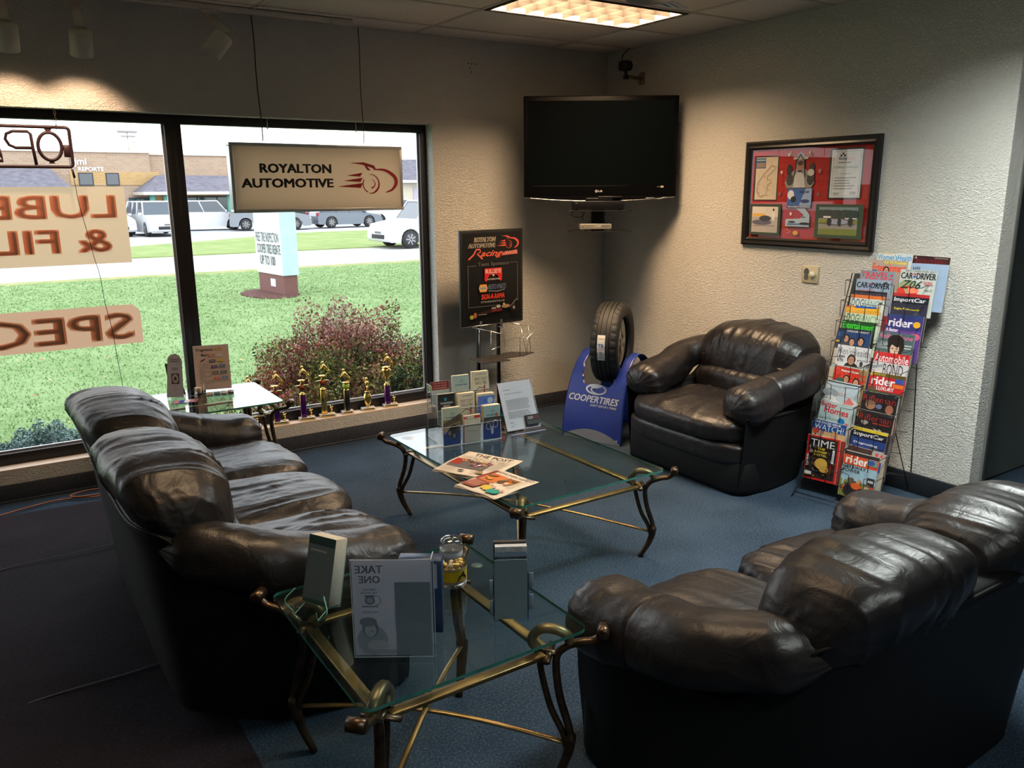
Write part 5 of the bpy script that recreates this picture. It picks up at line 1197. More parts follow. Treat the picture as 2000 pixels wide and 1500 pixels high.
def ex_orange(p):
    p.rect(0, H_ - .020, MW, H_, (50, 44, 44)); p.rect(0, 0, MW, H_ - .078, (150, 180, 196)); p.rect(0, 0, MW, .10, (120, 124, 66)); p.rect(.140, H_ - .060, .198, H_ - .022, (110, 140, 130)); p.ell(.165, H_ - .04, .018, .014, (60, 80, 150))
    p.text('GETAWAY', .006, .140, H_ - .098, H_ - .078, (28, 28, 30), 0.03); p.text('POWER', .006, .110, H_ - .120, H_ - .101, (28, 28, 30), 0.03); p.rect(.155, .085, .198, .14, (46, 42, 44)); p.rect(.16, .07, .195, .09, (200, 50, 40)); p.text('ABS', .160, .192, .112, .128, (220, 220, 220), 0.02)
    rs = random.Random(5)
    for i in range(26): p.ell(.02 + .15 * rs.random(), .015 + .10 * rs.random(), .008 + .012 * rs.random(), .008 + .012 * rs.random(), rs.choice([(60, 56, 60), (196, 96, 40), (90, 80, 60), (170, 150, 120), (40, 38, 44), (80, 96, 60)]), 9)
    p.ell(.06, .045, .030, .030, (34, 32, 34)); p.ell(.125, .040, .026, .028, (34, 32, 34)); p.ell(.10, .075, .028, .020, (206, 90, 36))
def d_rolling(p):
    p.rect(0, 0, MW, H_, (74, 96, 96)); p.text('Rolling Stone', .006, MW - .010, H_ - .046, H_ - .010, (206, 110, 150), 0.02, 0.15); p.text('LENA', .008, .062, H_ - .080, H_ - .056, (206, 206, 206)); p.text('DUNHAM', .004, .066, H_ - .098, H_ - .084, (190, 190, 190), 0.01); p.lines(.155, .195, H_ - .06, H_ - .09, 2, (190, 190, 190))
    p.ell(.108, H_ - .125, .040, .060, (36, 26, 24)); p.ell(.104, H_ - .045, .046, .034, (34, 24, 22)); p.ell(.108, H_ - .075, .048, .048, (34, 24, 22)); p.ell(.104, H_ - .095, .026, .036, (206, 170, 150)); p.rect(.086, H_ - .094, .098, H_ - .088, (50, 60, 60)); p.rect(.110, H_ - .094, .122, H_ - .088, (50, 60, 60)); p.poly([(.07, H_ - .06), (.14, H_ - .05), (.12, H_ - .085), (.09, H_ - .07)], (34, 24, 22))
def d_auto(p): p.rect(0, 0, MW, H_, (196, 190, 192)); p.rect(0, H_ - .058, MW, H_, (196, 40, 40)); p.text('Automobile', .005, MW - .006, H_ - .056, H_ - .010, (226, 214, 214), 0.01); p.text('BOND', .064, .176, H_ - .130, H_ - .064, (24, 24, 26), -0.005); p.poly([(0, H_ - .10), (.06, H_ - .085), (.06, H_ - .07), (0, H_ - .085)], (140, 150, 160)); p.rect(.0, H_ - .14, .05, H_ - .115, (222, 196, 196))
def d_rifle(k):
    def f(p):
        p.rect(0, 0, MW, H_, (30, 28, 30)); p.lines(.006, MW - .01, H_ - .004, H_ - .016, 1, (150, 150, 160), .5); p.text('Rifleman', .008, MW - .010, H_ - .056, H_ - .020, (150, 40, 36), -0.004)
        if k: p.ell(.055, H_ - .078, .030, .024, (150, 110, 84)); p.ell(.055, H_ - .062, .03, .012, (120, 90, 70)); p.ell(.105, H_ - .078, .018, .014, (100, 104, 140)); p.ell(.165, H_ - .085, .022, .026, (150, 96, 76))
        else: p.poly([(.02, H_ - .062), (.05, H_ - .058), (.15, H_ - .100), (.13, H_ - .115), (.03, H_ - .080)], (146, 140, 130)); p.text('AMERICAN HISTORY', .09, .19, H_ - .070, H_ - .062, (200, 60, 50), 0.02)
    return f
def d_grey(p): p.rect(0, 0, MW, H_, (150, 154, 160)); p.rect(0, H_ - .03, MW * .7, H_, (70, 50, 46)); p.rect(MW * .8, H_ - .03, MW, H_ - .012, (206, 60, 90)); p.rect(MW * .85, H_ - .12, MW, H_ - .06, (60, 70, 150))
mags = [
    (0.124, 1.428, 'magazine with pale blue title, topmost on the left of the rack', d_womens, 0.0, 0.02),
    (0.109, 1.389, 'magazine with orange title and yellow headline second from the top left', d_ent, 0.0, 0.012),
    (0.056, 1.326, 'grey magazine with pink two line title in the left column', d_travel, 0.0, 0.0),
    (0.044, 1.275, 'bluish car magazine with black title in the left column', d_cd1, 0.0, 0.0),
    (0.039, 1.208, 'dark magazine mostly hidden above the dog magazines', d_dark, 0.0, 0.0),
    (0.036, 1.184, 'upper dog magazine with blue letters and an orange top strip', d_dog((206, 206, 196), (40, 96, 110), (214, 110, 50), (110, 150, 150)), 0.0, -0.008),
    (0.018, 1.116, 'magazine with blue and red top strip between the two dog magazines', d_strip, -2.0, 0.0),
    (0.029, 1.096, 'lower dog magazine with dark green letters', d_dog((196, 206, 180), (40, 90, 50), (220, 160, 60), (120, 160, 120)), 0.0, -0.010),
    (0.017, 1.032, 'black magazine with bright green title', d_green, 0.0, 0.0),
    (0.006, 0.986, 'magazine with three faces on dark blue', d_group, 0.0, -0.008),
    (0.025, 0.889, 'white magazine with grey title and a dark haired man', d_mens, 1.0, 0.0),
    (0.010, 0.770, 'pale magazine with yellow letter behind the red family magazine', d_yel, 0.0, 0.008),
    (0.039, 0.768, 'red family magazine with two children on the cover', d_red, 2.0, -0.004),
    (0.016, 0.683, 'pale snowy scene magazine in the left column', d_barn, 2.0, 0.0),
    (0.005, 0.564, 'pale teal magazine with red two line title', d_better, 3.0, 0.0),
    (-0.011, 0.447, 'blue and tan magazine with white title in the left column', d_watch, 1.5, 0.0),
    (-0.026, 0.353, 'red bordered magazine, lowest on the left of the rack', d_time, -1.0, 0.0),
    (0.329, 1.423, 'dark red magazine, topmost on the right of the rack', d_darkred, 1.0, 0.025),
    (0.336, 1.381, 'light blue magazine second from the top right', d_blue, 0.0, 0.012),
    (0.287, 1.346, 'pale car magazine with a red sports car on the cover', d_cd2, 0.0, 0.0),
    (0.275, 1.212, 'black magazine with red strip and yellow headline', d_import((176, 40, 44), (46, 44, 60), 'Engine Performance', (220, 200, 50)), 0.0, 0.0),
    (0.272, 1.093, 'purple motorcycle magazine with white title', d_rider((50, 50, 110), (222, 216, 226), 0, ex_purple), 0.0, 0.0),
    (0.249, 0.992, 'teal grey magazine with pink title and dark haired face', d_rolling, 0.5, 0.0),
    (0.250, 0.879, 'white magazine with red title band and tall black letters', d_auto, 0.5, 0.0),
    (0.254, 0.764, 'red motorcycle magazine with white title and luxury headline', d_rider((190, 34, 40), (232, 226, 226), 0, ex_red), 1.0, 0.0),
    (0.239, 0.654, 'upper black magazine with dark red title and two faces', d_rifle(1), 1.0, 0.0),
    (0.241, 0.549, 'lower black magazine with dark red title and long grey barrel', d_rifle(0), 1.5, 0.0),
    (0.229, 0.451, 'dark blue magazine with a yellow top strip', d_import((206, 180, 50), (40, 60, 120), 'Diagnosing', (216, 220, 230)), 2.0, 0.0),
    (0.226, 0.342, 'grey magazine behind the lowest motorcycle magazine', d_grey, 2.0, 0.006),
    (0.218, 0.312, 'orange titled motorcycle magazine, lowest on the right of the rack', d_rider((206, 76, 40), (228, 224, 220), 0, ex_orange), 1.0, -0.006),
]
for (s_, z, lb, dr, ti, dd) in mags: magazine(s_, z, lb, dr, tilt=ti, dd=dd)
# spare copies standing behind the fronts, seen only as page edges
def d_plain(c): return lambda p: p.rect(0, 0, MW, H_, c)
rs = random.Random(12)
for k, z in enumerate((0.33, 0.44, 0.54, 0.645, 0.755, 0.87, 0.98, 1.08, 1.20)):
    for j in (1, 2):
        o = magazine(0.226 + 0.012 + 0.004 * j, z - 0.004 * j, 'spare magazine behind a front copy in the right column, only its page edge showing', d_plain(rs.choice([(150, 150, 160), (60, 40, 40), (40, 60, 90), (170, 160, 140), (110, 40, 40)])), tilt=rs.uniform(-.5, 1.5), dd=0.010 * j, group='spare magazines in the right column')
for k, z in enumerate((0.36, 0.44, 0.555, 0.67, 0.76, 0.87, 0.97)):
    o = magazine(0.002, z - 0.006, 'spare magazine behind a front copy in the left column, only its page edge showing', d_plain(rs.choice([(170, 160, 150), (140, 50, 40), (50, 70, 90), (180, 170, 150)])), tilt=rs.uniform(-.5, 1.5), dd=0.011, group='spare magazines in the left column')

# ================================================================== ON THE COFFEE TABLE
def fold_paper(label, pts, z, draw, w_, h_, seed):
    """folded newspaper; pts = head left corner and direction of the head line"""
    o, ang = pts
    t = thing('newspaper', label, 'newspaper', (o[0], o[1], z), ang, 'newspapers on the coffee table')
    rs = random.Random(seed); N = 16
    for L in range(3):
        V = np.zeros((N, N, 3))
        for j in range(N):
            for i in range(N):
                u, v = i / (N - 1), j / (N - 1)
                x = w_ * u * (1 - 0.012 * L) + 0.003 * math.sin(v * 9 + L); y = -h_ * v + 0.004 * math.sin(u * 11 + L * 2) * (v > .9) - 0.006 * L * (1 - v)
                zz = 0.002 + 0.0042 * (2 - L) + 0.004 * max(0, u - 0.82) * (3 + L) * (0.5 + 0.5 * math.sin(v * 6 + L)) + 0.0012 * math.sin(u * 7 + v * 4 + L)
                V[j, i] = (x, y, zz)
        g = grid_mesh('sheet', V[::-1].copy(), N, N, M_NEWS, t); mm = g.modifiers.new('s', 'SOLIDIFY'); mm.thickness = 0.0012; mm.offset = -1
    def sf(a, b, h):
        u, v = a / w_, 1 - b / h_
        return (w_ * u + 0.003 * math.sin(v * 9), -h_ * v, 0.0104 + 0.004 * max(0, u - 0.82) * 3 * (0.5 + 0.5 * math.sin(v * 6)) + 0.0012 * math.sin(u * 7 + v * 4) + h + 0.0006)
    class NP(Print):
        def rect(s, u0, v0, u1, v1, col, nu=None, nv=None): return Print.rect(s, u0, v0, u1, v1, col, max(1, int(abs(u1 - u0) / 0.02)), max(1, int(abs(v1 - v0) / 0.02)))
    p = NP(sf, 0.0002, 0.0003); draw(p, w_, h_); p.build('print', t)
def d_post(p, w_, h_):
    K = (52, 44, 40)
    p.text('THE POST', .06, w_ - .045, h_ - .055, h_ - .015, K, 0.02); p.rect(.01, h_ - .066, w_ - .01, h_ - .0645, K); p.text('Local leaders plan road', .02, .26, h_ - .090, h_ - .075, (80, 70, 66), 0.015); p.text('and bridge repairs', .02, .22, h_ - .108, h_ - .095, (80, 70, 66), 0.015)
    p.rect(.015, .085, .23, h_ - .118, (96, 88, 86)); p.rect(.015, .19, .23, h_ - .118, (140, 90, 60)); p.rect(.015, .12, .07, .20, (156, 40, 34)); rs = random.Random(1)
    for i in range(26): p.ell(.05 + .17 * rs.random(), .11 + .09 * rs.random(), .005 + .008 * rs.random(), .004 + .007 * rs.random(), rs.choice([(206, 100, 130), (226, 220, 214), (60, 56, 60), (206, 150, 60), (120, 60, 60)]), 8)
    p.lines(.24, w_ - .02, h_ - .08, .10, 14, (150, 134, 118), .35); p.lines(.02, .10, .075, .02, 5, (150, 134, 118), .35); p.rect(.12, .03, .15, .05, (60, 50, 50)); p.ell(.235, .05, .022, .016, (150, 130, 90)); p.text('25', .19, .215, .03, .05, (70, 60, 60))
def d_home(p, w_, h_):
    K = (70, 58, 50)
    p.text('HOME IMPROVEMENT', .02, w_ - .012, h_ - .040, h_ - .016, K); p.text('MEDINA', w_ - .075, w_ - .02, h_ - .013, h_ - .004, K, 0.02)
    p.rect(.0, .13, .02, h_ - .02, (140, 40, 30)); p.rect(.025, .13, .12, h_ - .055, (196, 110, 50)); p.rect(.125, .16, .20, h_ - .055, (150, 90, 40)); rs = random.Random(2)
    for i in range(22): p.ell(.03 + .16 * rs.random(), .145 + .08 * rs.random(), .006 + .01 * rs.random(), .005 + .01 * rs.random(), rs.choice([(226, 160, 60), (60, 44, 36), (206, 70, 30), (220, 200, 150), (100, 70, 40)]), 8)
    p.poly([(.0, .03), (.03, .125), (.12, .125), (.09, .03)], (140, 66, 50)); p.lines(.015, .10, .11, .05, 5, (200, 150, 130), .3); p.lines(.21, w_ - .02, h_ - .06, .12, 7, (150, 134, 118), .3, .5)
    for (a, b, c) in ((.13, .07, (206, 170, 60)), (.155, .06, (206, 180, 70)), (.19, .045, (30, 140, 124)), (.215, .05, (30, 140, 124))): p.ell(a, b, .020, .026, c, 12); p.ell(a + .018, b + .030, .009, .010, (200, 140, 110), 10)
a1 = math.atan2(-2.594 + 2.34, -2.514 + 2.552)
fold_paper('newspaper with bold black masthead and street race photo on the coffee table', ((-2.560, -2.015), math.atan2(-0.27, 0.13)), ZC + 0.002, d_post, 0.325, 0.32, 1)
fold_paper('newspaper with kitchen pictures and home repair page, nearest on the coffee table', ((-2.585, -2.345), math.atan2(-0.26, 0.055)), ZC + 0.002, d_home, 0.265, 0.29, 2)

def acryl_box(m, a, b): m.box(a, b, M_ACRYL)
def edge(m, P, r_=0.0014, mm=None): m.tube(P, r_, mm or M_AEDGE, 4)
# brochure rack
bt = thing('brochure_rack', 'clear acrylic tiered rack holding tyre brochures on the coffee table', 'brochure rack', (-2.445, -1.860, ZC), math.atan2(-1.874 + 1.832, -2.284 + 2.606))
bw_ = 0.108
tiers = [(0.0, 0.0), (0.075, 0.075), (0.150, 0.150)]   # depth, height
m = MB(); Wb_ = 0.345
for sx_ in (-Wb_ / 2, Wb_ / 2 - 0.003):
    m.prism([(0, 0), (0.235, 0), (0.235, 0.30), (0.160, 0.30), (0.15, 0.20), (0.085, 0.20), (0.075, 0.11), (0.012, 0.11)], 0, 0.003, M_ACRYL, Matrix(((0, 0, 1, sx_), (1, 0, 0, 0), (0, 1, 0, 0), (0, 0, 0, 1))), m_side=M_AEDGE)
for (d_, h) in tiers:
    m.box((-Wb_ / 2, d_, h), (Wb_ / 2, d_ + 0.003, h + 0.105), M_ACRYL); m.box((-Wb_ / 2, d_ + 0.048, h), (Wb_ / 2, d_ + 0.051, h + 0.16), M_ACRYL)
    edge(m, [(-Wb_ / 2, d_, h + 0.105), (Wb_ / 2, d_, h + 0.105)])
edge(m, [(-Wb_ / 2, 0, 0.001), (Wb_ / 2, 0, 0.001)], 0.002)
m.build('tray', bt)
for sx_ in (-bw_ / 2 - 0.006, bw_ / 2 + 0.006):
    m = MB(); m.box((sx_ - 0.0015, 0.002, 0), (sx_ + 0.0015, 0.05, 0.10), M_ACRYL); edge(m, [(sx_, 0, 0), (sx_, 0.0, 0.105)]); m.build('divider', bt)
B_O = Vector((-2.445, -1.860, ZC)); B_R = math.atan2(-1.874 + 1.832, -2.284 + 2.606)
def brochure(ix, tier, label, draw, h_=0.225, thick=0.022, dz_=0.0, name='brochure'):
    d_, h = tiers[tier]
    x = (ix - 1) * (bw_ + 0.010); M_ = Matrix.Rotation(B_R, 4, 'Z')
    o = B_O + (M_ @ Vector((x, d_ + 0.006, h + 0.004 + dz_)))
    t = thing(name, label, 'brochure', o, B_R, 'brochures in the acrylic rack')
    w_ = 0.099
    m = MB(); m.rbox((-w_ / 2, 0, 0), (w_ / 2, thick, h_), mat('cream_page_block', (0.66, 0.60, 0.46), 0.8, var=0.15, vscale=200, stretch=(1, 12, 1)), 0.0015, seg=1); m.build('pages', t)
    p = Print(flat_surf((-w_ / 2, 0, 0), (1, 0, 0), (0, 0, 1)), 0.00022, 0.0004); draw(p, w_, h_); p.build('cover', t)
def b_cooper(base, sub, scene):
    def f(p, w_, h_):
        p.rect(0, 0, w_, h_, base); p.ring(w_ * .58, h_ - .035, .016, .007, .003, (50, 70, 110), 60, 330, 20, .001); p.text('COOPERTIRES', w_ * .15, w_ * .90, h_ - .058, h_ - .049, (50, 66, 96), 0.03, .2); p.text(sub, w_ * .22, w_ * .85, h_ - .082, h_ - .072, (206, 180, 90), 0.01)
        if scene == 1:
            p.rect(0, 0, w_, .075, (40, 66, 130)); p.rect(0, .075, w_, .14, (110, 100, 76)); p.poly([(0, .12), (w_, .17), (w_, .13), (0, .10)], (70, 66, 56)); p.ell(w_ * .62, .085, .028, .026, (44, 42, 44)); p.ell(w_ * .35, .065, .013, .020, (60, 60, 64)); p.ell(w_ * .35, .065, .007, .012, (120, 120, 126)); p.ell(w_ * .62, .048, .015, .022, (50, 50, 54)); p.ell(w_ * .62, .048, .008, .013, (120, 120, 124)); p.ell(w_ * .8, .075, .010, .018, (60, 60, 64))
        elif scene == 2:
            p.rect(0, 0, w_, .075, (36, 58, 126)); p.rect(0, .075, w_, .125, (56, 52, 52)); p.ell(w_ * .5, .10, .035, .014, (80, 78, 76)); p.ell(w_ * .28, .075, .016, .022, (170, 170, 176)); p.ell(w_ * .28, .075, .011, .017, (40, 60, 120)); p.ell(w_ * .70, .085, .016, .024, (170, 170, 176)); p.ell(w_ * .70, .085, .011, .018, (40, 60, 110)); p.ell(w_ * .5, .05, .008, .024, (200, 200, 206)); p.ell(w_ * .78, .135, .004, .014, (170, 80, 60))
        else:
            p.ell(w_ * .2, h_ - .115, .008, .014, (150, 140, 110)); p.ell(w_ * .75, h_ - .115, .010, .010, (150, 140, 110)); p.rect(0, 0, w_, .10, (150, 140, 100))
    return f
def b_sport(p, w_, h_):
    p.rect(0, 0, w_, h_, (204, 198, 176)); p.text('COOPERTIRES', w_ * .25, w_ * .85, h_ - .018, h_ - .012, (110, 110, 110), 0.02); p.text('SPORT UTILITY', w_ * .14, w_ * .90, h_ - .052, h_ - .034, (90, 90, 92), 0.0); p.text('VEHICLE TIRES', w_ * .17, w_ * .88, h_ - .074, h_ - .057, (90, 90, 92), 0.0)
    p.line([(w_ * .18, h_ - .110), (w_ * .45, h_ - .088), (w_ * .70, h_ - .096)], .004, (40, 36, 34)); p.ell(w_ * .74, h_ - .106, .006, .022, (176, 60, 44)); p.ell(w_ * .74, h_ - .084, .004, .005, (60, 36, 30)); p.ell(w_ * .12, h_ - .128, .016, .014, (50, 50, 50)); p.rect(0, 0, w_, .06, (90, 80, 60))
def b_dark(p, w_, h_): p.rect(0, 0, w_, h_, (22, 32, 40)); p.rect(w_ * .38, h_ - .038, w_ * .52, h_ - .022, (40, 140, 170)); p.text('TRANSMISSION', w_ * .14, w_ * .88, h_ - .056, h_ - .046, (200, 206, 210), 0.03); p.text('SERVICE', w_ * .32, w_ * .72, h_ - .072, h_ - .062, (200, 206, 210), 0.03); p.rect(0, .04, w_, h_ - .09, (70, 110, 116)); p.ell(w_ * .6, h_ - .11, .035, .02, (120, 150, 150)); p.rect(0, 0, w_, .05, (110, 150, 156))
def b_blank(p, w_, h_): p.rect(0, 0, w_, h_, (190, 186, 168)); p.rect(w_ * .02, h_ - .018, w_ * .2, h_ - .008, (176, 70, 56)); p.rect(w_ * .62, h_ - .018, w_ * .98, h_ - .004, (176, 50, 36)); p.rect(w_ * .0, 0, w_ * .03, h_, (176, 60, 46)); p.frame(w_ * .2, .06, w_ * .88, h_ - .02, .0014, (150, 146, 130))
def b_green(p, w_, h_): p.rect(0, 0, w_, h_, (70, 110, 190)); p.text('DRIVE', w_ * .35, w_ * .8, h_ - .05, h_ - .03, (40, 70, 170), 0.03); p.ell(w_ * .75, h_ - .04, .018, .018, (150, 180, 214)); p.rect(0, h_ - .012, w_, h_, (200, 196, 176)); p.text('COOPERTIRES', w_ * .2, w_ * .8, h_ - .010, h_ - .004, (90, 100, 110))
brochure(0, 0, 'pale green tyre brochure with a three wheeled car, front left of the rack', b_cooper((160, 176, 160), 'touring tires', 1), 0.205, 0.024)
brochure(1, 0, 'blank cream card pack with red corners, front middle of the rack', b_blank, 0.150, 0.014)
brochure(2, 0, 'light teal tyre brochure with silver wheels, front right of the rack', b_cooper((140, 172, 172), 'performance tires', 2), 0.190, 0.036)
brochure(0, 1, 'black leaflet with teal picture about transmissions, middle row left', b_dark, 0.190, 0.010)
brochure(1, 1, 'cream sport utility brochure in the middle of the rack', b_sport, 0.180, 0.030)
brochure(2, 1, 'brochure with blue globe picture, middle row right', b_green, 0.165, 0.030)
brochure(0, 2, 'pale leaflet behind the small red card, back row left', lambda p, w_, h_: p.rect(0, 0, w_, h_, (160, 176, 176)), 0.120, 0.008)
brochure(1, 2, 'light blue tyre brochure with yellow words, back row middle', b_cooper((158, 184, 186), 'light truck', 3), 0.190, 0.020)
brochure(2, 2, 'cream sport utility brochure at the back right of the rack', b_sport, 0.200, 0.026)
t = thing('notice_card', 'small dark red card with white lines above the brochure rack', 'card', B_O + (Matrix.Rotation(B_R, 4, 'Z') @ Vector((-bw_ - 0.010, 0.156 + 0.012, 0.262))), B_R - 0.02)
m = MB(); m.box((-0.055, 0, -0.11), (0.050, 0.0012, 0.058), M_PAPER); m.build('card', t)
p = Print(flat_surf((-0.055, 0, 0), (1, 0, 0), (0, 0, 1)), 0.0002, 0.0003); p.rect(0, 0, .105, .058, (130, 34, 40)); 
for k, tx in enumerate(('From the job site', 'to the car center,', 'from the boardroom', 'to the locker room,')): p.text(tx, .014, .093, .043 - .0125 * k, .051 - .0125 * k, (216, 190, 186), 0.02)
p.build('lettering', t)

# letter in a clear stand with business cards
ls = thing('letter_stand', 'slanted clear stand with a typed white letter on the coffee table', 'document stand', (-2.090, -1.826, ZC), -1.614 + PI / 2)
TLT = 0.415
def up(h): return (0, math.sin(TLT) * h, math.cos(TLT) * h)
Ux = Vector((1, 0, 0)); Uv = Vector(up(1)); Un = Ux.cross(Uv)
o_ = Vector((-0.108, 0.0, 0.010))
m = MB()
q = [o_, o_ + Ux * 0.222, o_ + Ux * 0.222 + Uv * 0.285, o_ + Uv * 0.285]
m.add([tuple(v + Un * e) for e in (0.003, 0.006) for v in q], [(3, 2, 1, 0), (4, 5, 6, 7), (0, 1, 5, 4), (1, 2, 6, 5), (2, 3, 7, 6), (3, 0, 4, 7)], M_ACRYL)
m.box((-0.112, -0.055, 0.0), (0.114, 0.09, 0.003), M_ACRYL)
edge(m, [tuple(q[0] + Un * .006), tuple(q[1] + Un * .006)], 0.002, mat('lilac_acrylic_edge', (0.55, 0.52, 0.78), 0.2)); edge(m, [tuple(q[0] + Un * .006), tuple(q[3] + Un * .006)], 0.0016, MATS['lilac_acrylic_edge']); edge(m, [tuple(q[1] + Un * .006), tuple(q[2] + Un * .006)], 0.0014)
edge(m, [(-0.112, -0.055, 0.002), (0.114, -0.055, 0.002)], 0.0022, MATS['lilac_acrylic_edge']); m.box((-0.112, -0.055, 0.0), (0.114, -0.052, 0.014), M_ACRYL)
m.build('stand', ls)
m = MB(); q2 = [o_ + Ux * .002, o_ + Ux * 0.218, o_ + Ux * 0.218 + Uv * 0.279, o_ + Ux * .002 + Uv * 0.279]; m.add([tuple(v + Un * e) for e in (0.0, 0.0022) for v in q2], [(3, 2, 1, 0), (4, 5, 6, 7), (0, 1, 5, 4), (1, 2, 6, 5), (2, 3, 7, 6), (3, 0, 4, 7)], M_PAPER); pg = m.build('letter_page', ls)
p = Print(flat_surf(tuple(o_ + Un * 0.0022), tuple(Ux), tuple(Uv)), 0.0003, 0.0004)
p.lines(.03, .075, .236, .230, 1, (120, 120, 128), .5); p.lines(.03, .15, .214, .208, 1, (120, 120, 128), .4); p.lines(.03, .04, .192, .188, 1, (120, 120, 128), .5)
p.lines(.03, .185, .178, .115, 11, (128, 128, 136), .35, .08, 4); p.lines(.03, .185, .108, .066, 7, (128, 128, 136), .35, .15, 6); p.lines(.03, .055, .048, .040, 1, (120, 120, 128), .4); p.lines(.03, .05, .024, .018, 1, (120, 120, 128), .4); p.line([(.04, .030), (.05, .038), (.052, .026), (.06, .034), (.072, .030)], .0008, (90, 90, 120)); p.build('typing', pg)
bc = thing('business_cards', 'black business cards stacked in the corner pocket of the letter stand', 'business cards', (-2.090, -1.826, ZC), -1.614 + PI / 2)
m = MB(); a = o_ + Ux * 0.128 + Uv * 0.016 + Un * 0.008
q = [a, a + Ux * 0.089, a + Ux * 0.089 + Uv * 0.056, a + Uv * 0.056]
m.add([tuple(v + Un * e) for e in (0.0, 0.014) for v in q], [(3, 2, 1, 0), (4, 5, 6, 7), (0, 1, 5, 4), (1, 2, 6, 5), (2, 3, 7, 6), (3, 0, 4, 7)], ink(26, 30, 34)); m.build('card_stack', bc)
p = Print(flat_surf(tuple(a + Un * 0.014), tuple(Ux), tuple(Uv)), 0.0002, 0.0004); p.text('ROYALTON', .014, .046, .040, .046, (206, 206, 206), 0.02); p.text('AUTOMOTIVE', .010, .046, .031, .037, (206, 206, 206), 0.02); car_logo(p, .05, .082, .028, .048, (150, 40, 40), 1.5); p.rect(0, 0, .089, .022, (44, 60, 62)); p.build('lettering', bc)

# ================================================================== ON THE NEAR SIDE TABLE
# sign holder seen from behind: the print shows through mirrored
tk = thing('sign_holder', 'clear sign holder with a leaflet reading through from the back, on the near side table', 'sign holder', (-3.774, -3.675, ZE), -2.145 + PI / 2)
Wk, Hk = 0.216, 0.288
m = MB(); m.box((-Wk / 2, 0.0, 0.0), (Wk / 2, 0.003, Hk), M_ACRYL); m.box((-Wk / 2, 0.012, 0.0), (Wk / 2, 0.015, Hk), M_ACRYL); m.box((-Wk / 2, 0.0, 0.0), (Wk / 2, 0.075, 0.003), M_ACRYL)
m.box((Wk / 2 - 0.002, 0.0, 0.0), (Wk / 2, 0.060, Hk * 0.98), M_ACRYL)
for P in ([(-Wk / 2, 0, 0), (-Wk / 2, 0, Hk), (Wk / 2, 0, Hk), (Wk / 2, 0, 0), (-Wk / 2, 0, 0)], [(Wk / 2, 0.06, 0.0), (Wk / 2, 0.06, Hk * .98), (Wk / 2, 0.0, Hk)]): edge(m, P, 0.0014)
m.build('holder', tk)
m = MB(); m.box((-Wk / 2 + 0.002, 0.004, 0.002), (Wk / 2 - 0.002, 0.0052, Hk - 0.003), paper_mat('thin_paper_back', (0.62, 0.65, 0.70), (0.62, 0.65, 0.70))); pg = m.build('leaflet', tk)
p = Print(flat_surf((-Wk / 2, 0.004, 0), (1, 0, 0), (0, 0, 1)), 0.0002, 0.0002, mirror=Wk)
TG = (142, 146, 152)
p.text('TAKE', .130, .205, .247, .270, TG, 0.045); p.text('ONE', .138, .196, .218, .240, TG, 0.045)
p.text('ONE CALL', .150, .188, .196, .203, TG, 0.03); p.text('FOR SENIORS', .148, .192, .187, .193, TG, 0.03); p.ell(.168, .168, .014, .013, (134, 148, 160)); p.ell(.168, .168, .009, .008, (166, 176, 184)); p.ring(.150, .168, .012, .014, .002, (140, 150, 160), 60, 300); p.rect(.156, .178, .182, .184, (134, 148, 160))
p.text('(440) 555 0100', .146, .190, .147, .153, TG, 0.03) if False else p.lines(.146, .190, .154, .147, 1, TG, .6); p.text('FOR AGES 60+', .146, .190, .131, .137, TG, 0.03)
p.ell(.165, .050, .042, .045, (158, 170, 180)); p.ell(.17, .085, .022, .028, (120, 132, 144)); p.ell(.17, .080, .016, .021, (182, 188, 194)); p.ell(.175, .105, .024, .014, (130, 142, 152)); p.ell(.150, .035, .030, .016, (186, 190, 196)); p.rect(.10, .01, .16, .022, (170, 178, 186)); p.ell(.165, .078, .006, .002, (150, 150, 160))
p.rect(.004, .004, .100, .222, (128, 142, 152))
p.build('show_through', pg)
# small blue box standing behind it
M45 = Matrix.Rotation(-2.145 + PI / 2, 4, 'Z'); tko = Vector((-3.774, -3.675, ZE))
bxo = tko + M45 @ Vector((0.062, 0.125, 0))
t = thing('glass_treatment_box', 'narrow dark blue box with white lettered label behind the sign holder', 'box', bxo, -2.145 + PI / 2 - 0.05)
m = MB(); m.rbox((-0.062, 0, 0), (0.062, 0.05, 0.225), ink(26, 50, 84), 0.002, seg=1); m.build('carton', t)
p = Print(flat_surf((-0.062, 0, 0), (1, 0, 0), (0, 0, 1)), 0.0002, 0.0004); p.rect(.004, .14, .112, .215, (150, 160, 176)); p.text('Aquapel', .012, .104, .190, .210, (24, 28, 60), 0.035, .25); p.lines(.03, .09, .185, .165, 2, (60, 70, 100), .4); p.build('lettering', t)
p = None
# booklet pack in a green edged holder
ho = thing('booklet_holder', 'clear green edged easel under the booklet pack on the near side table', 'display easel', (-3.858, -3.312, ZE), R(-62))
m = MB()
for sx_ in (-0.045, 0.045):
    P = [(sx_, -0.055, 0.03), (sx_, -0.050, 0.002), (sx_, 0.0, 0.02), (sx_, 0.05, 0.002), (sx_, 0.065, 0.06), (sx_, 0.10, 0.20)]
    m.tube(P, 0.0035, M_ACRYL, 4); m.tube(P, 0.0016, M_AGREEN, 4)
m.tube([(-0.045, -0.0, 0.02), (0.045, 0.0, 0.02)], 0.002, M_AGREEN, 4); m.tube([(-0.045, 0.06, 0.05), (0.045, 0.06, 0.05)], 0.002, M_AGREEN, 4)
for sx_ in (-0.075, 0.075):
    m.tube([tuple(v) for v in spline([(sx_ * 0.6, -0.045, 0.0), (sx_ * 1.1, -0.05, 0.035), (sx_ * 0.75, -0.03, 0.075)], 5)], 0.002, M_AGREEN, 4)
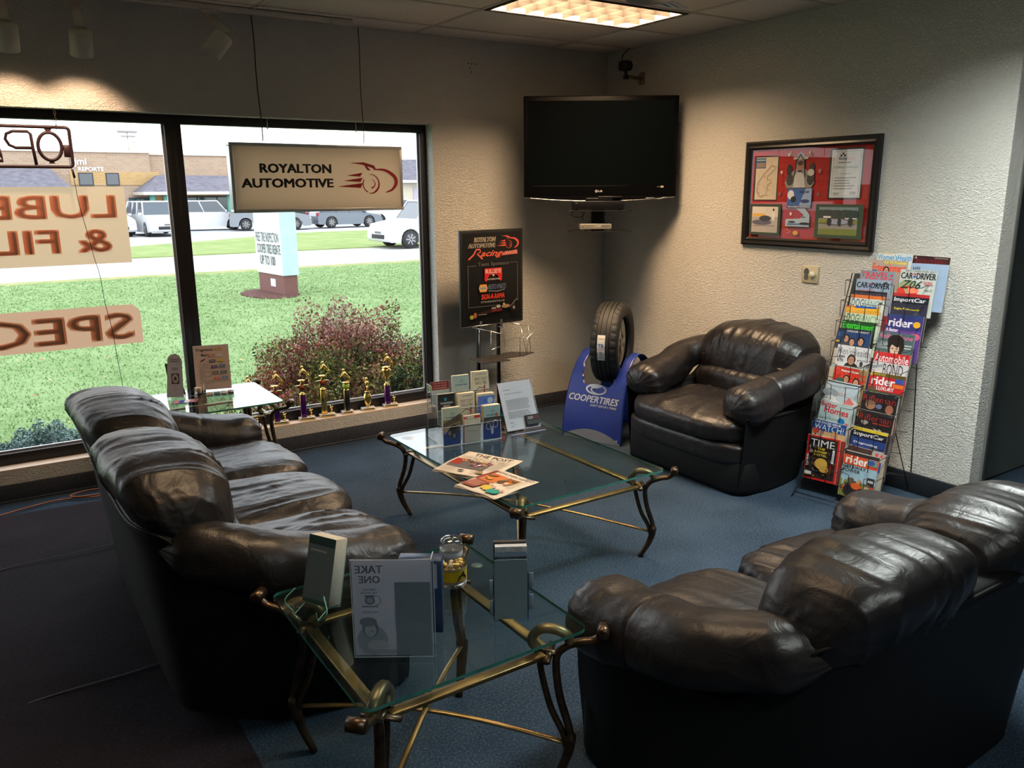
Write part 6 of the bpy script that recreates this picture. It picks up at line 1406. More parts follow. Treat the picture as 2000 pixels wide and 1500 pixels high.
m.build('easel', ho)
bo = thing('booklet_pack', 'thick pack of dark green and white booklets leaning in the green edged easel', 'booklets', (-3.858, -3.312, ZE), R(-62))
tl = 0.26; Xm = Matrix.Translation((0, -0.008, 0.026)) @ Matrix.Rotation(-tl, 4, 'X')
m = MB(); m.rbox((-0.052, 0, 0), (0.052, 0.052, 0.205), mat('booklet_pages', (0.60, 0.58, 0.48), 0.8, var=0.12, vscale=200, stretch=(1, 14, 1)), 0.001, X=Xm, seg=1); m.build('pages', bo)
sfb = flat_surf((-0.052, 0, 0), (1, 0, 0), (0, 0, 1))
p = Print(lambda u, v, h: tuple(Xm @ Vector(sfb(u, v, h))), 0.0002, 0.0005)
p.rect(0, 0, .104, .205, (88, 102, 106)); p.rect(0, .178, .104, .205, (26, 60, 56)); p.lines(.01, .075, .166, .156, 1, (150, 160, 160), .5); p.text('The Important', .01, .07, .150, .160, (120, 134, 136)); p.lines(.012, .090, .148, .03, 16, (104, 118, 122), .3, .2); p.rect(0, 0, .104, .012, (40, 70, 66)); p.build('cover', bo)

# sweet jar
jr = thing('candy_jar', 'glass candy jar with yellow checkered taxi style label on the near side table', 'jar', (-3.430, -3.385, ZE))
jr.scale = (1, 1, 0.88)
m = MB(); m.lathe([(0.001, 0.004), (0.040, 0.004), (0.047, 0.010), (0.048, 0.022), (0.048, 0.078), (0.046, 0.092), (0.038, 0.104), (0.034, 0.108), (0.036, 0.114), (0.034, 0.118)], M_JAR, 40, cap=False); m.lathe([(0.036, 0.004), (0.045, 0.001), (0.049, 0.008), (0.049, 0.014)], M_JAR, 40, cap=False)
m.build('jar_body', jr)
m = MB(); m.lathe([(0.035, 0.112), (0.037, 0.118), (0.037, 0.128), (0.036, 0.132), (0.037, 0.138)], mat('frosted_seal', (0.62, 0.64, 0.66), 0.4), 32, cap=False); m.build('seal_ring', jr)
m = MB(); m.lathe([(0.037, 0.137), (0.039, 0.143), (0.037, 0.150), (0.031, 0.153), (0.033, 0.158), (0.037, 0.163), (0.037, 0.170), (0.031, 0.178), (0.020, 0.184), (0.004, 0.186)], M_JAR, 32, cap=False); m.lathe([(0.030, 0.140), (0.028, 0.152), (0.030, 0.164), (0.020, 0.176), (0.002, 0.178)], M_JAR, 32, cap=False); m.build('lid', jr)
def jsurf(u, v, h):
    a = -2.0 + u / 0.048; r_ = 0.0486 + h; return (r_ * math.cos(a), r_ * math.sin(a), 0.020 + v)
p = Print(jsurf, 0.0003, 0.0003); YL = (206, 176, 20)
p.rect(-.13, 0, .13, .058, YL, 60, 1)
for row in range(2):
    for i in range(87):
        u = -.13 + .003 * i; c = (20, 20, 20) if (i + row) % 2 else (210, 210, 205)
        for v0_ in (.002, .050):
            pass
def checks(v0_):
    pts = []; fs = []; pts2 = []; fs2 = []
    for row in range(2):
        for i in range(86):
            u = -.13 + .003 * i; T_, F_ = (pts, fs) if (i + row) % 2 else (pts2, fs2); k = len(T_)
            T_ += [(u, v0_ + .003 * row), (u + .003, v0_ + .003 * row), (u + .003, v0_ + .003 * row + .003), (u, v0_ + .003 * row + .003)]; F_.append((k, k + 1, k + 2, k + 3))
    p._put(pts, fs, (18, 18, 18)); p._put(pts2, fs2, (206, 206, 200))
checks(.001); checks(.051)
p.rect(-.13, .0075, .13, .0085, (170, 50, 30), 60); p.rect(-.13, .0495, .13, .0505, (170, 50, 30), 60)
p.text('yellowgiant.net', -.042, -.012, .028, .031, (190, 40, 30), 0.02)
p.poly([(.012, .012), (.046, .013), (.048, .024), (.040, .034), (.032, .046), (.028, .036), (.018, .028)], (30, 30, 26)); p.ell(.034, .040, .006, .005, (40, 40, 34)); p.ell(.030, .022, .008, .006, (150, 130, 30)); p.text('TAXI', .016, .040, .014, .020, (196, 170, 30), 0.02)
p.build('label', jr)
rs = random.Random(3); cm = [mat('candy_wrap_gold', (0.75, 0.50, 0.14), 0.3, metal=0.5), mat('candy_wrap_brown', (0.16, 0.07, 0.035), 0.4), mat('candy_wrap_cream', (0.75, 0.62, 0.35), 0.4)]
for lay in range(5):
    for k in range(9):
        a = k * 0.698 + lay * 0.5; r_ = 0.030 if k else 0.0
        c = Vector((r_ * math.cos(a), r_ * math.sin(a), 0.014 + 0.015 * lay)); ti = thing('wrapped_candy', 'small wrapped candy inside the glass jar', 'candy', jr.location + c, rs.random() * 6, 'wrapped candies in the jar')
        m = MB(); mm = rs.choice(cm); m.ball((0, 0, 0), 0.0095, mm, 8, (1.2, 0.9, 0.8)); m.build('sweet', ti)
        m = MB(); m.tube([(0.010, 0, 0), (0.016, 0, 0.002)], [0.003, 0.007], mm, 5, flat=0.3); m.build('wrapper_twist', ti)

# leaflet dispenser seen from its back
ld = thing('leaflet_dispenser', 'grey blue card dispenser full of leaflets at the right of the near side table', 'leaflet holder', (-3.400, -3.691, ZE), -2.13 + PI / 2 + 0.03)
GBL = ink(118, 138, 146, 0.6)
m = MB(); m.prism([(-0.050, 0.0), (0.048, 0.0), (0.048, 0.185), (0.044, 0.190), (-0.046, 0.190), (-0.050, 0.185)], 0.0, 0.0025, GBL, Matrix(((1, 0, 0, 0), (0, 0, 1, 0), (0, 1, 0, 0.004), (0, 0, 0, 1)))); m.build('back_card', ld)
BL = ink(24, 36, 104, 0.45)
m = MB()
for sx_ in (-0.052, 0.049):
    P = [(0.0, 0.0), (0.075, 0.0), (0.075, 0.10), (0.055, 0.115), (0.0, 0.150)]
    m.prism(P, 0, 0.002, BL, Matrix(((0, 0, 1, sx_), (1, 0, 0, 0.002), (0, 1, 0, 0.0), (0, 0, 0, 1))))
m.box((-0.052, 0.076, 0.0), (0.051, 0.078, 0.100), BL); m.build('side_panels', ld)
p = Print(flat_surf((-0.0522, 0.075, 0.0), (0, -1, 0), (0, 0, 1)), 0.0002, 0.0003); p.text('TOTAL CARE', .005, .060, .050, .062, (190, 196, 210), 0.02, 0.2); p.text('CREDIT', .010, .050, .034, .044, (150, 160, 190), 0.02, 0.2); p.build('lettering', ld)
for k, (sx_, z0_) in enumerate(((-0.064, 0.08), (-0.064, 0.015), (0.052, 0.10), (0.052, 0.03))):
    m = MB(); m.rbox((sx_, 0.006, z0_), (sx_ + 0.013, 0.009, z0_ + 0.048), mat('clear_tab', (0.22, 0.30, 0.33), 0.3), 0.001, seg=1); m.build('side_tab', ld)
m = MB(); m.box((-0.050, 0.050, 0.01), (0.046, 0.064, 0.228), mat('black_leaflets', (0.03, 0.03, 0.035), 0.5)); m.build('leaflet_stack', ld)
m = MB(); m.box((-0.046, 0.028, 0.01), (0.048, 0.048, 0.222), mat('white_leaflets', (0.55, 0.56, 0.58), 0.7, var=0.3, vscale=400, stretch=(0.1, 5, 0.1))); m.build('leaflet_stack', ld)
m = MB(); m.box((-0.048, 0.008, 0.01), (0.046, 0.024, 0.206), ink(28, 56, 84, 0.4)); ls_ = m.build('leaflet_stack', ld)
p = Print(flat_surf((-0.048, 0.008, 0.0), (1, 0, 0), (0, 0, 1)), 0.0002, 0.0004); p.text('COLLEGE CREDIT CARDS', .008, .070, .193, .198, (120, 150, 160), 0.01); p.rect(0, .200, .094, .206, (150, 150, 150)); p.build('lettering', ls_)
t = thing('clear_bumper', 'small round white bumper under the glass of the near side table', 'bumper', (-3.285, -3.300, 0.5475))
m = MB(); m.lathe([(0.020, 0.0), (0.020, 0.0020)], mat('bumper_ring', (0.16, 0.19, 0.20), 0.4), 24); m.build('ring', t)
m = MB(); m.lathe([(0.011, -0.003), (0.011, -0.0003)], mat('bumper_pad', (0.55, 0.58, 0.58), 0.4), 20); m.build('pad', t)

# ================================================================== ON THE WINDOW SIDE TABLE
fs_o = Vector((-3.395, -0.205, ZE))
ft = thing('price_sign', 'white leaning sign listing scented bars in coloured blocks on the window table', 'sign', fs_o, R(-14))
tl = 0.17; Wf_, Hf_ = 0.215, 0.285
Xm = Matrix.Rotation(-tl, 4, 'X')
m = MB(); m.box((-Wf_ / 2, 0, 0.012), (Wf_ / 2, 0.003, Hf_ + 0.012), M_PAPER, Xm); m.box((-Wf_ / 2, 0.003, 0.012), (Wf_ / 2, 0.006, Hf_ + 0.014), M_ACRYL, Xm); m.box((-Wf_ / 2, -0.05, 0.0), (Wf_ / 2, 0.12, 0.003), M_ACRYL); m.box((-Wf_ / 2 - 0.006, 0.004, 0.01), (-Wf_ / 2 + 0.006, 0.02, Hf_ * .95), M_BLACKP, Xm); pg = m.build('panel', ft)
sff = flat_surf((-Wf_ / 2, 0, 0.012), (1, 0, 0), (0, 0, 1)); p = Print(lambda u, v, h: tuple(Xm @ Vector(sff(u, v, h))), 0.0003, 0.0006)
p.rect(0.002, 0.002, Wf_ - .002, Hf_ - .002, (206, 186, 176)); p.text('Fragrance', .018, .118, Hf_ - .042, Hf_ - .018, (60, 44, 44), 0.02); p.text('Bars', .046, .094, Hf_ - .070, Hf_ - .052, (60, 44, 44), 0.02)
blk = [(.150, .255, (206, 170, 60)), (.105, .215, (200, 140, 110)), (.155, .215, (214, 204, 200)), (.110, .182, (84, 92, 96)), (.160, .182, (214, 190, 70)), (.118, .145, (80, 70, 130)), (.166, .148, (60, 110, 160)), (.122, .108, (110, 96, 90)), (.172, .108, (60, 110, 120)), (.130, .068, (206, 110, 90)), (.178, .070, (90, 140, 180))]
for (a, b, c) in blk: p.rect(a - .018, b - .006, a + .020, b + .010, c); p.rect(a - .012, b, a + .012, b + .003, (226, 214, 204))
p.poly([(.038, .178), (.066, .190), (.070, .202), (.044, .192)], (130, 46, 40))
for k, tx in enumerate(('Simply place', 'under the', 'seat', 'One bar will', 'last a', 'hundred uses', 'Each in', 'scented colors', 'lasts long time')):
    p.text(tx, .030, .030 + .0055 * len(tx), .155 - .0145 * k, .163 - .0145 * k, (110, 90, 88), 0.01)
p.build('sign_print', pg)
m = MB(); m.rbox((-0.105, -0.07, 0.004), (-0.065, -0.035, 0.038), mat('wooden_block', (0.60, 0.50, 0.36), 0.6), 0.002); t2 = m.build('fragrance_box')
t2.location = fs_o; t2.rotation_euler = (0, 0, R(-30)); tag(t2, 'tiny cream box at the foot of the scented bars sign', 'box')
t = thing('product_tray', 'low clear tray of small packets in front of the scented bars sign', 'tray', fs_o + Vector((0.01, -0.11, 0.0)), R(-14))
m = MB(); m.box((-0.095, -0.05, 0.0), (0.095, 0.05, 0.003), M_ACRYL); m.box((-0.095, -0.05, 0.0), (0.095, -0.047, 0.03), M_ACRYL)
for P in ([(-0.095, -0.05, 0.03), (0.095, -0.05, 0.03)], [(-0.095, 0.05, 0.07), (-0.095, -0.05, 0.03)], [(0.095, 0.05, 0.07), (0.095, -0.05, 0.03)]): edge(m, P)
m.build('tray', t)
for k in range(4):
    m = MB(); m.rbox((-0.08 + 0.042 * k, -0.035, 0.004), (-0.045 + 0.042 * k, 0.03, 0.012 + 0.002 * k), [ink(170, 140, 110), ink(90, 110, 100), ink(180, 170, 150), ink(120, 90, 70)][k], 0.001, seg=1); m.build('packet', t)
ct = thing('display_card', 'folded grey and white standing card with a small dark photo on the window table', 'card', (-3.640, -0.235, ZE), R(-38))
Xm = Matrix.Rotation(-0.13, 4, 'X')
m = MB(); N = 8; poly = [(-0.055, 0.0), (0.055, 0.0), (0.050, 0.235)] + [(0.050 - 0.03 - 0.03 * math.cos(a) * -1 - 0.0, 0.0) for a in ()] + [(0.035, 0.262), (0.010, 0.275), (-0.020, 0.268), (-0.042, 0.245)]
m.prism(poly, 0, 0.002, ink(176, 168, 168, .6), Xm @ Matrix(((1, 0, 0, 0), (0, 0, 1, 0), (0, 1, 0, 0.0), (0, 0, 0, 1)))); fr = m.build('front_panel', ct)
sfc = flat_surf((-0.055, 0, 0), (1, 0, 0), (0, 0, 1)); p = Print(lambda u, v, h: tuple(Xm @ Vector(sfc(u, v, h))), 0.0003, 0.0006); p.rect(.035, .085, .085, .150, (70, 50, 44)); p.ell(.060, .118, .020, .028, (170, 160, 150)); p.ell(.060, .118, .009, .013, (60, 50, 50)); p.lines(.03, .09, .245, .22, 2, (120, 116, 120), .4); p.lines(.04, .08, .19, .17, 2, (130, 126, 130), .4); p.build('picture', fr)
m = MB(); m.prism([(-0.055, 0.0), (0.045, 0.0), (0.020, 0.210), (-0.050, 0.215)], 0, 0.002, ink(104, 96, 100, .7), Matrix.Translation((-0.012, 0.075, 0)) @ Matrix.Rotation(0.22, 4, 'X') @ Matrix(((1, 0, 0, 0), (0, 0, 1, 0), (0, 1, 0, 0.0), (0, 0, 0, 1)))); m.build('rear_panel', ct)
t = thing('leaflet_tray', 'clear tray with pink and blue leaflets at the left of the window table', 'tray', (-3.62, -0.40, ZE), R(-20))
m = MB(); m.box((-0.07, -0.05, 0.0), (0.07, 0.05, 0.003), M_ACRYL); m.box((0.067, -0.05, 0.0), (0.07, 0.05, 0.05), M_ACRYL); edge(m, [(0.068, -0.05, 0.002), (0.068, -0.05, 0.05), (0.068, 0.05, 0.07)]); edge(m, [(-0.07, -0.05, 0.002), (-0.03, -0.05, 0.05), (0.068, -0.05, 0.05)]); m.build('tray', t)
for k, c in enumerate(((190, 110, 130), (60, 90, 160), (206, 200, 206), (150, 60, 60))):
    m = MB(); m.box((-0.06 + 0.03 * k, -0.04, 0.004 + 0.0015 * k), (-0.015 + 0.03 * k, 0.035, 0.0055 + 0.0015 * k), ink(*c)); m.build('leaflet', t)

# ================================================================== TROPHIES ON THE SILL
def star_pts(r1, r2):
    return [((r1 if k % 2 == 0 else r2) * math.sin(PI * k / 5), (r1 if k % 2 == 0 else r2) * math.cos(PI * k / 5)) for k in range(10)]
M_PURP = mat('purple_foil', (0.10, 0.012, 0.22), 0.22, metal=0.6); M_BKM = mat('black_marbled', (0.012, 0.012, 0.014), 0.3, var=0.8, vscale=30); M_LIME = mat('lime_ball', (0.45, 0.62, 0.06), 0.5)
def figure(t, z, s, kind):
    """small gilt sports figure bent forward over a stand"""
    m = MB(); g = M_GOLD
    if kind == 'bend':
        m.tube([(0.030 * s, 0, z), (0.040 * s, 0, z + 0.022 * s), (0.018 * s, 0, z + 0.045 * s)], [0.004 * s, 0.005 * s, 0.006 * s], g, 6)
        m.tube([(0.010 * s, 0.006 * s, z), (0.030 * s, 0.006 * s, z + 0.020 * s), (0.014 * s, 0.004 * s, z + 0.045 * s)], [0.004 * s, 0.005 * s, 0.006 * s], g, 6)
        m.tube([(0.018 * s, 0, z + 0.043 * s), (0.0, 0, z + 0.062 * s), (-0.010 * s, 0, z + 0.082 * s)], [0.009 * s, 0.011 * s, 0.007 * s], g, 8)
        m.ball((-0.014 * s, 0, z + 0.096 * s), 0.010 * s, g, 10)
        m.tube([(-0.008 * s, 0.008 * s, z + 0.078 * s), (-0.024 * s, 0.010 * s, z + 0.066 * s), (-0.034 * s, 0, z + 0.050 * s)], [0.005 * s, 0.004 * s, 0.003 * s], g, 6)
        m.tube([(-0.008 * s, -0.008 * s, z + 0.078 * s), (-0.020 * s, -0.010 * s, z + 0.060 * s), (-0.034 * s, 0, z + 0.050 * s)], [0.005 * s, 0.004 * s, 0.003 * s], g, 6)
        m.tube([(-0.034 * s, 0, z + 0.052 * s), (-0.042 * s, 0, z + 0.036 * s)], [0.003 * s, 0.002 * s], g, 6)
    else:
        for y in (-0.006, 0.006): m.tube([(0.004 * s, y * s * 1.6, z), (0.0, y * s, z + 0.045 * s)], [0.005 * s, 0.007 * s], g, 6)
        m.tube([(0, 0, z + 0.042 * s), (-0.002 * s, 0, z + 0.080 * s)], [0.011 * s, 0.013 * s], g, 8); m.ball((-0.002 * s, 0, z + 0.10 * s), 0.011 * s, g, 10)
        m.tube([(0, 0.012 * s, z + 0.078 * s), (-0.020 * s, 0.014 * s, z + 0.088 * s), (-0.024 * s, 0.004 * s, z + 0.108 * s)], [0.005 * s, 0.004 * s, 0.004 * s], g, 6)
        m.tube([(0, -0.012 * s, z + 0.078 * s), (0.018 * s, -0.012 * s, z + 0.064 * s), (0.004 * s, -0.014 * s, z + 0.052 * s)], [0.005 * s, 0.004 * s, 0.004 * s], g, 6)
    m.build('figurine', t)
def trophy(x, y, label, colm, top, hcol, small=True, base=0.058):
    t = thing('trophy', label, 'trophy', (x, y, WS), R(-8), 'trophies on the window sill')
    m = MB(); m.rbox((-base, -0.026, 0), (base, 0.026, 0.022), M_MARBLE, 0.002, seg=1); m.build('base', t)
    p = Print(flat_surf((-base, -0.026, 0), (1, 0, 0), (0, 0, 1)), 0.0002, 0.0004); p.rect(.012, .004, base * 2 - .012, .018, M_GOLD); p.build('name_plate', t)
    xc = -0.022 if small else 0.0
    z = 0.022
    if colm is not None:
        m = MB(); m.rbox((xc - 0.020, -0.018, z), (xc + 0.020, 0.018, z + hcol), colm, 0.003, seg=1); m.build('column', t)
        m = MB(); m.rbox((xc - 0.022, -0.0205, z), (xc - 0.017, -0.014, z + hcol), M_GOLD, 0.001, seg=1); m.build('corner_post', t)
        z += hcol
    X0 = Matrix.Translation((xc, 0, z))
    m = MB()
    if top == 'star':
        m.lathe([(0.024, 0), (0.020, 0.010), (0.008, 0.018)], M_GOLD, 16, X0); m.prism(star_pts(0.050, 0.022), -0.005, 0.005, M_GOLD, X0 @ Matrix.Translation((0, 0, 0.055)) @ Matrix.Rotation(PI / 2, 4, 'X')); m.lathe([(0.012, 0), (0.026, 0.008), (0.026, 0.012), (0.006, 0.014)], M_GOLD, 16, X0 @ Matrix.Translation((0, 0, 0.098))); z += 0.112
        m.lathe([(0.020, 0), (0.020, 0.004)], ink(150, 60, 30), 16, X0 @ Matrix.Translation((0, -0.008, 0.055)) @ Matrix.Rotation(PI / 2, 4, 'X'))
    elif top == 'ball':
        m.lathe([(0.022, 0), (0.018, 0.006), (0.010, 0.010)], M_GOLD, 16, X0); m.ball((xc, 0, z + 0.032), 0.026, M_LIME, 14); m.lathe([(0.020, 0), (0.028, 0.004), (0.028, 0.008)], M_GOLD, 16, X0 @ Matrix.Translation((0, 0, 0.054))); z += 0.062
    elif top == 'cup':
        m.lathe([(0.026, 0), (0.022, 0.008), (0.008, 0.026), (0.006, 0.040), (0.016, 0.058), (0.030, 0.090), (0.034, 0.120), (0.032, 0.128), (0.026, 0.132)], M_GOLD, 20, X0)
        for s in (-1, 1): m.tube([tuple(v) for v in spline([(xc + s * 0.032, 0, z + 0.118), (xc + s * 0.048, 0, z + 0.110), (xc + s * 0.040, 0, z + 0.075), (xc + s * 0.018, 0, z + 0.060)], 5)], 0.003, M_GOLD, 6)
        m.lathe([(0.020, 0), (0.030, 0.006), (0.030, 0.012)], M_GOLD, 16, X0 @ Matrix.Translation((0, 0, 0.134))); z += 0.146
    elif top == 'figure':
        m.lathe([(0.012, 0), (0.010, 0.010), (0.026, 0.035), (0.034, 0.065), (0.024, 0.100), (0.014, 0.116), (0.020, 0.124)], M_GOLD, 14, X0); z += 0.124
    m.build('riser', t)
    figure(t, z, 0.95, 'bend' if top != 'figure' else 'stand')
    if small:
        m = MB(); x_ = 0.030
        m.lathe([(0.014, 0), (0.010, 0.006), (0.004, 0.010)], M_GOLD, 12, Matrix.Translation((x_, 0, 0.022))); m.tube([(x_, -0.006, 0.030), (x_ + 0.004, 0, 0.052)], 0.005, M_GOLD, 6); m.tube([(x_ + 0.008, 0.006, 0.030), (x_, 0, 0.052)], 0.004, M_GOLD, 6); m.ball((x_, 0, 0.060), 0.010, M_GOLD, 8); m.ball((x_ - 0.004, 0, 0.076), 0.006, M_GOLD, 8); m.tube([(x_, 0, 0.064), (x_ + 0.016, 0, 0.072)], 0.003, M_GOLD, 5)
        m.build('small_figure', t)
TRY = 0.052
trophy(-3.100, TRY, 'trophy mostly hidden behind the window table, leftmost on the sill', M_PURP, 'star', 0.14)
trophy(-2.905, TRY, 'purple columned star trophy beside the scroll of the window table', M_PURP, 'star', 0.150)
trophy(-2.710, TRY, 'purple columned star trophy between its twin and the all gold one', M_PURP, 'star', 0.165)
trophy(-2.555, TRY, 'all gold star trophy with a gold column', M_GOLD, 'star', 0.180)
trophy(-2.400, TRY, 'black marbled trophy with a lime green ball', M_BKM, 'ball', 0.155, False, 0.044)
trophy(-2.235, TRY, 'short gold figure trophy with no column', None, 'figure', 0.0, False, 0.052)
trophy(-2.050, TRY, 'tall purple and gold cup trophy, rightmost on the sill', M_PURP, 'cup', 0.145)

# ================================================================== HANGING SIGN
WSY = -0.06
hs = thing('hanging_sign', 'white framed hanging sign with bold black words and red racing car mark in the window', 'sign', (-2.53, WSY, 1.676), -1.536 + PI / 2)
Wh, Hh = 1.225, 0.440
M_SFR = mat('grey_aluminium', (0.50, 0.51, 0.50), 0.35, metal=0.7)
m = MB()
for a_, b_ in (((-Wh / 2, 0, 0), (Wh / 2, 0.07, 0.022)), ((-Wh / 2, 0, Hh - 0.022), (Wh / 2, 0.07, Hh)), ((-Wh / 2, 0, 0.022), (-Wh / 2 + 0.022, 0.07, Hh - 0.022)), ((Wh / 2 - 0.022, 0, 0.022), (Wh / 2, 0.07, Hh - 0.022))): m.rbox(a_, b_, M_SFR, 0.003)
m.build('case', hs)
M_FACE = paper_mat('translucent_sign_face', (0.80, 0.72, 0.62), (0.85, 0.74, 0.62))
m = MB(); m.box((-Wh / 2 + 0.022, 0.060, 0.022), (Wh / 2 - 0.022, 0.062, Hh - 0.022), M_FACE); m.build('back_sheet', hs)
p = Print(flat_surf((-Wh / 2, 0.0, 0), (1, 0, 0), (0, 0, 1)), 0.0006, 0.0006)
p.rect(.022, .022, Wh - .022, Hh - .022, M_FACE); BK = (14, 12, 12)
p.text('ROYALTON', .185, .680, .252, .312, BK, 0.075); p.text('AUTOMOTIVE', .060, .690, .158, .218, BK, 0.075)
car_logo(p, .715, 1.175, .105, .330, (146, 16, 16))
p.build('sign_face', hs)
for k, (x_, xt, lb) in enumerate(((-2.916, -2.924, 'left'), (-2.212, -2.208, 'right'))):
    t = thing('hanging_rope', 'dark twisted cord holding the %s end of the hanging sign from the ceiling' % lb, 'cord', (x_, WSY + 0.03, 0))
    m = MB(); P = [(xt - x_ + (0.008 - (xt - x_)) * q + 0.003 * math.sin(q * 9), 0, CEIL - (CEIL - 2.13) * q) for q in [i / 24 for i in range(25)]]
    m.tube(P, 0.0036 if k == 0 else 0.0028, mat('brown_cord', (0.03, 0.018, 0.014), 0.7, bump=0.4, bscale=80), 6); m.build('strand', t)
    m = MB(); m.tube([(0.045 * (1 if k == 0 else -1), 0, 2.275), (0.045 * (1 if k == 0 else -1), 0, 2.215)], 0.002, M_CHROME, 5); m.ball((0.045 * (1 if k == 0 else -1), 0, 2.21), 0.006, M_CHROME, 6); m.build('hook', t)

# ================================================================== BANNERS ON THE GLASS, SEEN FROM BEHIND
M_BAN = paper_mat('cream_banner_paper', (0.72, 0.58, 0.40), (0.62, 0.45, 0.30)); M_BANR = paper_mat('faded_red_ink', (0.80, 0.46, 0.33), (1.0, 0.58, 0.44))
M_BAN2 = paper_mat('peach_banner_paper', (0.72, 0.50, 0.36), (0.58, 0.36, 0.24)); M_BANR2 = paper_mat('faded_brown_ink', (0.74, 0.50, 0.38), (0.92, 0.62, 0.48))
def banner(label, x1, z0, z1, wid, rows, mb, mr, curl):
    t = thing('window_banner', label, 'banner', (x1, 0.128, z0))
    h = z1 - z0; N = 60
    P = np.zeros((14, N, 3))
    for j in range(14):
        for i in range(N):
            u = -wid * (1 - i / (N - 1)) ** 2; v = h * j / 13
            cu = max(0, (u + 0.045) / 0.045 + (v - h) / (h * .28)) if curl else 0
            P[j, i] = (u - 0.012 * cu, -0.002 * math.sin(u * 9) - 0.02 * cu, v - 0.03 * cu)
    grid_mesh('paper', P, N, 14, mb, t)
    # read from outside: mirrored seen from the room
    for (tx, f0, f1, v0, v1) in rows:
        p = Print(lambda u, v, q: (u, -0.004 - q, v), 0.0003, 0.0004, mirror=0.0)
        p.text(tx, f0, f1, v0, v1, mr, 0.085); p.build('lettering', t)
banner('cream banner with faded red mirrored letters in two rows on the left window', -3.745, 1.381, 1.845, 1.62, [('LUBE', .055, .760, .275, .415), ('& FILTER', .100, 1.26, .070, .215)], M_BAN, M_BANR, False)
banner('narrow peach banner with brown mirrored letters low on the left window', -3.730, 0.868, 1.118, 1.72, [('SPECIAL', .045, 1.44, .030, .205)], M_BAN2, M_BANR2, True)

# ================================================================== OPEN SIGN (unlit, seen from behind)
on = thing('open_sign', 'unlit open sign seen mirrored from behind, hanging in the left window', 'sign', (-4.017, 0.05, 1.958))
M_NE = mat('dark_maroon_sign_frame', (0.035, 0.012, 0.016), 0.45)
def loop(P, r_=0.007, closed=True): 
    m = MB(); m.tube([(a, 0.0, b) for a, b in P], r_, M_NE, 6, closed=closed, cap=not closed); return m
def rr2(x0, x1, z0, z1, r_):
    return [((x0 + x1) / 2 + a, (z0 + z1) / 2 + b) for a, b in rrect((x1 - x0) / 2, (z1 - z0) / 2, r_, 4)]
Wn = 0.66; m = loop(rr2(-Wn, 0.0, 0.0, 0.222, 0.020), 0.0105); m.build('border', on)
def oval(cx, cz, rx, rz): return [(cx + rx * math.cos(2 * PI * k / 24), cz + rz * math.sin(2 * PI * k / 24)) for k in range(24)]
m = loop(oval(-0.108, 0.114, 0.060, 0.078), 0.0105); m.build('letter_o', on)
for z_ in (0.03, 0.198): 
    m = MB(); m.prism([(-0.080, -0.012), (-0.046, -0.012), (-0.055, 0.004), (-0.071, 0.004)] if z_ < 0.1 else [(-0.071, -0.008), (-0.055, -0.008), (-0.040, 0.022), (-0.086, 0.022)], -0.004, 0.004, M_NE, Matrix.Translation((-0.045, 0, z_)) @ Matrix.Rotation(PI / 2, 4, 'X')); m.build('letter_support', on)
m = loop([(-0.188, 0.010), (-0.195, 0.100), (-0.198, 0.180), (-0.212, 0.194), (-0.285, 0.194), (-0.318, 0.178), (-0.326, 0.150), (-0.310, 0.118), (-0.280, 0.104), (-0.198, 0.104)], 0.0095, False); m.build('letter_p', on)
m = loop([(-0.460, 0.194), (-0.372, 0.194), (-0.362, 0.15), (-0.364, 0.115), (-0.440, 0.112), (-0.364, 0.108), (-0.358, 0.060), (-0.352, 0.030), (-0.460, 0.030)], 0.0095, False); m.build('letter_e', on)
m = loop([(-0.50, 0.03), (-0.51, 0.195), (-0.60, 0.03), (-0.61, 0.195)], 0.0095, False); m.build('letter_n', on)
m = MB(); m.rbox((-0.040, -0.006, 0.055), (-0.002, 0.006, 0.125), M_NE, 0.003, seg=1); m.build('switch_panel', on)
ch = thing('chain', 'thin dark chain holding the open sign from the ceiling', 'chain', (-4.085, 0.03, 0))
zz = CEIL; k = 0
lk = MB(); lk.tube([(0.006 * math.cos(a), 0, 0.012 * math.sin(a)) for a in [2 * PI * i / 10 for i in range(10)]], 0.0017, M_BRONZE, 4, closed=True); lme = lk.mesh('chain_link')
while zz > 2.185:
    o = bpy.data.objects.new('chain_link', lme); COL.objects.link(o); o.parent = ch; o.location = (0.012 * (2.887 - zz) / 0.7 * 0.2, -0.02 - 0.0 * zz, zz - 0.012); o.rotation_euler = (0, 0, (PI / 2) * (k % 2)); zz -= 0.0205; k += 1
cw = thing('hanging_wire', 'thin dark wire with small inline switch hanging down the left window', 'wire', (-4.045, 0.05, 0))
P = spline([(0.012, 0, 2.03), (0.016, 0, 1.95), (0.026, 0, 1.86), (0.030, 0, 1.78), (0.040, 0, 1.70), (0.062, 0, 1.55), (0.080, 0, 1.42), (0.098, 0, 1.32), (0.108, 0, 1.15), (0.130, 0, 0.98), (0.140, 0, 0.80), (0.152, 0, 0.60), (0.15, -0.02, 0.40), (0.12, -0.03, 0.21)], 6)
m = MB(); m.tube([tuple(v) for v in P], 0.0018, M_WIRE, 5); m.build('wire', cw)
m = MB(); m.tube([(0.020, 0, 1.945), (0.028, 0, 1.895)], 0.007, M_WIRE, 6); m.build('inline_switch', cw)

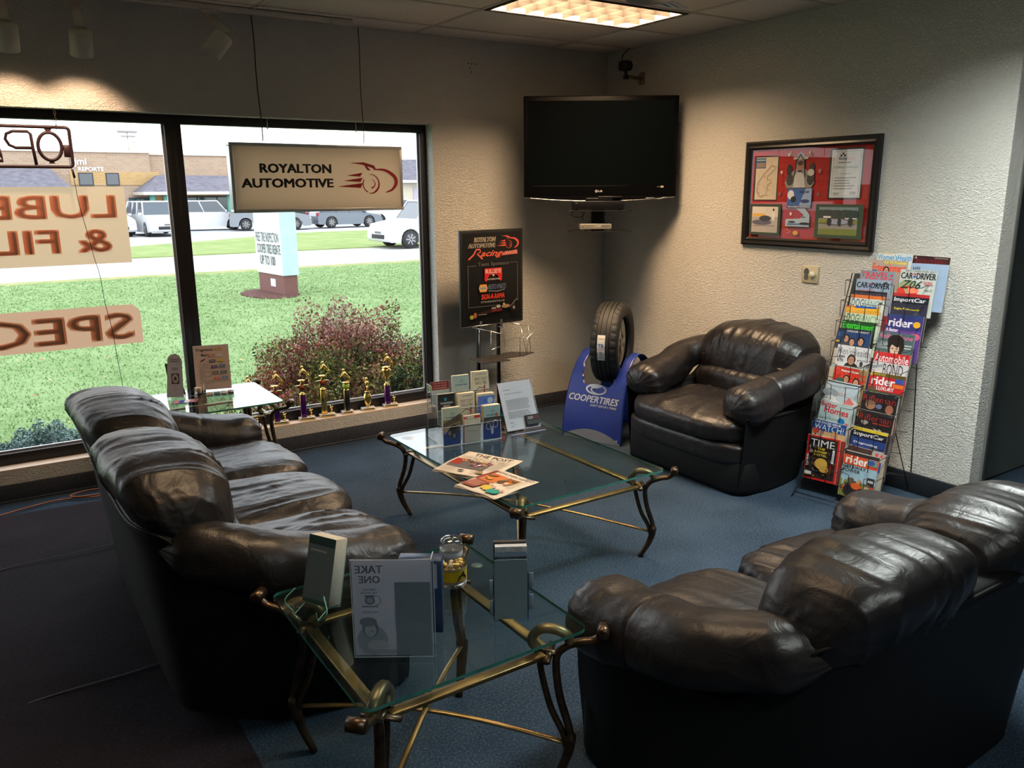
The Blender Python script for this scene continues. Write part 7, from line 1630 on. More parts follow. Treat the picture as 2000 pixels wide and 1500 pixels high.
# ================================================================== TRACK LIGHTS AND FAN
tr = thing('light_track', 'cream lighting track fixed along the ceiling above the window', 'light track', (0, -0.21, CEIL))
m = MB(); m.rbox((-5.6, -0.018, -0.028), (-2.35, 0.018, -0.001), M_WHITEP, 0.004); m.build('rail', tr)
m = MB(); m.rbox((-2.47, -0.022, -0.036), (-2.33, 0.022, -0.001), M_WHITEP, 0.003); m.build('end_feed', tr)
def can(x, y, z, tiltx, tilty, label, lit):
    t = thing('track_light', label, 'spotlight', (x, -0.21, CEIL - 0.028), 0, 'track spotlights over the window')
    m = MB(); m.rbox((-0.05, -0.018, -0.02), (0.05, 0.018, 0.0), M_WHITEP, 0.003); m.build('adapter', t)
    tgt = Vector((0.0, y + 0.21, z - (CEIL - 0.028)))
    Xc = Matrix.Translation(tgt) @ Euler((tiltx, tilty, 0)).to_matrix().to_4x4()
    m = MB(); topp = Xc @ Vector((0, 0, 0.10)); m.tube([(0, 0, -0.015), (0, 0, -0.045)], 0.011, M_WHITEP, 8); m.tube([(0, 0, -0.04), tuple(topp)], 0.026, M_WHITEP, 10, up=(0, 1, 0), flat=0.4); m.build('arm', t)
    m = MB(); m.lathe([(0.040, 0.082), (0.047, 0.080), (0.056, 0.074), (0.058, 0.070), (0.058, -0.055), (0.054, -0.055), (0.053, 0.06), (0.004, 0.062)], M_WHITEP, 28, Xc); m.build('can', t)
    m = MB(); m.lathe([(0.050, 0.0), (0.050, 0.01)], mat('lamp_face_lit', (0.9, 0.8, 0.6), 0.5, emit=(1.0, 0.62, 0.30), estr=6.0) if lit else M_BLACKP, 20, Xc); m.build('lamp', t)
    if lit:
        l = bpy.data.lights.new('spot_lamp', 'SPOT'); l.energy = lit; l.color = (1.0, 0.66, 0.42); l.spot_size = R(96); l.spot_blend = 0.7; l.shadow_soft_size = 0.03
        o = bpy.data.objects.new('spot_lamp', l); COL.objects.link(o); o.matrix_world = Matrix.Translation(t.location) @ Xc @ Matrix.Translation((0, 0, -0.02))
can(-3.945, -0.33, 2.585, R(26), R(0), 'lit cream track spotlight with lamp aimed down the wall, second from the left', 22.0)
can(-4.290, -0.33, 2.585, R(26), R(0), 'lit cream track spotlight at the left edge of the photo', 22.0)
can(-3.230, -0.33, 2.640, R(10), R(38), 'unlit cream track spotlight tilted to the left beside the hanging cord', 0)
fn = thing('ceiling_fan', 'white ceiling fan with grooved blades at the top edge beside the lit ceiling light', 'ceiling fan', (-1.915, -2.585, CEIL))
M_FAN = mat('fan_white', (0.80, 0.76, 0.70), 0.45); M_FANG = mat('fan_grey', (0.26, 0.27, 0.26), 0.35, metal=0.3)
m = MB(); m.lathe([(0.06, 0), (0.05, -0.04), (0.014, -0.05), (0.014, -0.14)], M_FANG, 20); m.build('downrod', fn)
m = MB(); m.lathe([(0.03, -0.13), (0.11, -0.145), (0.13, -0.18), (0.13, -0.235), (0.10, -0.262), (0.05, -0.272), (0.004, -0.274)], M_FANG, 32); m.build('motor_housing', fn)
for k in range(3):
    a = R(23 + 120 * k); Xb = Matrix.Rotation(a, 4, 'Z') @ Matrix.Rotation(R(10), 4, 'X')
    m = MB(); m.prism([(0.17, -0.055), (0.40, -0.062), (0.425, -0.05), (0.425, 0.05), (0.40, 0.062), (0.17, 0.055)], -0.228, -0.221, M_FAN, Xb); b_ = m.build('blade', fn)
    m = MB()
    for y_ in (-0.028, 0.028): m.rbox((0.11, y_ - 0.010, -0.238), (0.34, y_ + 0.010, -0.228), M_FAN, 0.002, X=Xb, seg=1)
    m.box((0.13, -0.004, -0.234), (0.33, 0.004, -0.2285), M_BLACKM, Xb); m.build('blade_bracket', b_)

# ================================================================== OUTSIDE
GZ = -0.30
def ground_mat(name, c1, c2, sc_, rough=0.95, fine=None):
    m = bpy.data.materials.new(name); m.use_nodes = True; n, l = nodes_of(m); b = n['Principled BSDF']; b.inputs['Roughness'].default_value = rough; b.inputs['Specular IOR Level'].default_value = 0.1
    g = n.new('ShaderNodeNewGeometry'); a = n.new('ShaderNodeTexNoise'); a.inputs['Scale'].default_value = sc_; a.inputs['Detail'].default_value = 8; l.new(g.outputs['Position'], a.inputs['Vector'])
    cr = n.new('ShaderNodeValToRGB'); cr.color_ramp.elements[0].position = 0.35; cr.color_ramp.elements[0].color = (*c1, 1); cr.color_ramp.elements[1].position = 0.68; cr.color_ramp.elements[1].color = (*c2, 1)
    l.new(a.outputs['Fac'], cr.inputs[0])
    if fine:
        f = n.new('ShaderNodeTexNoise'); f.inputs['Scale'].default_value = 45; f.inputs['Detail'].default_value = 3; l.new(g.outputs['Position'], f.inputs['Vector'])
        c2_ = n.new('ShaderNodeValToRGB'); c2_.color_ramp.elements[0].position = 0.5; c2_.color_ramp.elements[0].color = (0, 0, 0, 1); c2_.color_ramp.elements[1].position = 0.72; l.new(f.outputs['Fac'], c2_.inputs[0])
        mx = n.new('ShaderNodeMixRGB'); l.new(c2_.outputs[0], mx.inputs[0]); l.new(cr.outputs[0], mx.inputs[1]); mx.inputs[2].default_value = (*fine, 1); l.new(mx.outputs[0], b.inputs['Base Color'])
    else: l.new(cr.outputs[0], b.inputs['Base Color'])
    return m
M_LAWN = ground_mat('lawn_grass', (0.13, 0.22, 0.075), (0.21, 0.30, 0.13), 1.6, fine=(0.29, 0.36, 0.19))
M_DRY = ground_mat('dry_verge_grass', (0.17, 0.24, 0.07), (0.34, 0.30, 0.14), 2.0, fine=(0.40, 0.36, 0.20))
M_ROAD = ground_mat('pale_road', (0.44, 0.43, 0.41), (0.50, 0.49, 0.47), 0.8)
M_LOT = ground_mat('parking_asphalt', (0.38, 0.38, 0.39), (0.46, 0.46, 0.47), 0.5)
def slab(name, poly, z0, z1, mm, label=None, cat=None):
    m = MB(); m.prism(poly, z0, z1, mm); o = m.build(name); o['kind'] = 'structure'; return o
slab('lawn', [(-30, 0.2), (60, 0.2), (60, 17.6), (-30, 17.2)], GZ - 0.1, GZ, M_LAWN)
slab('verge_strip', [(-30, 17.2), (60, 17.6), (60, 18.25), (-30, 17.85)], GZ - 0.1, GZ + 0.004, M_DRY)
slab('road', [(-60, 17.6), (90, 18.2), (90, 25.0), (-60, 24.8)], GZ - 0.12, GZ - 0.03, M_ROAD)
slab('verge', [(-60, 24.8), (90, 24.9), (90, 42.0), (10.3, 38.2), (5, 34), (1.2, 31.5), (-60, 27.5)], GZ - 0.1, GZ + 0.01, ground_mat('verge_grass', (0.17, 0.25, 0.07), (0.26, 0.32, 0.12), 1.2, fine=(0.34, 0.34, 0.18)))
slab('parking_lot', [(-60, 27), (90, 27), (120, 120), (-90, 120)], GZ - 0.14, GZ - 0.02, M_LOT)
m = MB(); m.box((-12, 0.2, GZ - 0.1), (3, 0.9, GZ + 0.006), ground_mat('bark_mulch', (0.05, 0.035, 0.028), (0.11, 0.075, 0.055), 18)); o = m.build('planting_bed'); o['kind'] = 'structure'

# grass blades over the near lawn
rg = np.random.RandomState(3)
def blades(name, n, x0, x1, y0, y1, hmin, hmax, mats_, label, zb=GZ, pw=1.0):
    y = y0 + (y1 - y0) * rg.rand(n) ** pw; x = x0 + (x1 - x0) * rg.rand(n); h = (hmin + (hmax - hmin) * rg.rand(n)) * (1.25 - 0.5 * (y - y0) / (y1 - y0))
    a = rg.rand(n) * 6.283; w_ = 0.003 + 0.0012 * y; lx = (rg.rand(n) - .5) * h * 1.2; ly = (rg.rand(n) - .5) * h * 1.2
    V = np.zeros((n, 3, 3)); V[:, 0] = np.stack([x - np.cos(a) * w_, y - np.sin(a) * w_, 0 * x + zb], 1); V[:, 1] = np.stack([x + np.cos(a) * w_, y + np.sin(a) * w_, 0 * x + zb], 1); V[:, 2] = np.stack([x + lx, y + ly, zb + h], 1)
    me = bpy.data.meshes.new(name); me.from_pydata(V.reshape(-1, 3).tolist(), [], [(3 * i, 3 * i + 1, 3 * i + 2) for i in range(n)])
    for q in mats_: me.materials.append(q)
    me.polygons.foreach_set('material_index', rg.randint(0, len(mats_), n).tolist()); me.update()
    o = bpy.data.objects.new(name, me); COL.objects.link(o); tag(o, label, 'grass', None, 'stuff'); return o
def leafmat(name, c): 
    m = mat(name, c, 0.6, var=0.25, vscale=6, spec=0.3); return m
G1, G2, G3 = leafmat('blade_green', (0.17, 0.27, 0.09)), leafmat('blade_light', (0.26, 0.37, 0.15)), leafmat('blade_pale', (0.34, 0.44, 0.22))
blades('grass', 110000, -7.5, 8.5, 0.9, 17.2, 0.008, 0.032, [G1, G2, G2, G3], 'mown green grass blades of the lawn outside the window', pw=1.9)
blades('tall_grass', 2600, -5.6, -3.6, 1.9, 2.35, 0.05, 0.16, [G2, G3, leafmat('blade_straw', (0.45, 0.42, 0.26))], 'longer pale grass edging the lawn behind the juniper')
# fallen leaves
M_LF = [leafmat('fallen_leaf_orange', (0.45, 0.12, 0.04)), leafmat('fallen_leaf_tan', (0.42, 0.27, 0.14)), leafmat('fallen_leaf_yellow', (0.50, 0.38, 0.16))]
m = MB()
for i in range(150):
    x, y = rg.uniform(-6.5, 1.5), rg.uniform(1.0, 6.5); s = rg.uniform(0.018, 0.035); a = rg.rand() * 6.28
    m.add([(x + s * math.cos(a + k * PI / 2) * (1 if k % 2 else .55), y + s * math.sin(a + k * PI / 2) * (1 if k % 2 else .55), GZ + 0.045 + 0.012 * (k == 0)) for k in range(4)], [(0, 1, 2, 3)], M_LF[i % 3])
tag(m.build('fallen_leaves'), 'orange and tan leaves scattered on the lawn', 'leaves', None, 'stuff')

def bush(name, label, cat, c, rad, n, mats_, lsz, stems, zpow=1.0, droop=0.0, shape='dome', sprigs=0, group=None, seed=1, lump=0.16):
    t = thing(name, label, cat, c, 0, group); r_ = np.random.RandomState(seed)
    V = []; F = []; MI = []; 
    def leaf(p, s, d):
        a = r_.randn(3); a /= np.linalg.norm(a); b = np.cross(a, r_.randn(3)); b /= np.linalg.norm(b) + 1e-9; k = len(V)
        V.extend([(p - a * s).tolist(), (p + b * s * .5).tolist(), (p + a * s).tolist(), (p - b * s * .5).tolist()]); F.append((k, k + 1, k + 2, k + 3)); MI.append(d)
    i = 0
    while i < n:
        d = r_.randn(3); d /= np.linalg.norm(d); d[2] = abs(d[2])
        q = 0.55 + 0.45 * r_.rand() ** .6
        lmp = 1 + lump * math.sin(d[0] * 9 + seed) * math.cos(d[1] * 8 + d[2] * 7)
        p = d * np.array(rad) * q * lmp
        if shape == 'cone': p = np.array([d[0] * rad[0] * q * (1 - p[2] / rad[2] * .85), d[1] * rad[1] * q * (1 - p[2] / rad[2] * .85), p[2]])
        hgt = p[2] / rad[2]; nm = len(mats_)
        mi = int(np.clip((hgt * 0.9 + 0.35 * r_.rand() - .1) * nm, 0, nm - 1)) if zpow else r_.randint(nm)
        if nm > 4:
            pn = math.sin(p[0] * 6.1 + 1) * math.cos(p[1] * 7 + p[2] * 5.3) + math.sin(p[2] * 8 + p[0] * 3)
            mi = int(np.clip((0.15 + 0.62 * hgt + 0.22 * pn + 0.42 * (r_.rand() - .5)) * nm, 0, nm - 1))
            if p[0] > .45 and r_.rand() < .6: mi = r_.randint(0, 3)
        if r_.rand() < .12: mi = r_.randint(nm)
        leaf(p, lsz * (.6 + .8 * r_.rand()), mi); i += 1
    st = MB()
    for k in range(sprigs):
        d = r_.randn(3); d /= np.linalg.norm(d); d[2] = abs(d[2]) * 1.2 + .25; d /= np.linalg.norm(d); b0 = d * np.array(rad) * .82; ln = 0.10 + .20 * r_.rand(); dd = d + r_.randn(3) * .25; dd[2] += .4; dd /= np.linalg.norm(dd)
        st.tube([tuple(b0), tuple(b0 + dd * ln)], [0.003, 0.001], mat('red_twig', (0.14, 0.05, 0.045), 0.7), 4)
        for j in range(14): leaf(b0 + dd * ln * (j + 1) / 14 + r_.randn(3) * .006, lsz * .6, len(mats_) - 1 - (r_.rand() < .3))
    me = bpy.data.meshes.new('foliage'); me.from_pydata(V, [], F)
    for q in mats_: me.materials.append(q)
    me.polygons.foreach_set('material_index', MI); me.update()
    o = bpy.data.objects.new('foliage', me); COL.objects.link(o); o.parent = t; o['kind'] = 'stuff'
    for k in range(stems):
        a = 6.28 * k / stems; st.tube([(0.02 * math.cos(a), 0.02 * math.sin(a), 0), (rad[0] * .45 * math.cos(a), rad[1] * .45 * math.sin(a), rad[2] * .6)], [0.012, 0.004], mat('bark', (0.07, 0.045, 0.035), 0.85), 5)
    if stems or sprigs: 
        so = st.build('branches', t); so['kind'] = 'stuff'
    return t
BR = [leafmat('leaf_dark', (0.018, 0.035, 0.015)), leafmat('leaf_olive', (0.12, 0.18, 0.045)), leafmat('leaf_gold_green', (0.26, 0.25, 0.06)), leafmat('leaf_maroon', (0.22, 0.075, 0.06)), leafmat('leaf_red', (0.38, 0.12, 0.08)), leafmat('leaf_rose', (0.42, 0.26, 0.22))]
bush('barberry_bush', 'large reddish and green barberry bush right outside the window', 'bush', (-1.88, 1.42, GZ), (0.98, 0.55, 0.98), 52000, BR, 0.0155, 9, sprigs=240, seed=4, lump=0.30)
bush('evergreen_shrub', 'dark green evergreen at the right edge of the window', 'bush', (-0.92, 1.35, GZ), (0.34, 0.34, 1.45), 12000, [leafmat('yew_dark', (0.012, 0.040, 0.018)), leafmat('yew_green', (0.03, 0.085, 0.03))], 0.012, 3, shape='cone', seed=6)
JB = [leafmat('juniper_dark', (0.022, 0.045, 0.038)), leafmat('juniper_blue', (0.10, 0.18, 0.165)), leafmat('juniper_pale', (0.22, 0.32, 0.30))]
for k, (x, y, rx, ry, rz) in enumerate(((-4.85, 1.05, 0.42, 0.40, 0.47), (-4.32, 0.98, 0.36, 0.36, 0.49), (-3.88, 1.00, 0.30, 0.30, 0.40), (-3.45, 0.95, 0.28, 0.28, 0.30), (-5.6, 1.05, 0.4, 0.36, 0.46))):
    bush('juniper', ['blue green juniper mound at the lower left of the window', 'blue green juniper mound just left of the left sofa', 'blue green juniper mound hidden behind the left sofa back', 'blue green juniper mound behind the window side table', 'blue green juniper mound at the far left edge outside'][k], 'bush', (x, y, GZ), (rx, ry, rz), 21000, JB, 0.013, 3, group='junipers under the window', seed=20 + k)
t = thing('dry_plant', 'pale dry plant stalks standing behind the window side table', 'plant', (-3.02, 0.95, GZ))
rs = random.Random(8)
for k in range(9):
    m = MB(); a = rs.random() * 6.28; l_ = 0.35 + 0.35 * rs.random(); m.tube([(0, 0, 0), (0.10 * math.cos(a), 0.08 * math.sin(a), l_ * .6), (0.26 * math.cos(a), 0.12 * math.sin(a), l_)], [0.004, 0.003, 0.002], mat('dry_stalk', (0.40, 0.32, 0.16), 0.8), 5)
    for j in range(5): m.ball((0.26 * math.cos(a) + rs.uniform(-.03, .03), 0.12 * math.sin(a) + rs.uniform(-.03, .03), l_ + rs.uniform(-.04, .03)), 0.008, MATS['dry_stalk'], 5)
    m.build('stalk', t)

# pylon sign on the lawn
PY = -3.033; py = thing('pylon_sign', 'white pylon sign on a brown plinth standing on the lawn', 'sign', (0.678, 11.789, GZ), PY + PI / 2)
M_PW = mat('pylon_white', (0.62, 0.64, 0.66), 0.5); M_PT = mat('pylon_pale_teal', (0.42, 0.60, 0.62), 0.5); M_PB = mat('plinth_brown', (0.16, 0.065, 0.06), 0.7)
m = MB(); m.box((-0.66, 0, 0.44), (0.66, 0.34, 1.90), M_PW); m.box((0.655, -0.003, 0.44), (0.668, 0.345, 1.90), M_PT); m.build('cabinet', py)
m = MB(); m.box((-1.05, -0.06, 1.90), (0.80, 0.40, 2.95), M_PW); m.build('upper_cabinet', py)
m = MB(); m.box((-0.63, 0.02, 0.0), (0.63, 0.32, 0.44), M_PB); m.box((-0.02, 0.012, 0.18), (0.22, 0.02, 0.34), M_PW); m.build('plinth', py)
p = Print(flat_surf((-0.66, -0.0, 0.44), (1, 0, 0), (0, 0, 1)), 0.002, 0.003)
LK = (70, 74, 80)
p.text('FREE TIRE INSPECTION', .06, 1.20, .66, .86, LK, 0.01); p.text('COOPER TIRES REBATE', .10, 1.26, .42, .62, LK, 0.01); p.text('UP TO 100', .22, .98, .18, .38, LK, 0.01); p.text('AUTOMOTIVE', .08, 1.15, 1.26, 1.42, (176, 182, 188), 0.01)
p.build('lettering', py)
m = MB(); m.lathe([(0.92, 0.0), (0.84, 0.03), (0.5, 0.05)], ground_mat('plinth_mulch', (0.09, 0.04, 0.035), (0.16, 0.09, 0.075), 20), 28, Matrix.Translation((0.678, 11.9, GZ)) @ Matrix.Diagonal((0.62, 1.05, 1, 1))); o = m.build('mulch_ring'); tag(o, 'ring of reddish brown mulch round the foot of the pylon sign', 'mulch')

# cars
M_TYR = mat('car_tyre', (0.02, 0.02, 0.022), 0.7); M_RIM = mat('alloy_rim', (0.45, 0.46, 0.48), 0.3, metal=0.8); M_CG = mat('car_window_glass', (0.05, 0.065, 0.08), 0.08, spec=0.8); M_LAMP = mat('headlamp', (0.6, 0.62, 0.65), 0.15, spec=0.8); M_TAIL = mat('tail_lamp', (0.35, 0.03, 0.03), 0.2)
def car(name, label, cat, x, y, head, col, kind, group='parked cars across the road'):
    t = thing(name, label, cat, (x, y, GZ - 0.01), head, group)
    L, Wd, H = dict(hatch=(4.4, 1.80, 1.47), suv=(4.6, 1.85, 1.66), wagon=(5.1, 1.92, 1.72), van=(5.0, 1.95, 1.75), pickup=(5.2, 1.95, 1.80))[kind]
    hl = L / 2; bm_ = mat('car_paint_' + col[0], col[1], 0.3, metal=0.2, var=0.03, coat=0.5)
    wr_ = 0.34; fx, rx = hl - 0.92, -hl + 0.90
    belt = H * 0.60; hood = H * 0.57
    def arch(cx): return [(cx + (wr_ + 0.06) * math.cos(a), wr_ + (wr_ + 0.06) * math.sin(a)) for a in [PI * k / 8 for k in range(9)]]
    low = [(-hl, 0.34), (-hl + 0.04, 0.24)] + [(rx - wr_ - 0.08, 0.22)] + arch(rx)[::-1] + [(rx + wr_ + 0.08, 0.20), (fx - wr_ - 0.08, 0.20)] + arch(fx)[::-1] + [(fx + wr_ + 0.08, 0.22), (hl - 0.06, 0.24), (hl, 0.36), (hl - 0.01, 0.56), (hl - 0.16, hood * .88), (fx + 0.1, hood), (hl - 1.25 if kind != 'hatch' else hl - 1.15, belt + 0.02)]
    low += [(-hl + 0.12, belt + 0.04), (-hl + 0.02, belt * .82)]
    Xs = Matrix(((1, 0, 0, 0), (0, 0, 1, 0), (0, 1, 0, 0), (0, 0, 0, 1)))
    m = MB(); m.prism(low[::-1], -Wd / 2, Wd / 2, bm_, Xs); b = m.build('body', t); md = b.modifiers.new('b', 'BEVEL'); md.width = 0.07; md.segments = 3; md.limit_method = 'ANGLE'; md.angle_limit = R(40)
    ws = hl - (1.25 if kind != 'hatch' else 1.15); wt = ws - (0.62 if kind in ('suv', 'hatch') else 0.50)
    if kind == 'pickup': rr_, rt = -0.55, -0.35
    else: rr_ = -hl + 0.10; rt = -hl + (0.75 if kind == 'hatch' else 0.32)
    y0 = Wd / 2 - 0.05; y1 = Wd / 2 - 0.20
    vs = [(rr_, -y0, belt), (ws, -y0, belt), (ws, y0, belt), (rr_, y0, belt), (rt, -y1, H - .05), (wt, -y1, H - .05), (wt, y1, H - .05), (rt, y1, H - .05)]
    m = MB(); m.add(vs, [(0, 1, 5, 4), (1, 2, 6, 5), (2, 3, 7, 6), (3, 0, 4, 7), (4, 5, 6, 7)], M_CG); m.build('windows', t)
    m = MB(); m.rbox((rt - 0.04, -y1 - 0.02, H - 0.07), (wt + 0.04, y1 + 0.02, H), bm_, 0.03)
    for s in (-1, 1):
        m.tube([(rr_, s * y0, belt), (rt, s * (y1 + .01), H - .04)], 0.05, bm_, 6); m.tube([(ws, s * y0, belt), (wt, s * (y1 + .01), H - .04)], 0.035, bm_, 6)
        for q in ((.40,) if kind in ('pickup',) else (.36, .66)):
            xa = rr_ + (ws - rr_) * q; xb = rt + (wt - rt) * q; m.tube([(xa, s * (y0 + .005), belt), (xb, s * (y1 + .012), H - .05)], 0.035, bm_, 6)
    m.build('roof', t)
    for cx in (fx, rx):
        for s in (-1, 1):
            m = MB(); Xw = Matrix.Translation((cx, s * (Wd / 2 - 0.12), wr_)) @ Matrix.Rotation(PI / 2, 4, 'X')
            m.lathe([(wr_ - .03, -0.11), (wr_, -0.09), (wr_, 0.09), (wr_ - .03, 0.11)], M_TYR, 24, Xw); wh = m.build('wheel', t)
            m = MB(); Xr = Matrix.Translation((cx, s * (Wd / 2 - 0.005), wr_)) @ Matrix.Rotation(PI / 2, 4, 'X')
            m.lathe([(0.22, -0.012), (0.225, 0.0), (0.20, 0.012)], mat('rim_well', (0.06, 0.06, 0.065), 0.5), 20, Xr)
            for k in range(7): 
                a = 2 * PI * k / 7; m.tube([(cx + .04 * math.cos(a), s * (Wd / 2 + .010), wr_ + .04 * math.sin(a)), (cx + .21 * math.cos(a), s * (Wd / 2 + .008), wr_ + .21 * math.sin(a))], 0.022, M_RIM, 4)
            m.build('rim', wh)
    for s in (-1, 1):
        m = MB(); m.rbox((hl - 0.30, s * (Wd / 2 - 0.26) - 0.18, 0.60), (hl - 0.02, s * (Wd / 2 - 0.26) + 0.18, 0.74), M_LAMP, 0.04); m.build('headlamp', t)
        m = MB(); m.rbox((-hl - 0.005, s * (Wd / 2 - 0.14) - 0.12, 0.72), (-hl + 0.12, s * (Wd / 2 - 0.14) + 0.12, 0.95), M_TAIL, 0.03); m.build('tail_lamp', t)
        m = MB(); m.rbox((ws - 0.12, s * (Wd / 2 + 0.08) - 0.09, belt), (ws - 0.02, s * (Wd / 2 + 0.08) + 0.09, belt + 0.14), bm_, 0.03); m.build('mirror', t)
    m = MB(); m.rbox((hl - 0.01, -0.55, 0.36), (hl + 0.012, 0.55, 0.52), M_TYR, 0.005); m.box((hl + 0.005, -0.26, 0.56), (hl + 0.016, 0.26, 0.64), mat('grille_grey', (0.12, 0.12, 0.13), 0.4)); m.build('grille', t)
    return t
WHT = ('white', (0.66, 0.67, 0.69)); SIL_ = ('silver_grey', (0.24, 0.26, 0.30)); GRY = ('mid_grey', (0.16, 0.18, 0.22))
car('car', 'white car beside the right edge of the cream banner, nose towards the road', 'car', 1.55, 42.2, R(-84), WHT, 'suv')
car('minivan', 'white minivan facing the road, cut by the window mullion', 'minivan', 3.90, 41.4, R(-86), WHT, 'van')
car('station_wagon', 'long white boxy wagon seen side on right of the window mullion', 'car', 7.35, 46.0, R(-8), WHT, 'wagon')
car('car', 'silver grey car half hidden by the pylon sign', 'car', 10.6, 43.4, R(-16), SIL_, 'suv')
car('hatchback', 'dark grey hatchback seen side on right of the pylon sign', 'car', 15.4, 43.9, R(5), GRY, 'hatch')
car('car', 'white car parked beyond the dark grey hatchback', 'car', 20.2, 45.6, R(-30), WHT, 'suv')
car('pickup_truck', 'white truck driving past on the road at the right of the window', 'truck', 11.35, 24.2, R(181), WHT, 'pickup', None)
bush('shrub', 'bright green rounded shrub between the parked cars and the storefront', 'bush', (5.2, 52, GZ), (1.0, 0.8, 1.35), 5000, [leafmat('shrub_green', (0.12, 0.24, 0.03)), leafmat('shrub_yellow', (0.30, 0.38, 0.06))], 0.09, 3, seed=40)
bush('shrub', 'yellow green shrub by the storefront window left of the white cars', 'bush', (3.2, 56, GZ), (0.8, 0.7, 1.7), 4000, [leafmat('shrub_green2', (0.16, 0.26, 0.04)), leafmat('shrub_yellow2', (0.36, 0.38, 0.08))], 0.09, 3, seed=41)

# brick storefront building
def brick_mat(name, c1, c2, mo):
    m = bpy.data.materials.new(name); m.use_nodes = True; n, l = nodes_of(m); b = n['Principled BSDF']; b.inputs['Roughness'].default_value = 0.85
    g = n.new('ShaderNodeNewGeometry'); mp = n.new('ShaderNodeMapping'); mp.inputs['Rotation'].default_value = (PI / 2, 0, 0); l.new(g.outputs['Position'], mp.inputs[0])
    k = n.new('ShaderNodeTexBrick'); k.inputs['Scale'].default_value = 1.0; k.inputs['Brick Width'].default_value = 0.42; k.inputs['Row Height'].default_value = 0.16; k.inputs['Mortar Size'].default_value = 0.012
    k.inputs['Color1'].default_value = (*c1, 1); k.inputs['Color2'].default_value = (*c2, 1); k.inputs['Mortar'].default_value = (*mo, 1); l.new(mp.outputs[0], k.inputs['Vector']); l.new(k.outputs['Color'], b.inputs['Base Color'])
    return m
M_BK1 = brick_mat('tan_brick', (0.36, 0.25, 0.17), (0.42, 0.30, 0.21), (0.44, 0.36, 0.29)); M_BK2 = brick_mat('gold_brick', (0.44, 0.27, 0.10), (0.50, 0.32, 0.14), (0.48, 0.38, 0.24))
M_SH = mat('grey_shingles', (0.13, 0.12, 0.145), 0.9, var=0.25, vscale=2.5, bump=0.4, bscale=6, bdist=0.03); M_COP = mat('cream_coping', (0.55, 0.50, 0.44), 0.7); M_TEAL = mat('teal_column', (0.10, 0.30, 0.25), 0.6); M_SHOP = mat('shop_glass', (0.03, 0.10, 0.11), 0.08, spec=0.7)
bd_ = thing('storefront', 'long tan brick commercial building with grey porch roofs across the road', 'building', (0, 62, GZ))
def blk(name, a, b, mm, par=None):
    m = MB(); m.box(a, b, mm); return m.build(name, par or bd_)
blk('wall', (-16, 0, 0), (7.6, 9, 5.05), M_BK1); blk('wall', (7.6, 0.5, 0), (22, 9, 4.95), M_BK1)
blk('gold_band', (2.2, -0.06, 2.75), (7.6, 0, 3.70), M_BK2); blk('gold_band', (8.0, -0.06 + 0.5, 0.0), (13.5, 0.5, 2.1), M_BK2); blk('gold_band', (7.35, -0.08, 0.0), (8.2, 0.5, 3.7), M_BK2)
blk('coping', (-16, -0.12, 5.05), (7.6, 0.3, 5.20), M_COP); blk('coping', (7.6, 0.38, 4.95), (22, 0.8, 5.10), M_COP)
for (x0, x1) in ((2.72, 3.68), (4.50, 5.40)):
    f_ = blk('window', (x0, -0.10, 2.72), (x1, -0.02, 3.62), mat('window_dark_frame', (0.03, 0.03, 0.035), 0.5)); blk('pane', (x0 + 0.07, -0.115, 2.79), (x1 - 0.07, -0.10, 3.55), M_CG, f_)
f_ = blk('window', (5.9, -0.10, 0.0), (7.35, -0.02, 1.85), MATS['window_dark_frame'])
for k in range(2): blk('pane', (5.98 + 0.67 * k, -0.115, 0.1), (6.60 + 0.67 * k, -0.10, 1.75), M_SHOP, f_)
f_ = blk('window', (9.3, 0.36, 0.3), (21.5, 0.46, 1.90), MATS['window_dark_frame'])
for k in range(8): blk('pane', (9.4 + 1.5 * k, 0.345, 0.4), (10.8 + 1.5 * k, 0.36, 1.8), M_SHOP, f_)
def hip(name, x0, x1, y0, y1, z0, z1, ix, iy):
    m = MB(); m.add([(x0, y0, z0), (x1, y0, z0), (x1, y1, z0), (x0, y1, z0), (x0 + ix, y0 + iy, z1), (x1 - ix, y0 + iy, z1), (x1 - ix, y1, z1), (x0 + ix, y1, z1)], [(0, 1, 5, 4), (1, 2, 6, 5), (2, 3, 7, 6), (3, 0, 4, 7), (4, 5, 6, 7), (3, 2, 1, 0)], M_SH); r_ = m.build(name, bd_)
    m = MB(); m.box((x0, y0, z0 - 0.22), (x1, y1, z0), M_COP); m.build('fascia', r_); return r_
hip('porch_roof', 6.2, 22, -4.4, 0.6, 2.25, 3.45, 1.7, 3.6); hip('porch_roof', -16, 2.0, -4.4, 0.0, 2.30, 4.05, 1.2, 3.8)
for x_ in (6.85, 7.75, 12.2, 16.5, 0.8, -3.0):
    m = MB(); m.tube([(x_, -3.9, 0), (x_, -3.9, 2.1)], 0.20, M_TEAL, 12); m.build('column', bd_)
p = Print(flat_surf((2.55, -0.12, 3.72), (1, 0, 0), (0, 0, 1)), 0.01, 0.02); WW = (235, 235, 232)
p.text('jmi', .0, .80, .30, .92, WW, 0.02); p.text('REPORTS', .22, 1.86, .0, .30, WW, 0.02); p.build('wall_sign', bd_)
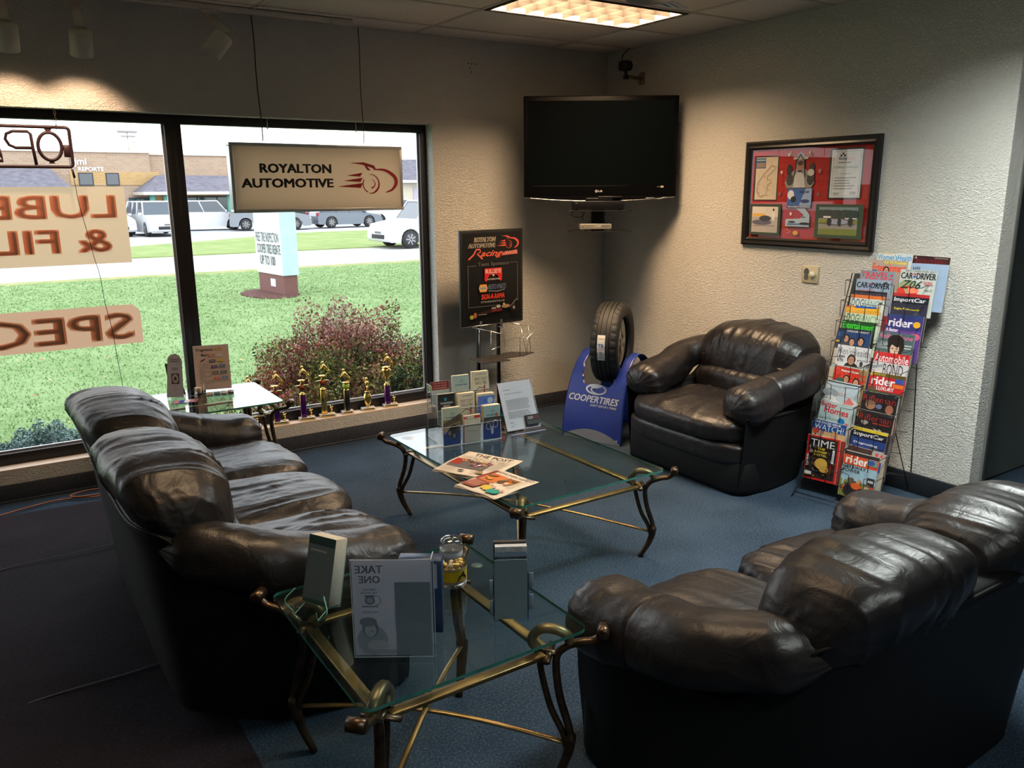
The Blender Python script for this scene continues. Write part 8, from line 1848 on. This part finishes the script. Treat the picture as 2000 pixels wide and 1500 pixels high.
p = Print(flat_surf((-2.2, -0.02, 4.15), (1, 0, 0), (0, 0, 1)), 0.01, 0.02); p.text('DAIRY', .0, 1.5, .0, .32, WW, 0.02); p.build('wall_sign', bd_) if False else None
rt_ = thing('roof_vent', 'pale roof mast and vent on top of the brick building', 'roof vent', (6.6, 64, GZ + 5.05))
m = MB(); m.tube([(0, 0, 0), (0, 0, 1.6)], 0.05, M_COP, 6); m.build('mast', rt_)
m = MB(); m.rbox((-0.7, -0.3, 1.55), (0.7, 0.3, 1.75), mat('vent_grey', (0.35, 0.34, 0.36), 0.6), 0.08); m.rbox((-0.45, -0.3, 1.25), (0.55, 0.3, 1.35), MATS['vent_grey'], 0.04); m.build('cap', rt_)
for q in ((0.9, 0.3), (1.5, 0.2)):
    m = MB(); m.tube([(0.3, 0, 1.0), (q[0], 0, 0.0)], 0.035, M_COP, 5); m.build('stay', rt_)
# gabled house to the right
gh = thing('house', 'grey roofed low building beyond the truck at the right of the window', 'house', (36, 70, GZ))
m = MB(); m.box((-4, 0, 0), (8, 8, 3.3), mat('cream_siding', (0.55, 0.50, 0.40), 0.8)); m.build('wall', gh)
m = MB(); m.add([(-4.6, -0.8, 3.2), (9, -0.8, 3.2), (9, 4, 5.6), (-2.0, 4, 5.4), (-4.6, 9, 3.2), (9, 9, 3.2)], [(0, 1, 2, 3), (3, 2, 5, 4), (0, 3, 4)], M_SH); m.build('roof', gh)
m = MB(); m.box((-4.7, -0.9, 3.0), (9, -0.75, 3.25), M_PW); m.build('fascia', gh)
m = MB(); m.box((-2.6, -0.06, 0.3), (-1.2, 0, 2.6), mat('lilac_door', (0.42, 0.38, 0.46), 0.6)); m.build('door', gh)
# hedge strip and far ground cover beyond the lot so the skyline closes
bush('far_tree', 'small green tree far behind the truck by the grey roofed building', 'tree', (31, 60, GZ), (1.6, 1.4, 1.5), 3000, [leafmat('far_green', (0.18, 0.28, 0.10)), leafmat('far_yellow', (0.40, 0.40, 0.15))], 0.14, 3, seed=50)
